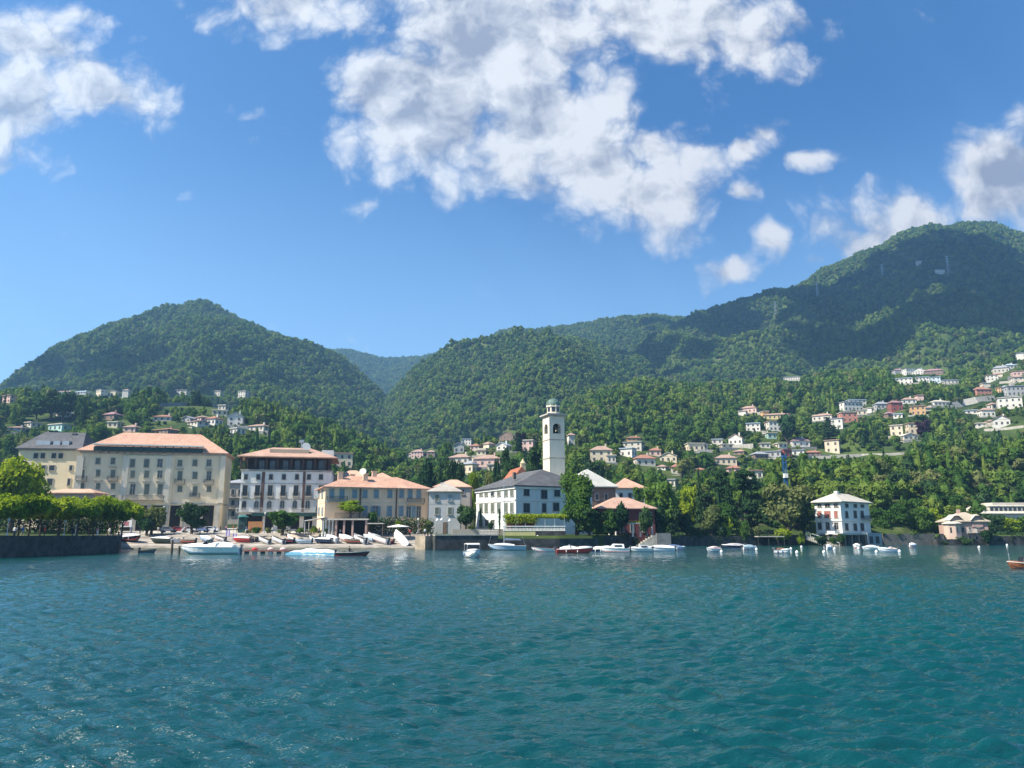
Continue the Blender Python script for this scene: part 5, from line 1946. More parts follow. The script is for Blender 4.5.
T('broad', 'bright', 350, 519, 499.5, 30, 183, 'bright domed tree growing on the cafe roof terrace', n=2600, size=.1, seed=8, zbase=zt_ - 1.2, trunk_h=1.4)
T('bush', 'mid', 371, 528, 511, 18, 184, 'green creeper bush spilling right of the cafe terrace', n=1200, size=.12, seed=9, name='shrub', cat='shrub', zbase=4)
T('bush', 'bright', 398, 534, 520.5, 12, 182.5, 'small round pale shrub against the ivy wall behind the open parasol', n=700, size=.14, seed=10, name='shrub', cat='shrub', zbase=4)
for px, pt, w, leaf, lab in ((256, 527, 12, 'mid', 'low flowering shrub near the kiosk'), (268, 527.5, 9, 'olive', 'low pale shrub left of the loose spiky tree'), (300, 527.5, 10, 'mid', 'low shrub right of the loose spiky tree'), (326, 528.5, 5, 'mid', 'tiny shrub before the cafe columns')):
    T('bush', leaf, px, 534, pt, w, 180, lab, n=500, size=.16, seed=11, name='shrub', cat='shrub', zbase=3.5)
T('broad', 'olive', 428, 535, 519, 13, 176, 'small palm-like pale tree left of the closed parasols', n=800, size=.16, seed=12, zbase=3)
T('broad', 'dark', 466, 535, 504, 20, 180, 'dark bushy tree between the grey house and the white villa', n=1800, size=.11, seed=13, zbase=4)
T('cypress', 'dark', 475, 535, 505.5, 4.5, 179, 'slim dark cypress left of a twin at the villa left wall', n=900, size=.13, seed=14, zbase=4)
T('cypress', 'dark', 480.5, 535, 507, 4.5, 178, 'slim dark cypress right of a twin at the villa left wall', n=900, size=.13, seed=14, zbase=4)
T('cypress', 'dark', 499.5, 537, 508, 4.5, 172, 'lone slim cypress before the white villa left of the clipped pergola', n=900, size=.13, seed=15, zbase=3)
T('bush', 'olive', 471, 533, 525, 10, 173, 'clipped pale bush above the sandy garden wall', n=600, size=.15, seed=16, name='shrub', cat='shrub', zbase=4.2)
T('bush', 'dark', 491, 534, 522, 8, 172, 'small round-headed dark topiary before the villa', n=600, size=.15, seed=17, name='shrub', cat='shrub', zbase=4.2)
# big magnolia-like tree beside the villa
T('broad', 'mid', 577, 540, 471, 44, 174, 'tall broad dark green tree rising beside the white villa terrace', n=5200, size=.062, seed=21, zbase=2.5)
T('broad', 'dark', 590, 542, 507, 34, 172, 'dark bushy tree at the lake wall right of the tall broad tree', n=2600, size=.1, seed=22, zbase=2.5)
T('broad', 'dark', 622, 538, 500, 20, 188, 'dark tree in front of the dark red house left of its pergola columns', n=1600, size=.11, seed=23, zbase=2.8)
T('broad', 'dark', 607, 540, 524, 18, 184, 'low dark bush on the lake wall left of the white pergola', n=900, size=.13, seed=24, zbase=2.6, name='shrub', cat='shrub')
for (px, pb, pt, w, Y, k, lf, lab) in (
        (612, 540, 507, 20, 185, 'broad', 'mid', 'mid-green leafy tree screening the left part of the dark red house'),
        (661, 541, 502, 18, 200, 'broad', 'dark', 'dark tree right against the right wall of the dark red house'),
        (646, 538, 505, 18, 187, 'broad', 'dark', 'dark leafy tree shading the right end of the white pergola'),
        (597, 541, 512, 16, 180, 'broad', 'mid', 'green bushy tree at the lake wall between the tall broad tree and the white pergola'),
        (660, 535, 480, 40, 214, 'broad', 'mid', 'bright green rounded tree right of the tiled house'),
        (640, 528, 486, 16, 226, 'broad', 'mid', 'small green tree touching the tiled house'),
        (674, 540, 504, 22, 212, 'broad', 'dark', 'dark round tree at the lake wall right of the dark red house'),
        (672, 535, 499, 14, 214, 'tall', 'mid', 'pale arching tree above the dark lake wall'),
        (688, 541, 512, 22, 214, 'broad', 'dark', 'dark bush-like tree above the lake wall, left of the copper-green one'),
        (690, 520, 484, 26, 236, 'broad', 'bright', 'yellow-green tree lit by sun above the wooded garden'),
        (701, 525, 466, 16, 232, 'conifer', 'dark', 'dark pointed conifer in the wooded garden'),
        (712, 540, 503, 22, 218, 'broad', 'olive', 'bronze-green tree above the moored boats'),
        (727, 528, 501, 30, 222, 'broad', 'mid', 'green tree behind the clipped bright hedge'),
        (718, 505, 470, 30, 250, 'cedar', 'dark', 'dark spreading cedar in the upper garden, left one'),
        (745, 510, 470, 34, 246, 'cedar', 'dark', 'dark spreading cedar in the upper garden, right one'),
        (730, 520, 477, 22, 240, 'conifer', 'dark', 'shaggy dark conifer between two spreading cedars'),
        (752, 540, 492, 26, 232, 'cedar', 'dark', 'black-green drooping cedar left of the big round tree'),
        (789, 541, 481, 52, 220, 'broad', 'olive', 'big round dense tree with bronze-green sunlit top at the shore'),
        (804, 542, 490, 24, 226, 'broad', 'dark', 'dark tree in the shade between the big round tree and the white villa'),
        (744, 544, 521, 16, 219, 'bush', 'mid', 'leafy shrub above the lake wall left of the jetty'),
        (757, 541, 527, 14, 219, 'bush', 'olive', 'pale leafy shrub just left of the jetty'),
        (783, 543, 529, 22, 219, 'bush', 'bright', 'bright clipped shrub at the lake wall right of the jetty'),
        (801, 545, 533, 10, 218, 'bush', 'bright', 'yellow-green shrub at the top of the white stair ramp'),
        (728, 544, 517, 16, 219, 'bush', 'bright', 'clipped bright hedge mound in the wooded garden'),
        (700, 545, 530, 22, 217, 'bush', 'mid', 'low leafy shrub on the lake wall above the pinkish boat'),
        (665, 545, 524, 22, 212, 'bush', 'dark', 'dark overhanging shrub on the lake wall right of the stone landing'),
        (722, 545, 528, 18, 218, 'bush', 'dark', 'dark overhanging shrub on the lake wall behind the low covered boat'),
        (770, 545, 535, 12, 220, 'bush', 'dark', 'dark small shrub beneath the jetty deck'),
        (842, 545, 534, 10, 214, 'bush', 'dark', 'dark clump of leaves at the corner of the boathouse'),
        (884, 541, 506, 26, 240, 'broad', 'mid', 'green tree right behind the white lakeside villa'),
        (903, 541, 502, 30, 244, 'broad', 'mid', 'rounded green tree in the lakeside row, right of the villa'),
        (925, 541, 507, 26, 242, 'broad', 'mid', 'green tree above the grey lake wall, left of the rose villa'),
        (936, 540, 506, 22, 244, 'broad', 'bright', 'bright green tree touching the rose villa'),
        (915, 540, 497, 26, 262, 'broad', 'mid', 'taller green tree behind the lakeside row'),
        (955, 525, 494, 26, 268, 'broad', 'mid', 'green tree behind the rose villa roof'),
        (978, 528, 497, 26, 266, 'tall', 'mid', 'grey-green tree between the rose villa and the pale palace'),
        (995, 541, 513, 26, 246, 'broad', 'dark', 'dark tree right of the rose villa'),
        (1010, 541, 517, 28, 250, 'broad', 'bright', 'yellow-green rounded tree in front of the pale palace'),
        (1030, 543, 515, 30, 252, 'broad', 'mid', 'green tree cut by the right edge'),
        (1003, 545, 530, 26, 236, 'broad', 'dark', 'low dark tree over the lake wall at the right'),
        (1020, 546, 532, 22, 234, 'broad', 'dark', 'low dark tree over the lake wall at the right edge'),
        (988, 546, 530, 16, 221.5, 'bush', 'dark', 'dark shrub at the foot of the rose villa'),
        (966, 546, 536, 16, 222.5, 'bush', 'dark', 'dark clipped shrub before the rose villa front'),
        (822, 546, 536, 18, 212, 'bush', 'dark', 'dark bank shrub below the white lakeside villa, above the stair ramp'),
        (834, 545, 537, 12, 213, 'bush', 'mid', 'leafy shrub at the left end of the boathouse'),
        (892, 545, 534, 12, 229, 'bush', 'olive', 'pale shrub above the grey lake wall beside the boathouse'),
        (507, 482, 444, 26, 238, 'tall', 'dark', 'dark tall evergreen left of the red church gable'),
        (498, 484, 455, 12, 252, 'broad', 'dark', 'dark round evergreen left of the tall one by the church'),
        (535, 480, 445, 24, 240, 'tall', 'dark', 'dark tall evergreen right against the bell tower'),
        (576, 478, 450, 20, 246, 'conifer', 'dark', 'dark pointed tree right of the bell tower'),
        (455, 488, 457, 26, 240, 'broad', 'dark', 'dark tree behind the grey house'),
        (440, 486, 458, 14, 262, 'conifer', 'dark', 'dark conifer behind the grey house roof'),
        (426, 488, 456, 26, 256, 'broad', 'dark', 'blackish tree behind the right end of the apricot house'),
        (474, 483, 468, 14, 236, 'broad', 'bright', 'light green tree behind the white villa roof'),
        (489, 482, 471, 12, 236, 'bush', 'olive', 'pale shrub just above the white villa roof'),
        (520, 447, 432, 14, 400, 'broad', 'copper', 'dark copper-leaved tree left of the belfry'),
        (683, 478, 458, 20, 330, 'broad', 'olive', 'rounded grey-green tree above the lakeside trees'),
        (925, 438, 420, 18, 420, 'broad', 'copper', 'purple-leaved tree among the green trees of the right village'),
):
    T(k, lf, px, pb, pt, w, Y, lab, n=3000 if w > 25 else 1500, size=.085 if w > 25 else .11, seed=30 + (px % 5), **({'name': 'shrub', 'cat': 'shrub'} if k == 'bush' else {}))
for (px, pb, pt, w, Y, k, lab) in ((50, 420, 391, 30, 470, 'cedar', 'broad dark cedar on the left hillside, left of a taller pair'), (62, 421, 389, 26, 465, 'broad', 'tall dark tree in the middle of the left hillside grove'),
                                   (82, 430, 398, 22, 430, 'conifer', 'dark conifer on the left hillside right of the grove'), (36, 420, 395, 18, 480, 'broad', 'grey-green tree left of the left hillside grove'),
                                   (788, 445, 412, 24, 480, 'broad', 'dark rounded tree right of the long yellow house'), (829, 440, 416, 28, 440, 'conifer', 'wide dark conical tree above the terrace balustrade'),
                                   (466, 440, 425, 14, 520, 'conifer', 'dark conifer pair-member above the centre village, left'), (491, 440, 419, 16, 520, 'conifer', 'taller dark conifer above the centre village'),
                                   (519, 455, 432, 14, 430, 'conifer', 'dark conifer left of the bell tower shaft')):
    T(k, 'dark', px, pb, pt, w, Y, lab, n=900, size=.13, seed=40 + px % 3)

# dark hedge behind the clipped planes, and creepers over the lake walls
for (pa, pb_, Yh, ya, lab) in ((-120, 40, 157, 516, 'dark clipped hedge behind the plane trees at the far left'), (41, 116, 160, 517.5, 'dark clipped hedge behind the right half of the plane row')):
    a0, a1 = at(pa, 537, Yh), at(pb_, 537, Yh)
    hh_ = at(pa, ya, Yh).z - 3.0
    v, f = leaves([(x, 0, z, 1.6, .9, hh_ * .4) for x in np.linspace(0, a1.x - a0.x, 22) for z in (hh_ * .3, hh_ * .72)], 3600, .26, int(pa) + 300)
    tag(put('clipped_hedge', npmesh('clipped_hedge', v, f, LEAF['dark']), None, (a0.x, Yh, 3.0)), lab, 'hedge')
for o in [q for q in COL.objects if q.name.startswith('lake_wall')]:
    g_ = np.random.default_rng(len(o.name) + int(o.data.vertices[0].co.x))
    vs0 = [v_.co for v_ in o.data.vertices]
    n_ = len(vs0) // 4
    lb_ = []
    for i in range(n_ - 1):
        p_, q_ = Vector(vs0[i * 4 + 3]), Vector(vs0[i * 4 + 7])
        k_ = max(2, int((q_ - p_).length / 2.2))
        for j_ in range(k_):
            if g_.uniform() < .72:
                c_ = p_.lerp(q_, (j_ + g_.uniform(0, 1)) / k_)
                r_ = g_.uniform(.5, 1.5)
                lb_.append((c_.x, c_.y - .1, c_.z - g_.uniform(-.4, 1.1), r_ * 1.3, .5, r_ * .8))
    v, f = leaves(lb_, 42 * len(lb_), .24, 12)
    put('creeper', npmesh('creeper', v, f, LEAF['dark'] if o.name != 'lake_wall.002' else LEAF['mid']), o)

# ------------------------------------------------------------------ boats
def ring(hb, zk, zs, x, n=5, chine=.78, zc=.35):
    """half hull section -> closed ring, port to starboard"""
    pts = [(0, zk), (hb * chine, zk + (zs - zk) * zc), (hb, zs)]
    r = [(x, -pts[2][0], pts[2][1]), (x, -pts[1][0], pts[1][1]), (x, 0, pts[0][1]), (x, pts[1][0], pts[1][1]), (x, pts[2][0], pts[2][1])]
    return r


def hull_mesh(L, B, Hs, Hb, draft=.35):
    rings = []
    N = 12
    for i in range(N + 1):
        q = i / N
        x = -L / 2 + L * q
        w = B / 2 * (.86 + .14 * min(1, q / .3)) if q < .5 else B / 2 * max(.02, 1 - ((q - .5) / .5) ** 2.3)
        zs = Hs + (Hb - Hs) * q ** 1.8
        zk = -draft + (draft + Hb * .85) * max(0, (q - .72) / .28) ** 2.0
        rings.append(ring(w, zk, zs, x))
    return rings


BOATS = []
M_BLUESTRIPE = mat('blue_stripe', (.03, .09, .25), .4, .1, 1)
M_REDSTRIPE = mat('red_stripe', (.45, .05, .04), .4, .1, 1)


def boat(px, pyw, wpx, rz, style, hull, lab, Yoff=0, beam=.3, Hs=.11, Hb=.15, cover=M_CANVAS, z=0, pitch=0, roll=0, name='motorboat', Lm=None, people=None):
    # distance from the waterline row
    r = ray(px, pyw)
    Y = -CH / r[2] * r[1] if z == 0 and r[2] < 0 and Yoff == 0 else Yoff
    p = at(px, pyw, Y)
    mpp = at(px + 1, pyw, Y).x - p.x
    L = wpx * mpp / max(.35, abs(math.cos(rz)) + abs(math.sin(rz)) * beam) if Lm is None else Lm
    B = max(1.35, L * beam)
    hs, hb = max(.5, L * Hs), max(.7, L * Hb)
    o = thing(name, lab, 'boat', (p.x, Y, p.z if z else 0.0), rz)
    if pitch or roll:
        o.rotation_euler = (roll, pitch, rz)
    rg = hull_mesh(L, B, hs, hb)
    MB().loft(rg).build('hull', hull, o)
    # gunwale strip
    gw = MB()
    for sg in (0, 4):
        for i in range(len(rg) - 1):
            gw.tube(rg[i][sg], rg[i + 1][sg], .045, n=4)
    gw.build('rub_rail', M_TRIM if hull not in (M_GELCOAT,) else M_METAL, o)

    def coat(x0, x1, wf, h0, name_, m, zo=.02, n=7, end=.25):
        rings = []
        for i in range(n):
            q = i / (n - 1)
            x = x0 + (x1 - x0) * q
            qq = (x + L / 2) / L
            ww = (B / 2 * (.9 if qq < .5 else max(.05, 1 - ((qq - .5) / .5) ** 2.3))) * wf
            zs = hs + (hb - hs) * max(0, qq) ** 1.8 + zo
            hh = h0 * max(end, math.sin(PI * min(.97, max(.08, .1 + q * .85))) ** .6)
            rings.append([(x, -ww, zs), (x, -ww * .8, zs + hh * .8), (x, 0, zs + hh), (x, ww * .8, zs + hh * .8), (x, ww, zs)])
        return MB().loft(rings).build(name_, m, o)

    if style == 'cover':
        coat(-L * .47, L * .30, .97, max(.5, L * .085), 'cover', cover)
        coat(L * .28, L * .47, .9, .12, 'foredeck', M_GELCOAT)
    elif style == 'cabin':
        coat(-L * .12, L * .44, .93, L * .07, 'foredeck', M_GELCOAT)
        c_ = MB()
        zz = hs + .05
        c_.loft([[(-L * .34, -B * .40, zz), (-L * .34, B * .40, zz), (L * .16, B * .36, zz + .1), (L * .16, -B * .36, zz + .1)],
                 [(-L * .32, -B * .36, zz + L * .13), (-L * .32, B * .36, zz + L * .13), (L * .03, B * .30, zz + L * .14), (L * .03, -B * .30, zz + L * .14)]])
        cb_ = c_.build('cabin', cover, o)
        MB().loft([[(L * .165, -B * .34, zz + .3), (L * .165, B * .34, zz + .3), (L * .18, B * .34, zz + .3), (L * .18, -B * .34, zz + .3)],
                   [(L * .045, -B * .28, zz + L * .125), (L * .045, B * .28, zz + L * .125), (L * .06, B * .28, zz + L * .125), (L * .06, -B * .28, zz + L * .125)]]).build('windscreen', M_GLASS, cb_)
        for sg in (-1, 1):
            MB().box(-L * .26, -L * .02, sg * B * .39 - .03, sg * B * .39 + .03, zz + L * .05, zz + L * .10).build('side_window', M_GLASS, cb_)
    elif style == 'cruiser':
        coat(-L * .05, L * .47, .95, L * .055, 'foredeck', M_GELCOAT)
        coat(-L * .40, L * .08, .88, L * .085, 'cockpit_cover', cover)
        MB().loft([[(L * .10, -B * .33, hs + L * .04), (L * .10, B * .33, hs + L * .04), (L * .12, B * .33, hs + L * .04), (L * .12, -B * .33, hs + L * .04)],
                   [(L * .015, -B * .28, hs + L * .12), (L * .015, B * .28, hs + L * .12), (L * .03, B * .28, hs + L * .12), (L * .03, -B * .28, hs + L * .12)]]).build('windscreen', M_GLASS, o)
        MB().tube((-L * .12, -B * .4, hs), (-L * .15, -B * .34, hs + L * .12), .06).tube((-L * .12, B * .4, hs), (-L * .15, B * .34, hs + L * .12), .06).tube((-L * .15, -B * .34, hs + L * .12), (-L * .15, B * .34, hs + L * .12), .06).build('radar_arch', M_METAL, o)
        st_ = MB().loft([[(q[0], sg * abs(q[1]) * 1.012, q[2] * .62 - .06) for q in ()] or [(0, 0, 0)] * 3], cap=False) if False else None
    elif style == 'open':
        i_ = MB()
        i_.loft([[(x, -w_, z_), (x, w_, z_), (x, w_, z_ + .06), (x, -w_, z_ + .06)] for (x, w_, z_) in ((-L * .44, B * .40, hs * .98 + .012), (0, B * .44, hs + .03), (L * .22, B * .36, hs + .10), (L * .4, B * .12, hb * .96))])
        i_.build('deck', cover, o)
        for fx in (-.28, -.02, .2):
            MB().box(L * fx - .16, L * fx + .16, -B * .40, B * .40, hs + .10, hs + .2).build('bench', M_WOOD, o)
        MB().box(-L * .5 - .25, -L * .5 + .05, -.2, .2, -.1, hs + .45).build('outboard_motor', M_DARKHULL, o)
    elif style == 'runabout':
        coat(L * .02, L * .47, .95, .14, 'foredeck', M_TEAK)
        MB().box(-L * .34, L * .0, -B * .36, B * .36, hs - .1, hs + .07).build('cockpit', mat('cream_seat', (.62, .52, .40), .7), o)
        MB().box(-L * .20, -L * .14, -B * .34, B * .34, hs + .072, hs + .55).build('seat', mat('cream_seat', (.62, .52, .40), .7), o)
        MB().loft([[(L * .05, -B * .36, hs + .1), (L * .05, B * .36, hs + .1), (L * .06, B * .36, hs + .1), (L * .06, -B * .36, hs + .1)],
                   [(L * .0, -B * .30, hs + .65), (L * .0, B * .30, hs + .65), (L * .01, B * .30, hs + .65), (L * .01, -B * .30, hs + .65)]]).build('windscreen', M_GLASS, o)
        MB().tube((L * .42, 0, hb), (L * .42, 0, hb + .8), .03).build('flag_staff', M_METAL, o)
    elif style == 'bimini':
        coat(L * .05, L * .46, .93, L * .05, 'foredeck', M_GELCOAT)
        zt = hs + 1.15
        MB().loft([[(-L * .34, -B * .42, zt - .1), (-L * .34, B * .42, zt - .1), (-L * .34, B * .42, zt - .02), (-L * .34, -B * .42, zt - .02)],
                   [(-L * .05, -B * .42, zt + .04), (-L * .05, B * .42, zt + .04), (-L * .05, B * .42, zt + .12), (-L * .05, -B * .42, zt + .12)],
                   [(L * .2, -B * .38, zt - .1), (L * .2, B * .38, zt - .1), (L * .2, B * .38, zt - .02), (L * .2, -B * .38, zt - .02)]]).build('canopy', cover, o)
        p_ = MB()
        for x in (-L * .3, L * .15):
            for sg in (-1, 1):
                p_.tube((x, sg * B * .42, hs - .05), (x, sg * B * .38, zt - .06), .035)
        p_.build('canopy_frame', M_METAL, o)
        MB().box(-L * .34, L * .02, -B * .36, B * .36, hs - .1, hs + .07).build('cockpit', M_DARKHULL, o)
        MB().box(L * .06, L * .08, -B * .34, B * .34, hs + .2, hs + .95).build('windscreen', M_GLASS, o)
    elif style == 'sail':
        coat(-L * .2, L * .34, .6, L * .05, 'cabin', M_GELCOAT)
        coat(-L * .48, L * .48, .97, .05, 'deck', M_WOOD, zo=.0)
        mh = at(px, 482, Y).z
        ms = MB().tube((L * .08, 0, hs), (L * .08, 0, mh), .09, .05).build('mast', M_METAL, o)
        MB().tube((L * .08, 0, hs + 1.2), (-L * .38, 0, hs + 1.1), .06).build('boom', M_METAL, ms)
        MB().tube((L * .05, 0, hs + 1.35), (-L * .36, 0, hs + 1.25), .17, .12).build('furled_sail', M_CANVASB, ms)
        MB().tube((L * .48, 0, hb), (L * .08, 0, mh * .95), .02).tube((-L * .48, 0, hs), (L * .08, 0, mh), .02).build('rigging', M_METAL, ms)
    if style not in ('sail',):
        st2 = MB()
        for sg in (1, 3):
            for i in range(len(rg) - 2):
                a_, b2_ = Vector(rg[i][sg]), Vector(rg[i + 1][sg])
                st2.tube(a_ + Vector((0, 0, .12)), b2_ + Vector((0, 0, .12)), .06, n=4)
        st2.build('waterline_stripe', [M_BLUESTRIPE, M_REDSTRIPE, M_DARKHULL][len(BOATS) % 3], o)
    if style in ('cover', 'cabin', 'cruiser', 'bimini'):
        MB().box(-L * .5 - .30, -L * .5 - .02, -.10, .10, -.2, hs + .25).box(-L * .5 - .45, -L * .5 + .02, -.19, .19, hs + .252, hs + .46).build('outboard_motor', mat('motor_grey', (.12, .125, .13), .5, .2, 2), o)
        for fx in (-.25, .05):
            MB().lathe([(.02, -.22), (.075, -.16), (.075, .16), (.02, .22)], 8, (L * fx, -B * .46 - .12, hs * .55)).build('fender', M_GELCOAT if hull is not M_GELCOAT else M_BLUESTRIPE, o)
    BOATS.append(o)
    return o, L, B, hs


boat(210, 554.2, 60, PI, 'cruiser', M_GELCOAT, 'long white motor cruiser with sloping cover, moored left of the floating dock', beam=.29, Hs=.115, Hb=.13)
sb, sL, sB, sh_s = boat(353, 555.8, 34, R(4), 'open', M_DARKHULL, 'dark low speedboat with a driver and white wake behind', beam=.3, Hs=.08, Hb=.12, cover=M_WOOD)
boat(472.5, 557.6, 19, R(-78), 'bimini', M_GELCOAT, 'small white boat with dark-shaded canopy alone in front of the dark quay wall', beam=.42, Hs=.14, Hb=.2, Lm=5.6)
boat(507, 550, 38, PI, 'sail', M_BLUEHULL, 'pale blue sailing boat with bare mast moored at the small harbour quay')
boat(546, 551.6, 30, R(184), 'open', M_GELCOAT, 'low white boat with reddish deck left of the red motorboat', cover=mat('red_deck', (.42, .16, .12), .7), beam=.28, Hs=.09)
boat(575, 553.2, 38, R(3), 'cruiser', M_RED, 'red-hulled motorboat under a humped white cover', beam=.3, Hs=.1, Hb=.15)
boat(600, 552, 18, R(-10), 'cover', M_DARKHULL, 'dark-hulled boat with white cover right beside the red motorboat', beam=.32)
boat(614, 552.2, 32, R(172), 'cabin', M_GELCOAT, 'white cabin boat with blue-grey side, left of the tall windscreen boat', beam=.32, Hs=.12)
boat(640, 551.8, 26, R(190), 'cabin', M_GELCOAT, 'white motorboat with raked windscreen below the stone stair', beam=.32, Hs=.12)
boat(660, 551.2, 30, R(176), 'cover', M_GELCOAT, 'white covered boat right of the raked windscreen boat', beam=.3)
boat(675, 549.8, 22, R(2), 'cover', M_BLUEHULL, 'pale bluish covered boat at the right end of the crowded moorings', beam=.3, cover=M_CANVASB)
boat(713.5, 551.8, 17, R(-160), 'cover', M_GELCOAT, 'white boat with humped pinkish cover between orange-white buoys', cover=mat('pink_canvas', (.70, .52, .48), .85), beam=.36, Hs=.13)
boat(733, 548.2, 23, PI, 'cover', M_DARKHULL, 'long low boat with pale grey cover near the dark lake wall', cover=mat('grey_canvas', (.55, .52, .52), .85), beam=.3)
boat(750, 549.6, 16, R(8), 'cover', M_GELCOAT, 'small white boat with blue-grey cover left of a white buoy', cover=mat('slate_canvas', (.35, .45, .50), .85), beam=.36)
boat(783, 553.2, 16, R(-35), 'cabin', M_GELCOAT, 'white-bowed boat with orange-brown wooden cabin', cover=M_TEAK, beam=.4, Hs=.14, Hb=.2)
boat(829, 549.4, 9, R(20), 'cover', M_GELCOAT, 'tiny white boat at the foot of the white stair ramp', beam=.42)
boat(856.5, 547.6, 7, R(160), 'cover', M_GELCOAT, 'very small white boat before the boathouse pillars', beam=.42)
boat(870.5, 550.2, 18, R(185), 'cover', M_GELCOAT, 'white covered boat left of the longer white one by the boathouse', beam=.34)
boat(888, 551.8, 20, R(176), 'cruiser', M_GELCOAT, 'longer white motorboat with pinkish stripe right of the boathouse', beam=.3, cover=mat('pink_canvas', (.70, .52, .48), .85))
boat(913, 546.8, 8, 0, 'cover', M_GELCOAT, 'little white dinghy under the grey lake wall', beam=.4)
boat(1023, 568.6, 30, PI, 'runabout', M_TEAK, 'varnished red-brown wooden runabout nearest the camera at the right edge', beam=.3, Hs=.12, Hb=.15)
boat(148, 552.8, 16, R(5), 'open', M_WOOD, 'small wooden rowing boat left of the dark mooring posts', beam=.3, cover=M_WOOD)
# boats hauled out on the slipway
for (px, pyw, w, rz, st, hu, lab, pit, Lm) in (
        (131, 545, 24, R(-28), 'cover', M_DARKHULL, 'dark boat with lilac-white cover hauled out at the left end of the slip', R(-6), 6.5),
        (160, 546.5, 18, R(175), 'cover', mat('green_hull', (.05, .07, .045), .5), 'dark green covered boat on the slip left of the white cruiser', 0, 5.0),
        (174, 546.5, 10, R(190), 'open', M_GELCOAT, 'small white open boat on the slip left of the cruiser bow', 0, 3.6),
        (187, 547, 14, R(170), 'open', M_WOOD, 'brown rowing boat on the slip behind the cruiser bow', 0, 4.0),
        (263, 546, 20, R(140), 'open', M_GELCOAT, 'white dinghy on the slip, left of its twin, below the kiosk', R(8), 5.0),
        (277, 546, 20, R(140), 'open', M_GELCOAT, 'greyish white dinghy on the slip, right of its twin', R(8), 5.0),
        (293, 545, 20, R(142), 'cover', M_GELCOAT, 'white boat with tan cover in the middle of the slip', R(8), 5.4),
        (303, 547, 14, R(175), 'open', M_BLUEHULL, 'pale blue rowing boat at the water edge in the middle of the slip', 0, 4.0),
        (331, 545, 16, R(135), 'cover', M_GELCOAT, 'white covered boat in front of the cafe columns', R(8), 5.0),
        (345, 545, 20, R(140), 'cover', M_GELCOAT, 'white humped boat in front of the cafe loggia', R(8), 5.4),
        (359, 545.5, 16, R(128), 'open', M_GELCOAT, 'slender white boat pointing up the slip right of the cafe', R(10), 6.4),
        (205, 545, 13, R(150), 'cover', M_BLUEHULL, 'small pale blue boat under white cover on the slip behind the white cruiser', R(6), 4.2),
        (219, 544, 13, R(146), 'open', M_GELCOAT, 'small white open boat on the slip behind the cruiser stern', R(6), 4.2),
        (241, 545.5, 14, R(175), 'cover', M_RED, 'red boat with white cover lying on the slip beyond the dock end', 0, 4.2),
        (251, 544, 12, R(140), 'open', M_WOOD, 'brown wooden skiff on the slip left of the twin dinghies', R(6), 4.4),
        (285, 546.5, 13, R(172), 'open', M_DARKHULL, 'dark skiff at the water edge behind the floating dock', 0, 4.0),
        (314, 545, 14, R(140), 'open', M_GELCOAT, 'white skiff on the slip left of the cafe columns', R(6), 4.6),
        (322, 546.5, 12, R(172), 'cover', M_DARKHULL, 'dark boat with white cover at the water edge below the cafe columns', 0, 4.0),
        (352, 546.8, 12, R(175), 'open', M_WOOD, 'brown rowing boat at the water edge below the cafe loggia', 0, 4.0),
        (368, 544, 13, R(135), 'cover', M_BLUEHULL, 'pale blue boat under white cover on the slip below the pergola', R(6), 4.4),
        (386, 546, 12, R(150), 'open', M_RED, 'small red skiff beside the steeply propped white boat', R(4), 4.0),
        (377, 545.5, 24, R(140), 'open', M_GELCOAT, 'long white boat lying up the slip below the pergola', R(9), 7.5)):
    r_ = ray(px, pyw)
    # march onto the slip plane
    Ys = np.linspace(160, 200, 400)
    zz = base_z(np.full(400, r_[0] / r_[1]), Ys)
    ii_ = int(np.argmax(zz >= CH + r_[2] / r_[1] * Ys))
    Yb = float(Ys[ii_]) + 3.0
    o, L_, B_, h_ = boat(px, pyw, w, rz, st, hu, lab, Yoff=Yb, Lm=Lm, beam=.3, Hs=.13, Hb=.19, z=1, cover=mat('tan_canvas', (.5, .38, .28), .85) if 'tan' in lab else (mat('lilac_canvas', (.62, .60, .74), .85) if 'lilac' in lab else M_CANVAS if 'cover' in lab or 'hump' in lab else M_WOOD), name='hauled_boat')
    o.location.z = float(base_z(np.array([o.location.x / Yb]), np.array([Yb]))[0]) + .38
    o.rotation_euler = (R(8) if st == 'open' else R(4), -R(11) * (math.sin(rz)) * 0 + (R(-10) if math.sin(rz) > .3 else 0), rz)
# big white boat leaning on its stern on the slip
o, L_, B_, h_ = boat(399, 545, 16, R(150), 'cover', M_GELCOAT, 'white boat propped steeply bow-up at the right end of the slip', Yoff=172, Lm=5.4, beam=.34, Hs=.16, Hb=.22, z=1, name='hauled_boat')
o.location.z = 1.9
o.rotation_euler = (R(35), R(-38), R(150))
# dock, posts, buoys
p0, p1 = at(243, 553, 134), at(292, 553, 134)
o = thing('floating_dock', 'dark floating dock with reddish planks right of the white cruiser', 'dock', ((p0.x + p1.x) / 2, 134, 0))
hx = (p1.x - p0.x) / 2
MB().box(-hx, hx, -1.1, 1.1, .32, .55).build('planks', mat('red_planks', (.24, .10, .08), .85, .3, 2), o)
for i in range(6):
    x = -hx + .8 + (2 * hx - 1.6) * i / 5
    MB().lathe([(.42, -.3), (.42, .3)], 10, (x, -.4, 0)).build('float', M_DARKHULL if i % 2 == 0 else M_GELCOAT, o)
for x in (-hx * .55, hx * .1, hx * .6):
    MB().lathe([(.5, .552), (.55, .75), (.3, .95), (.05, 1.0)], 9, (x, .3, 0)).build('covered_bundle', [M_RED, mat('pink_canvas', (.70, .52, .48), .85), mat('teal_canvas', (.12, .28, .26), .8)][int(x > -1) + int(x > 3)], o)
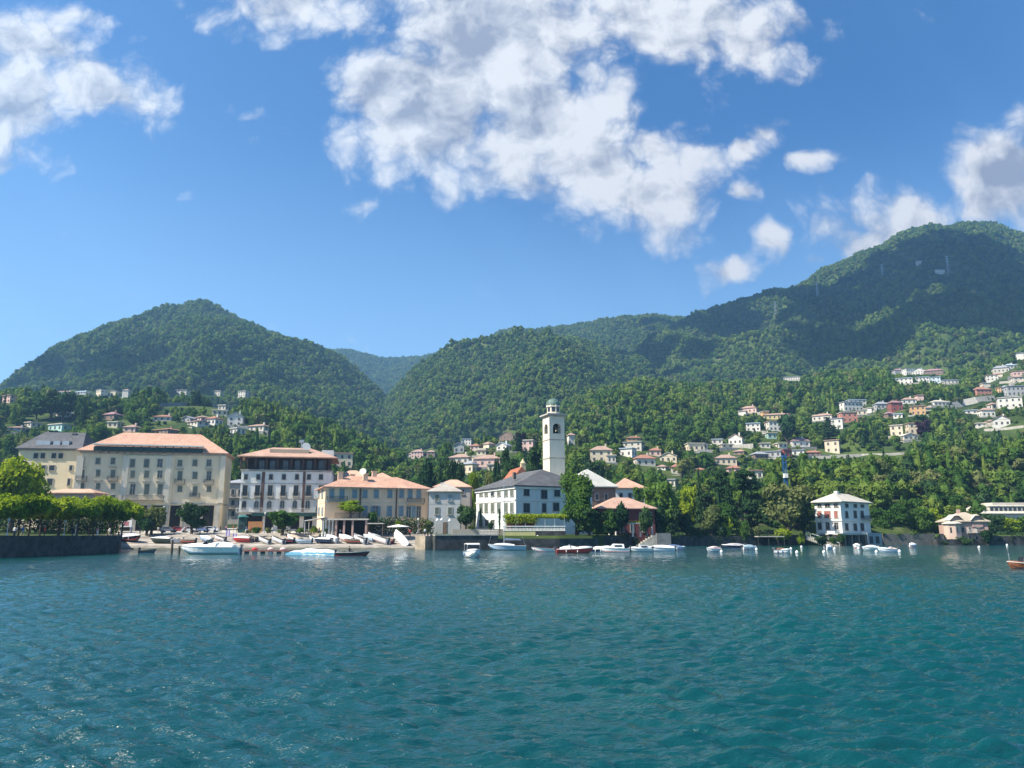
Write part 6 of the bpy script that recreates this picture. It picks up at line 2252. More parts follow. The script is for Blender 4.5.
for (px, pt, pb) in ((171.5, 540, 553.5), (179, 546, 553.5)):
    q = at(px, 553.5, 131)
    o = tag(MB().tube((0, 0, -2), (0, 0, at(px, pt, 131).z), .24, .2, 8).build('mooring_post', M_WOOD, None, (q.x, 131, 0)), 'tall dark mooring post' if px < 175 else 'short dark mooring post', 'post')
    o['label'] = ('taller dark wooden mooring post left of the white cruiser' if px < 175 else 'shorter dark wooden mooring post touching the white cruiser bow')
bm_me = MB().lathe([(.05, -.28), (.23, -.17), (.29, .04), (.23, .23), (.1, .32), (.06, .4)], 12).mesh('buoy', M_GELCOAT, True)
for (px, py) in ((721.5, 552.5), (731, 547.8), (756.5, 550), (791, 549.6), (797, 553.2), (801.5, 547.6), (824, 552.8), (834.5, 549.6), (858.5, 549), (876.5, 552.6), (899.5, 552.2), (652, 551.6), (979, 547.8), (1007, 545.6)):
    r_ = ray(px, py)
    Y = -CH / r_[2] * r_[1]
    q = at(px, py, Y)
    o = put('mooring_buoy', bm_me, None, (q.x, Y, .1))
    tag(o, 'round white mooring buoy floating among the moored boats', 'buoy', 'white mooring buoys')

# speedboat wake: a low swell of broken water with foam
wk = bpy.data.materials.new('wake_foam')
wk.use_nodes = True
t = NT(wk.node_tree)
b_ = t.n['Principled BSDF']
tc = t.new('ShaderNodeTexCoord').outputs['Object']
sp = t.new('ShaderNodeSeparateXYZ')
t.l.new(tc, sp.inputs[0])
fz = t.m('ADD', t.lin(sp.outputs[2], .15, .75, 0, 1), t.m('MULTIPLY', t.m('SUBTRACT', t.noise(t.v('MULTIPLY', tc, (.6, 1.5, 1.5)), 1.6, 5, .6), .5), .9))
t.l.new(t.mix(t.ss(fz, .35, .7), (.08, .22, .30, 1), (.85, .87, .88, 1)), b_.inputs['Base Color'])
b_.inputs['Roughness'].default_value = .35
p0 = at(289, 556, 127)
p1 = at(346, 556, 121)
d = p1 - p0
d.z = 0
L_ = d.length
rings = []
for i in range(25):
    q = i / 24
    x = L_ * q
    w_ = .5 + 2.4 * math.sin(PI * min(1, q * .9 + .06)) ** .7
    h_ = (.95 * math.sin(PI * min(1, (q + .10) * .88)) ** .8) * (1 + .10 * math.sin(q * 21))
    rings.append([(x, -w_, -.25), (x, -w_ * .6, h_ * .45 + .06 * math.sin(i * 2.1)), (x, -w_ * .15, h_ + .05 * math.sin(i * 3.3)), (x, w_ * .3, h_ * .92), (x, w_ * .7, h_ * .5), (x, w_, -.25)])
o = MB().loft(rings).build('boat_wake', wk, None, (p0.x, p0.y, 0), math.atan2(d.y, d.x), smooth=True)
tag(o, kind='structure')

# ------------------------------------------------------------------ people (small figures on the quay)
def body_mesh(pose):
    me = bpy.data.meshes.new('person_skin')
    V, E, Rr = [], [], []

    def vtx(p, r, par=None):
        V.append(p)
        Rr.append(r)
        if par is not None:
            E.append((par, len(V) - 1))
        return len(V) - 1
    if pose == 'sit':
        pel = vtx((0, 0, .45), .13)
        ch_ = vtx((0, 0, .80), .15, pel)
        nk = vtx((0, 0, 1.02), .06, ch_)
        hd_ = vtx((0, -.02, 1.14), .095, nk)
        vtx((0, -.02, 1.25), .08, hd_)
        for s in (-1, 1):
            h1 = vtx((s * .09, -.05, .44), .09, pel)
            kn = vtx((s * .10, -.45, .46), .065, h1)
            an = vtx((s * .10, -.45, .08), .045, kn)
            vtx((s * .10, -.60, .04), .04, an)
            sh = vtx((s * .18, 0, .94), .06, ch_)
            el = vtx((s * .22, -.12, .70), .042, sh)
            vtx((s * .15, -.35, .68), .035, el)
    else:
        sw = .18 if pose == 'walk' else .02
        pel = vtx((0, 0, .92), .13)
        ch_ = vtx((0, 0, 1.28), .15, pel)
        nk = vtx((0, 0, 1.48), .06, ch_)
        hd_ = vtx((0, -.02, 1.60), .095, nk)
        vtx((0, -.02, 1.70), .085, hd_)
        for s in (-1, 1):
            h1 = vtx((s * .09, 0, .86), .095, pel)
            kn = vtx((s * .10, -s * sw, .48), .065, h1)
            an = vtx((s * .10, -s * sw * 1.2 + .03, .09), .045, kn)
            vtx((s * .10, -s * sw * 1.2 - .13, .04), .04, an)
            sh = vtx((s * .18, 0, 1.40), .06, ch_)
            el = vtx((s * .23, s * sw * .6, 1.12), .042, sh)
            vtx((s * .22, s * sw - .08, .86), .036, el)
    me.from_pydata(V, E, [])
    ob = bpy.data.objects.new('person_skin', me)
    COL.objects.link(ob)
    ob.modifiers.new('skin', 'SKIN')
    for i, r in enumerate(Rr):
        me.skin_vertices[0].data[i].radius = (r, r * .85)
    me.skin_vertices[0].data[0].use_root = True
    ob.modifiers.new('sub', 'SUBSURF').levels = 1
    dg = bpy.context.evaluated_depsgraph_get()
    out_ = bpy.data.meshes.new_from_object(ob.evaluated_get(dg))
    bpy.data.objects.remove(ob)
    bpy.data.meshes.remove(me)
    return out_


def garment(src, z0, z1, m, name_, off=.014, armx=9):
    bm = bmesh.new()
    bm.from_mesh(src)
    bm.normal_update()
    kill = [f for f in bm.faces if not (z0 < f.calc_center_median().z < z1 and abs(f.calc_center_median().x) < armx)]
    nr = {v: v.normal.copy() for v in bm.verts}
    bmesh.ops.delete(bm, geom=kill, context='FACES')
    for v in bm.verts:
        v.co += nr[v] * off
    me = bpy.data.meshes.new(name_)
    bm.to_mesh(me)
    bm.free()
    me.materials.append(m)
    return me


SKIN = mat('skin', (.50, .32, .23), .6, .08, 3)
HAIR = mat('hair', (.05, .035, .025), .7, .2, 5)
CLOTH = {k: mat('cloth_' + k, c_, .9, .12, 4) for k, c_ in dict(white=(.75, .74, .72), black=(.03, .03, .035), red=(.5, .06, .06), blue=(.08, .16, .42), pink=(.65, .33, .36), navy=(.03, .05, .12), beige=(.5, .42, .3), green=(.10, .25, .12)).items()}
BODY = {}
for ps in ('stand', 'walk', 'sit'):
    m_ = body_mesh(ps)
    m_.materials.clear()
    m_.materials.append(SKIN)
    BODY[ps] = m_
GARM = {}


def person(loc, rz, pose, shirt, trousers, lab, group=None):
    o = thing('person', lab, 'person', loc, rz, group)
    put('body', BODY[pose], o)
    zs = .45 if pose != 'sit' else 0
    for (nm, z0, z1, cl, ax) in (('shirt', .50 + zs, 1.0 + zs, shirt, .30), ('trousers', .09 if pose != 'sit' else .09, .52 + zs, trousers, .16), ('hair', 1.16 + zs, 2, None, 9)):
        key = (pose, nm, cl)
        if key not in GARM:
            GARM[key] = garment(BODY[pose], z0, z1, HAIR if cl is None else CLOTH[cl], nm, .02 if cl else .012, ax)
        put(nm, GARM[key], o)
    return o


for (px, Y, pose, rz, sh, tr, lab) in (
        (141, 188, 'walk', 1.6, 'black', 'navy', 'person in dark clothes walking before the dark round bush'),
        (158, 190, 'stand', .3, 'white', 'beige', 'person in white shirt standing right of the dark round bush'),
        (174, 186, 'stand', 0, 'red', 'navy', 'person in red top standing at the left of the parked cars'),
        (215, 187, 'walk', -1.4, 'white', 'blue', 'person in white top walking right of the parked cars'),
        (220, 190, 'walk', 1.5, 'black', 'black', 'person all in black walking toward the alley'),
        (226, 196, 'stand', .5, 'pink', 'navy', 'person in pink top at the mouth of the alley'),
        (233, 194, 'stand', 2, 'red', 'beige', 'person in red top and beige trousers left of the kiosk'),
        (253, 184, 'walk', 1.5, 'green', 'beige', 'person in green top on the quay below the orange fence'),
        (246, 186, 'walk', -1.5, 'blue', 'white', 'person in blue top and white trousers by the kiosk'),
        (311, 183.5, 'stand', 0, 'black', 'beige', 'person in black top before the slanting awning'),
        (319, 184, 'stand', .6, 'white', 'navy', 'person in white shirt under the slanting awning'),
        (389, 182, 'stand', -.3, 'beige', 'navy', 'person in beige top under the open white parasol'),
        (425, 168, 'stand', .2, 'white', 'black', 'person in white top on the short stone pier'),
        (163, 183, 'sit', 0, 'navy', 'black', 'person in navy sitting on the edge of the slip')):
    p = at(px, 533, Y)
    z = float(base_z(np.array([p.x / Y]), np.array([float(Y)]))[0])
    if pose == 'sit':
        z += .0
    if px > 424:
        z = 2.9
    person((p.x, Y, z), rz, pose, sh, tr, lab)
for i, (px, Y, sh, tr) in enumerate(((14, 117, 'white', 'navy'), (22, 118, 'blue', 'beige'), (44, 124, 'red', 'black'), (72, 131, 'black', 'navy'), (97, 139, 'pink', 'white'), (109, 143, 'white', 'beige'))):
    p = at(px, 537, Y)
    person((p.x, Y, 2.9), i * 1.1, 'walk' if i % 2 else 'stand', sh, tr, ['person in white top at the left quay edge under the plane trees', 'person in blue top close to a person in white under the plane trees', 'person in red top under the middle plane trees',
                                                                           'person in dark clothes under the right plane trees', 'person in pink top near the right end of the plane row', 'person in white and beige at the end of the plane row'][i])
q = Vector((sL * -.12, 0, sh_s + .10))
person((sb.location.x + q.x, sb.location.y + .1, sh_s - .25), R(94), 'sit', 'black', 'navy', 'driver in black sitting in the dark speedboat')

for (px, Y, pose, rz, sh, tr, lab) in (
        (131, 187, 'stand', .2, 'blue', 'navy', 'person in blue top beside the white framed notice board'),
        (147, 187, 'walk', -1.5, 'white', 'black', 'person in white top and dark trousers before the dark round bush'),
        (185, 186, 'stand', .4, 'pink', 'beige', 'person in pink top in front of the dark red car'),
        (196, 185.5, 'walk', 1.5, 'navy', 'beige', 'person in navy top walking in front of the silver car'),
        (207, 186, 'stand', -.5, 'green', 'navy', 'person in green top in front of the white car'),
        (237, 188, 'walk', .9, 'beige', 'black', 'person in beige top near the kiosk and the purple banners'),
        (251, 187, 'stand', 0, 'red', 'navy', 'person in red top in front of the orange-brown fence'),
        (272, 184, 'walk', 1.6, 'white', 'navy', 'person in white top walking left of the loose spiky tree'),
        (297, 184, 'walk', -1.6, 'black', 'white', 'person in black top and white trousers right of the loose spiky tree'),
        (305, 185, 'stand', .8, 'blue', 'beige', 'person in blue top left of the slanting awning'),
        (340, 181.5, 'stand', 2.5, 'white', 'black', 'person in white top before the dark cafe loggia, left of a pair'),
        (343, 181.5, 'stand', -2.2, 'pink', 'navy', 'person in pink top before the dark cafe loggia, right of a pair'),
        (381, 181, 'walk', 1.5, 'navy', 'navy', 'person all in navy walking below the low timber pergola'),
        (410, 181, 'stand', 0, 'red', 'black', 'person in red top by the quay railing right of the open parasol')):
    p = at(px, 533, Y)
    person((p.x, Y, float(base_z(np.array([p.x / Y]), np.array([float(Y)]))[0])), rz, pose, sh, tr, lab)
# low planted strip along the top of the slip
pa, pb_ = at(247, 533, 186.5), at(326, 533, 186.5)
zh_ = float(base_z(np.array([pa.x / 186.5]), np.array([186.5]))[0])
gl = random.Random(4)
v, f = leaves([(x, gl.uniform(-.3, .3), gl.uniform(.2, .55), .9, .6, gl.uniform(.35, .7)) for x in np.linspace(0, pb_.x - pa.x, 26) if gl.random() < .8], 1500, .17, 33)
tag(put('low_hedge', npmesh('low_hedge', v, f, LEAF['olive']), None, (pa.x, 186.5, zh_)), 'low uneven flowering hedge along the square before the white hotel', 'hedge')

# ------------------------------------------------------------------ parked cars, kiosk, fence, lamps, signs
def car_parts(col):
    Lc, Wc = 4.1, 1.72
    prof = [(-2.05, .32), (-2.03, .72), (-1.85, .88), (-1.1, .92), (1.05, .95), (1.75, .86), (2.03, .70), (2.05, .32)]
    bd = MB().loft([[(x, -Wc / 2 + (.06 if z > .8 else 0), z) for x, z in prof], [(x, Wc / 2 - (.06 if z > .8 else 0), z) for x, z in prof]])
    cabp = [(-1.75, .90), (-1.25, 1.38), (-.6, 1.46), (.35, 1.42), (1.15, .94)]
    cb_ = MB().loft([[(x, -Wc / 2 + .10 + (z - .9) * .28, z) for x, z in cabp], [(x, Wc / 2 - .10 - (z - .9) * .28, z) for x, z in cabp]])
    sw = []
    wp = [(-1.45, .97), (-1.12, 1.32), (-.55, 1.38), (.30, 1.34), (.88, .97)]
    for sg in (-1, 1):
        sw.append(MB().add([(x, sg * (Wc / 2 - .085 - (z - .9) * .28), z) for x, z in wp], [tuple(range(5))]))
    ws, rw = MB(), MB()
    ws.add([(1.16, -.62, .98), (1.16, .62, .98), (.42, .55, 1.40), (.42, -.55, 1.40)], [(0, 1, 2, 3)])
    rw.add([(-1.77, -.62, .98), (-1.77, .62, .98), (-1.30, .55, 1.36), (-1.30, -.55, 1.36)], [(0, 1, 2, 3)])
    wl = MB().lathe([(.1, -.11), (.31, -.11), (.31, .11), (.1, .11)], 14)
    hl = MB().cbox((2.02, 0, 0), (.08, .3, .14))
    return [m_.mesh(n_, mm_) for m_, n_, mm_ in ((bd, 'body', col), (cb_, 'cabin', col), (sw[0], 'side_window', M_GLASS), (sw[1], 'side_window', M_GLASS), (ws, 'windscreen', M_GLASS), (rw, 'rear_window', M_GLASS), (wl, 'wheel', M_RUB), (hl, 'headlight', M_METAL))]


for (px, Y, rz, c_, lab) in ((168, 191, 0, (.10, .11, .14), 'dark grey parked car at the left of the row before the big hotel'), (179, 192, .05, (.30, .05, .06), 'dark red parked car in the row before the big hotel'),
                             (190, 191, 0, (.45, .47, .50), 'silver parked car in the middle of the row before the big hotel'), (201, 192, -.04, (.12, .16, .30), 'blue parked car in the row before the big hotel'),
                             (211, 193, 0, (.6, .6, .6), 'white parked car at the right of the row before the big hotel')):
    p = at(px, 533, Y)
    z = float(base_z(np.array([p.x / Y]), np.array([float(Y)]))[0])
    cm = mat('car_paint_%d' % int(px), c_, .3, .04, 1, .5)
    B_, C_, S_, S2_, W_, RW_, T_, H_ = car_parts(cm)
    o = thing('parked_car', lab, 'car', (p.x, Y, z), rz, 'cars parked before the big hotel')
    put('body', B_, o)
    put('cabin', C_, o)
    put('side_window', S_, o)
    put('side_window', S2_, o)
    put('rear_window', RW_, o)
    put('windscreen', W_, o)
    for x in (-1.25, 1.28):
        for sg in (-1, 1):
            w_ = put('wheel', T_, o, (x, sg * .78, .31))
            w_.rotation_euler.x = PI / 2
    for sg in (-1, 1):
        put('headlight', H_, o, (0, sg * .6, .66))


def zq_(px, Y):
    p = at(px, 533, Y)
    return Vector((p.x, Y, float(base_z(np.array([p.x / Y]), np.array([float(Y)]))[0])))


q = zq_(242, 190)
o = thing('kiosk', 'small dark green kiosk at the left corner of the white hotel', 'kiosk', q)
hk = at(242, 515, 190).z - q.z
MB().box(-.85, .85, -.8, .8, 0, hk - .6).build('body', M_GREEN, o)
MB().lathe([(1.5, hk - .6), (1.5, hk - .45), (.3, hk)], 8).build('roof', mat('kiosk_roof', (.03, .16, .15), .6), o)
MB().box(-.5, .5, -.83, -.803, .9, 2.0).build('counter_window', M_GLASS, o)
q = zq_(255, 189)
w_ = (at(263, 533, 189).x - at(248, 533, 189).x)
o = thing('site_fence', 'orange-brown board fence before the white hotel ground floor', 'fence', q)
hf = at(255, 521.5, 189).z - q.z
pb_ = MB()
for i in range(14):
    x = -w_ / 2 + w_ * i / 14
    pb_.box(x + .02, x + w_ / 14 - .02, 0, .05, .1, hf)
pb_.build('boards', mat('orange_boards', (.42, .20, .08), .85, .2, 2), o)
MB().box(-w_ / 2, w_ / 2, .06, .12, .3, .4).box(-w_ / 2, w_ / 2, .06, .12, hf - .4, hf - .3).build('rail', M_WOOD, o)


def lamp(px, pyt, Y, lab, zb=None):
    q = zq_(px, Y)
    if zb is not None:
        q.z = zb
    h_ = at(px, pyt, Y).z - q.z
    o = thing('street_lamp', lab, 'lamp', q)
    MB().lathe([(.16, 0), (.12, .5), (.055, .6), (.05, h_ - .35)], 8).build('pole', M_METAL, o)
    MB().lathe([(.08, h_ - .35), (.22, h_ - .2), (.22, h_ + .05), (.05, h_ + .2)], 10).build('globe', M_TRIM, o)
    return o


lamp(161.5, 507, 184, 'slender pale street lamp before the pale bush at the big hotel')
lamp(264, 513, 186, 'street lamp at the right end of the orange-brown fence')
lamp(289.5, 515, 183, 'street lamp right of the loose spiky tree')
lamp(7, 519, 114, 'pale lamp post at the left end of the plane row', 2.9)
lamp(64, 521, 130, 'pale lamp post under the middle of the plane row', 2.9)
lamp(75.5, 525, 134, 'lamp post with round white globe under the right part of the plane row', 2.9)
lamp(418, 519, 178, 'thin lamp beside the ivy hedge near the stone pier', 3.6)
lamp(537.5, 536, 168, 'round-headed lamp on the quay below the villa terrace', 2.3)
lamp(721.5, 528, 217, 'thin lamp on the lake wall in front of the clipped bright hedge', 2.7)

q = zq_(125.5, 178)
o = thing('notice_board', 'white framed notice board with reddish poster at the left end of the square', 'sign', q)
z0_, z1_ = at(125, 527, 178).z - q.z, at(125, 520, 178).z - q.z
MB().box(-1.3, 1.3, -.05, .05, z0_, z1_).build('panel', M_TRIM, o)
MB().box(-.6, .6, -.07, -.052, z0_ + .3, z1_ - .35).build('poster', mat('poster_red', (.45, .16, .18), .8), o)
for sg in (-1, 1):
    MB().box(sg * 1.2 - .05, sg * 1.2 + .05, .052, .14, -.3, z0_ + .5).build('post', M_METAL, o)
for (px, pb, pt, Y, lab) in ((228, 538, 530, 180, 'upper purple and white standing banner on the quay below the alley'), (235, 542, 533.5, 176, 'lower purple and white standing banner on the slip below the alley')):
    q = zq_(px, Y)
    h_ = max(1.4, at(px, pt, Y).z - q.z)
    o = thing('standing_banner', lab, 'banner', q)
    MB().tube((-.42, 0, 0), (-.42, 0, h_ + .1), .035).tube((-.5, -.3, .03), (-.5, .3, .03), .03).build('pole', M_METAL, o)
    MB().box(-.39, .42, -.02, .02, .25, h_).build('cloth', mat('purple_cloth', (.25, .16, .52), .85, .3, 1.2), o)
    MB().box(-.1, .18, -.035, -.022, .3, h_ - .1).build('white_panel', M_CANVAS, o)
# slip bollards / quay railing
for i, px in enumerate((140, 152, 200, 214, 247, 258, 300, 318)):
    q = zq_(px, 184.5)
    o = put('bollard', None, None, q) if False else MB().lathe([(.16, 0), (.13, .5), (.2, .55), (.18, .7), (.05, .74)], 9).build('bollard', M_IRON, None, q)
    tag(o, 'squat dark iron bollard along the top edge of the slipway', 'bollard', 'iron bollards at the top of the slip')
q0, q1 = zq_(372, 181.5), zq_(424, 181.5)
o = thing('quay_railing', 'grey iron railing along the quay below the ivy hedge', 'railing', q0)
L_ = (q1 - q0).length
rl = MB()
for i in range(40):
    rl.box(L_ * i / 39 - .02, L_ * i / 39 + .02, -.02, .02, 0, 1.05)
rl.build('balusters', M_IRON, o)
MB().box(-.05, L_ + .05, -.03, .03, 1.052, 1.12).build('handrail', M_IRON, o)
q0 = at(480, 536, 165)
o = thing('quay_railing', 'white iron railing on the quay left of the sailing boat', 'railing', (q0.x, 164.5, 2.95))
L_ = at(498, 536, 165).x - q0.x
rl = MB()
for i in range(14):
    rl.box(L_ * i / 13 - .03, L_ * i / 13 + .03, -.03, .03, 0, 1.05)
rl.build('balusters', M_TRIM, o)
MB().box(-.05, L_ + .05, -.03, .03, 1.052, 1.14).box(-.05, L_ + .05, -.02, .02, .5, .56).build('handrail', M_TRIM, o)

# ------------------------------------------------------------------ the wooded slopes
def forest_points():
    g = np.random.default_rng(5)
    out = []
    Y = 238.0
    runmax = {}
    while Y < 2750:
        sp = 6.2 + (Y - 240) * .0006
        n = int(2.0 * Y / sp)
        s = (np.arange(n) + g.uniform(0, 1, n)) / n * 2.0 - 1.0
        y = Y + g.uniform(-.5, .5, n) * sp
        out.append(np.stack([s * y, y, np.full(n, sp)], 1))
        Y += sp * .92
    return np.concatenate(out)


fp = forest_points()
# undergrowth and garden shrubs of the near slopes
gg = np.random.default_rng(15)
nsh = 34000
sy = np.sqrt(gg.uniform(236 ** 2, 900 ** 2, nsh))
sx2 = gg.uniform(-1.0, 1.0, nsh) * sy
fp = np.concatenate([fp, np.stack([sx2, sy, gg.uniform(1.6, 4.2, nsh)], 1)])
X, Y, SPC = fp[:, 0], fp[:, 1], fp[:, 2]
Z = height(X, Y)
flat = Z - base_z(X / Y, Y)
g = np.random.default_rng(9)
dens = fbm(X / 60, Y / 60, 77, 3)
keep = (flat > 3) | (Y > 330) | ((X / Y > S(640)) & (Y > 236))
# village clearings get fewer trees, the woods are closed
keep &= g.uniform(0, 1, len(X)) < np.where(Y < 900, .95 + .5 * (dens - .5), 1.0)
kind = g.uniform(0, 1, len(X))
rad = SPC * g.uniform(.44, .92, len(X)) * np.where(Y < 420, .92, 1)
hgt = rad * g.uniform(1.5, 2.3, len(X))
hgt = np.minimum(hgt, 16)
dz = Z - CH
zc = Y * cA + dz * sA
PX = 512 + FP * X / zc
dzt = Z + hgt - CH
PYT = 384 - FP * (-Y * sA + dzt * cA) / (Y * cA + dzt * sA)
PYB = 384 - FP * (-Y * sA + dz * cA) / zc
RW = rad / zc * FP
for (x0, x1, y0, y1, yd) in EXC:
    hit = (PX + RW * .7 > x0) & (PX - RW * .7 < x1) & (PYT < y1) & (Y < yd + 12) & (PYB > y0) & (Y > yd * .5)
    keep &= ~hit
for (px, w, pyt, yd) in HAND:
    keep &= ~((np.abs(PX - px) < w * .4) & (np.abs(Y - yd) < 9))
keep &= ~((np.abs(Y - 232) < 16) & (X / Y < S(640)) & (X / Y > S(100)))
keep &= ~((Y < 284) & (X / Y > S(978)))
# drop what stands behind a ridge seen from here and from a few metres to either side
sb_ = np.floor((X / Y + 1.05) / 2.1 * 260).astype(int)
order = np.argsort(Y)
best = np.full(270, -9.0)
gy = np.geomspace(232, 2800, 500)
gs = (np.arange(270) + .5) / 260 * 2.1 - 1.05
GZ = height(gs[None, :] * gy[:, None], np.repeat(gy[:, None], 270, 1))
GE = np.maximum.accumulate((GZ - CH) / gy[:, None], 0)
iy = np.clip(np.searchsorted(gy, Y) - 2, 0, 499)
vis = (Z + hgt + 9 - CH) / Y > GE[iy, np.clip(sb_, 0, 269)] - .004
keep &= vis
inframe = (PX > -260) & (PX < 1290)
keep &= inframe
X, Y, Z, rad, hgt, kind, PX, PYT, PYB = [q[keep] for q in (X, Y, Z, rad, hgt, kind, PX, PYT, PYB)]
app = hgt / Y * ((PX > -20) & (PX < 1044)) * (PYT < 535)
top = np.argsort(-app)[:150]
big = np.zeros(len(X), bool)
big[top] = True

LAND = [(h[0], h[1], h[7]) for h in HOUSES]
ZONES = [(0, 250, 'left hillside'), (250, 430, 'slope behind the hotels'), (430, 560, 'slope behind the church'), (560, 680, 'slope right of the bell tower'), (680, 800, 'garden slope above the moored boats'), (800, 900, 'wood behind the right villa'), (900, 1100, 'wood at the far right')]
KN = [('broad', 'forest', 'round-crowned green tree'), ('tall', 'mid', 'tall narrow green tree'), ('broad', 'olive', 'pale green rounded tree'), ('conifer', 'dark', 'dark pointed conifer'), ('cypress', 'dark', 'slim dark cypress'), ('broad', 'dark', 'dark rounded tree')]


def kidx(k, x, pyb, px):
    q = 0 if k < .42 else 1 if k < .66 else 2 if k < .78 else 3 if k < .86 else 4 if k < .90 else 5
    return q


for i in top:
    q = kidx(kind[i], X[i], PYB[i], PX[i])
    kd, lf, nm = KN[q]
    zn = next((z[2] for z in ZONES if z[0] <= PX[i] < z[1]), 'wood at the far right' if PX[i] > 500 else 'left hillside')
    far = 'lower' if Y[i] < 275 else 'upper'
    h_ = hgt[i] * (1.25 if q in (1, 3, 4) else 1.0)
    r_ = rad[i] * (.8 if q == 1 else .75 if q == 3 else .42 if q == 4 else 1.0)
    tree(kd, lf, (X[i], Y[i], Z[i] - .3), r_, h_, '%s on the %s part of the %s' % (nm, far, zn), 'trees on the ' + zn, n=1300, size=.115, seed=50 + i % 4, trunk_h=h_ * .1)

# everything farther: one wood made of many crowns
FC = bpy.data.collections.new('wood_crowns')
vs_ = []
for j, (kd, lf, n, sz, sd) in enumerate((('broad', 'forest', 440, .165, 61), ('broad', 'forest', 440, .165, 62), ('broad', 'forest', 440, .17, 63), ('tall', 'forest', 440, .165, 64), ('broad', 'olive', 440, .165, 65), ('conifer', 'dark', 260, .18, 66), ('broad', 'dark', 440, .165, 67), ('cypress', 'dark', 200, .16, 68))):
    o = bpy.data.objects.new('crown_%02d' % j, crown_mesh(kd, lf, n, sz, sd))
    FC.objects.link(o)
HU = [1.95, 1.95, 1.95, 2.9, 1.95, 3.0, 1.95, 3.9]


def far_index(k):
    return np.select([k < .26, k < .50, k < .68, k < .80, k < .87, k < .93, k < .985], [0, 1, 2, 3, 4, 5, 6], 7)


m_ = ~big
fx, fy, fz, fr, fh, fk = X[m_], Y[m_], Z[m_], rad[m_], hgt[m_], kind[m_]
idx = far_index(fk)
# conifers and cypresses only below, in the gardens
idx = np.where((fy > 700) & ((idx >= 5) | (idx == 3)), (fk * 1000).astype(int) % 3, idx)
me = bpy.data.meshes.new('wood')
me.vertices.add(len(fx))
me.vertices.foreach_set('co', np.stack([fx, fy, fz], 1).astype(np.float32).ravel())
for nm, ty, arr in (('idx', 'INT', idx.astype(np.int32)), ('rot', 'FLOAT', (fk * 977 % 6.28).astype(np.float32))):
    a_ = me.attributes.new(nm, ty, 'POINT')
    a_.data.foreach_set('value', arr)
wf_ = np.select([idx == 3, idx == 5, idx == 7], [.8, .7, .4], 1.0)
hu = np.array(HU)[idx]
hf = np.select([idx == 3, idx == 5, idx == 7], [1.3, 1.3, 1.5], 1.0)
fr = fr * .92
scl = np.stack([fr * wf_, fr * wf_, fh * hf / hu], 1).astype(np.float32)
a_ = me.attributes.new('scl', 'FLOAT_VECTOR', 'POINT')
a_.data.foreach_set('vector', scl.ravel())
me.update()
wood = put('wood', me)
tag(wood, kind='stuff')
ng = bpy.data.node_groups.new('wood_nodes', 'GeometryNodeTree')
ng.interface.new_socket('Geometry', in_out='INPUT', socket_type='NodeSocketGeometry')
ng.interface.new_socket('Geometry', in_out='OUTPUT', socket_type='NodeSocketGeometry')
gi, go = ng.nodes.new('NodeGroupInput'), ng.nodes.new('NodeGroupOutput')
m2p = ng.nodes.new('GeometryNodeMeshToPoints')
ip = ng.nodes.new('GeometryNodeInstanceOnPoints')
ci = ng.nodes.new('GeometryNodeCollectionInfo')
ci.inputs['Collection'].default_value = FC
ci.inputs['Separate Children'].default_value = True
ci.inputs['Reset Children'].default_value = True


def attr(nm, ty):
    nd = ng.nodes.new('GeometryNodeInputNamedAttribute')
    nd.data_type = ty
    nd.inputs['Name'].default_value = nm
    return nd.outputs[0]


ip.inputs['Pick Instance'].default_value = True
cx = ng.nodes.new('ShaderNodeCombineXYZ')
ng.links.new(attr('rot', 'FLOAT'), cx.inputs[2])
ng.links.new(gi.outputs[0], m2p.inputs[0])
ng.links.new(m2p.outputs[0], ip.inputs['Points'])
ng.links.new(ci.outputs[0], ip.inputs['Instance'])
ng.links.new(attr('idx', 'INT'), ip.inputs['Instance Index'])
ng.links.new(cx.outputs[0], ip.inputs['Rotation'])
ng.links.new(attr('scl', 'FLOAT_VECTOR'), ip.inputs['Scale'])
ng.links.new(ip.outputs[0], go.inputs[0])
wood.modifiers.new('wood', 'NODES').node_group = ng
print('WOOD', len(fx), 'objects', len(SC.objects))

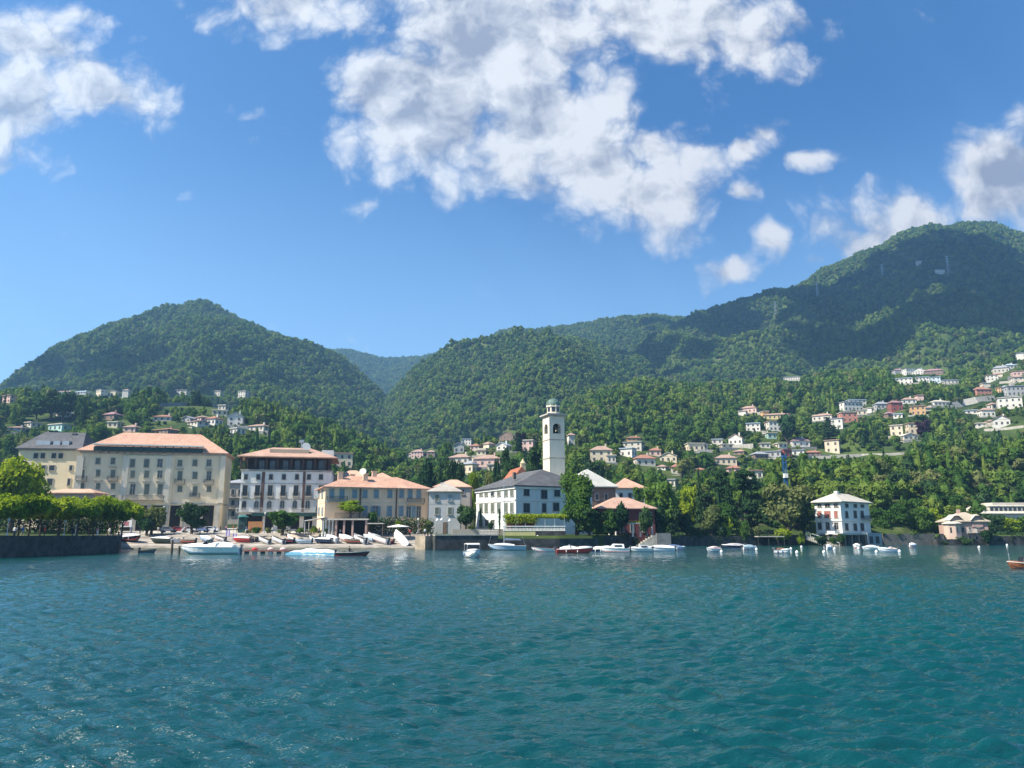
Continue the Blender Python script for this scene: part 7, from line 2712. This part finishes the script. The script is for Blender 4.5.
# ------------------------------------------------------------------ unseen clouds added outside the frame only to shade the mountains
cm = bpy.data.materials.new('cloud_white')
cm.use_nodes = True
cm.node_tree.nodes['Principled BSDF'].inputs['Base Color'].default_value = (.9, .9, .92, 1)
cm.node_tree.nodes['Principled BSDF'].inputs['Roughness'].default_value = 1


def cloud(target, alt, size, seed, name='cloud'):
    """an added lumpy sun blocker at altitude alt standing between the sun and the target"""
    k = (alt - target[2]) / SUN_DIR.z
    c_ = Vector(target) + SUN_DIR * k
    g = random.Random(int(seed))
    mb = MB()
    for i in range(95):
        a = g.uniform(0, 2 * PI)
        rr = math.sqrt(g.uniform(0, 1))
        r = g.uniform(.12, .24) * size[1] * (1.15 - .5 * rr)
        cx_, cy_ = rr * math.cos(a) * size[0], rr * math.sin(a) * size[1]
        prof = [(max(1, r * math.sin(q)), -r * .6 * math.cos(q)) for q in np.linspace(.05, PI - .05, 8)]
        mb.lathe(prof, 10, (cx_, cy_, g.uniform(0, .12) * size[1]))
    o = mb.build(name, cm, None, c_, size[2], smooth=True)
    tag(o, kind='stuff')
    return c_


SHADES = [((640, 1300, 280), (520, 330, R(-8)), 1), ((1020, 1330, 330), (330, 200, 0), 5), ((600, 1700, 400), (230, 150, R(10)), 6), ((-700, 980, 150), (330, 190, R(8)), 2)]
for i, (tg, sz, sd) in enumerate(SHADES):
    print('CLOUD', proj(*cloud(tg, [1500, 1560, 2150, 1500, 2500][i], sz, sd)))

# ------------------------------------------------------------------ haze
hm_ = bpy.data.materials.new('haze_air')
hm_.use_nodes = True
t = NT(hm_.node_tree)
t.n.remove(t.n['Principled BSDF'])
pv_ = t.new('ShaderNodeVolumePrincipled')
pv_.inputs['Color'].default_value = (.30, .60, 1.0, 1)
pv_.inputs['Density'].default_value = 0.00021
pv_.inputs['Anisotropy'].default_value = .25
t.l.new(pv_.outputs[0], t.n['Material Output'].inputs['Volume'])
hb_ = MB().box(-3600, 3600, -650, 3400, -5, 800).build('haze', hm_)
tag(hb_, kind='stuff')
for o in SC.objects:
    if o.get('label') and not (4 <= len(o['label'].split()) <= 16):
        print('LABEL', o.name, len(o['label'].split()), o['label'])
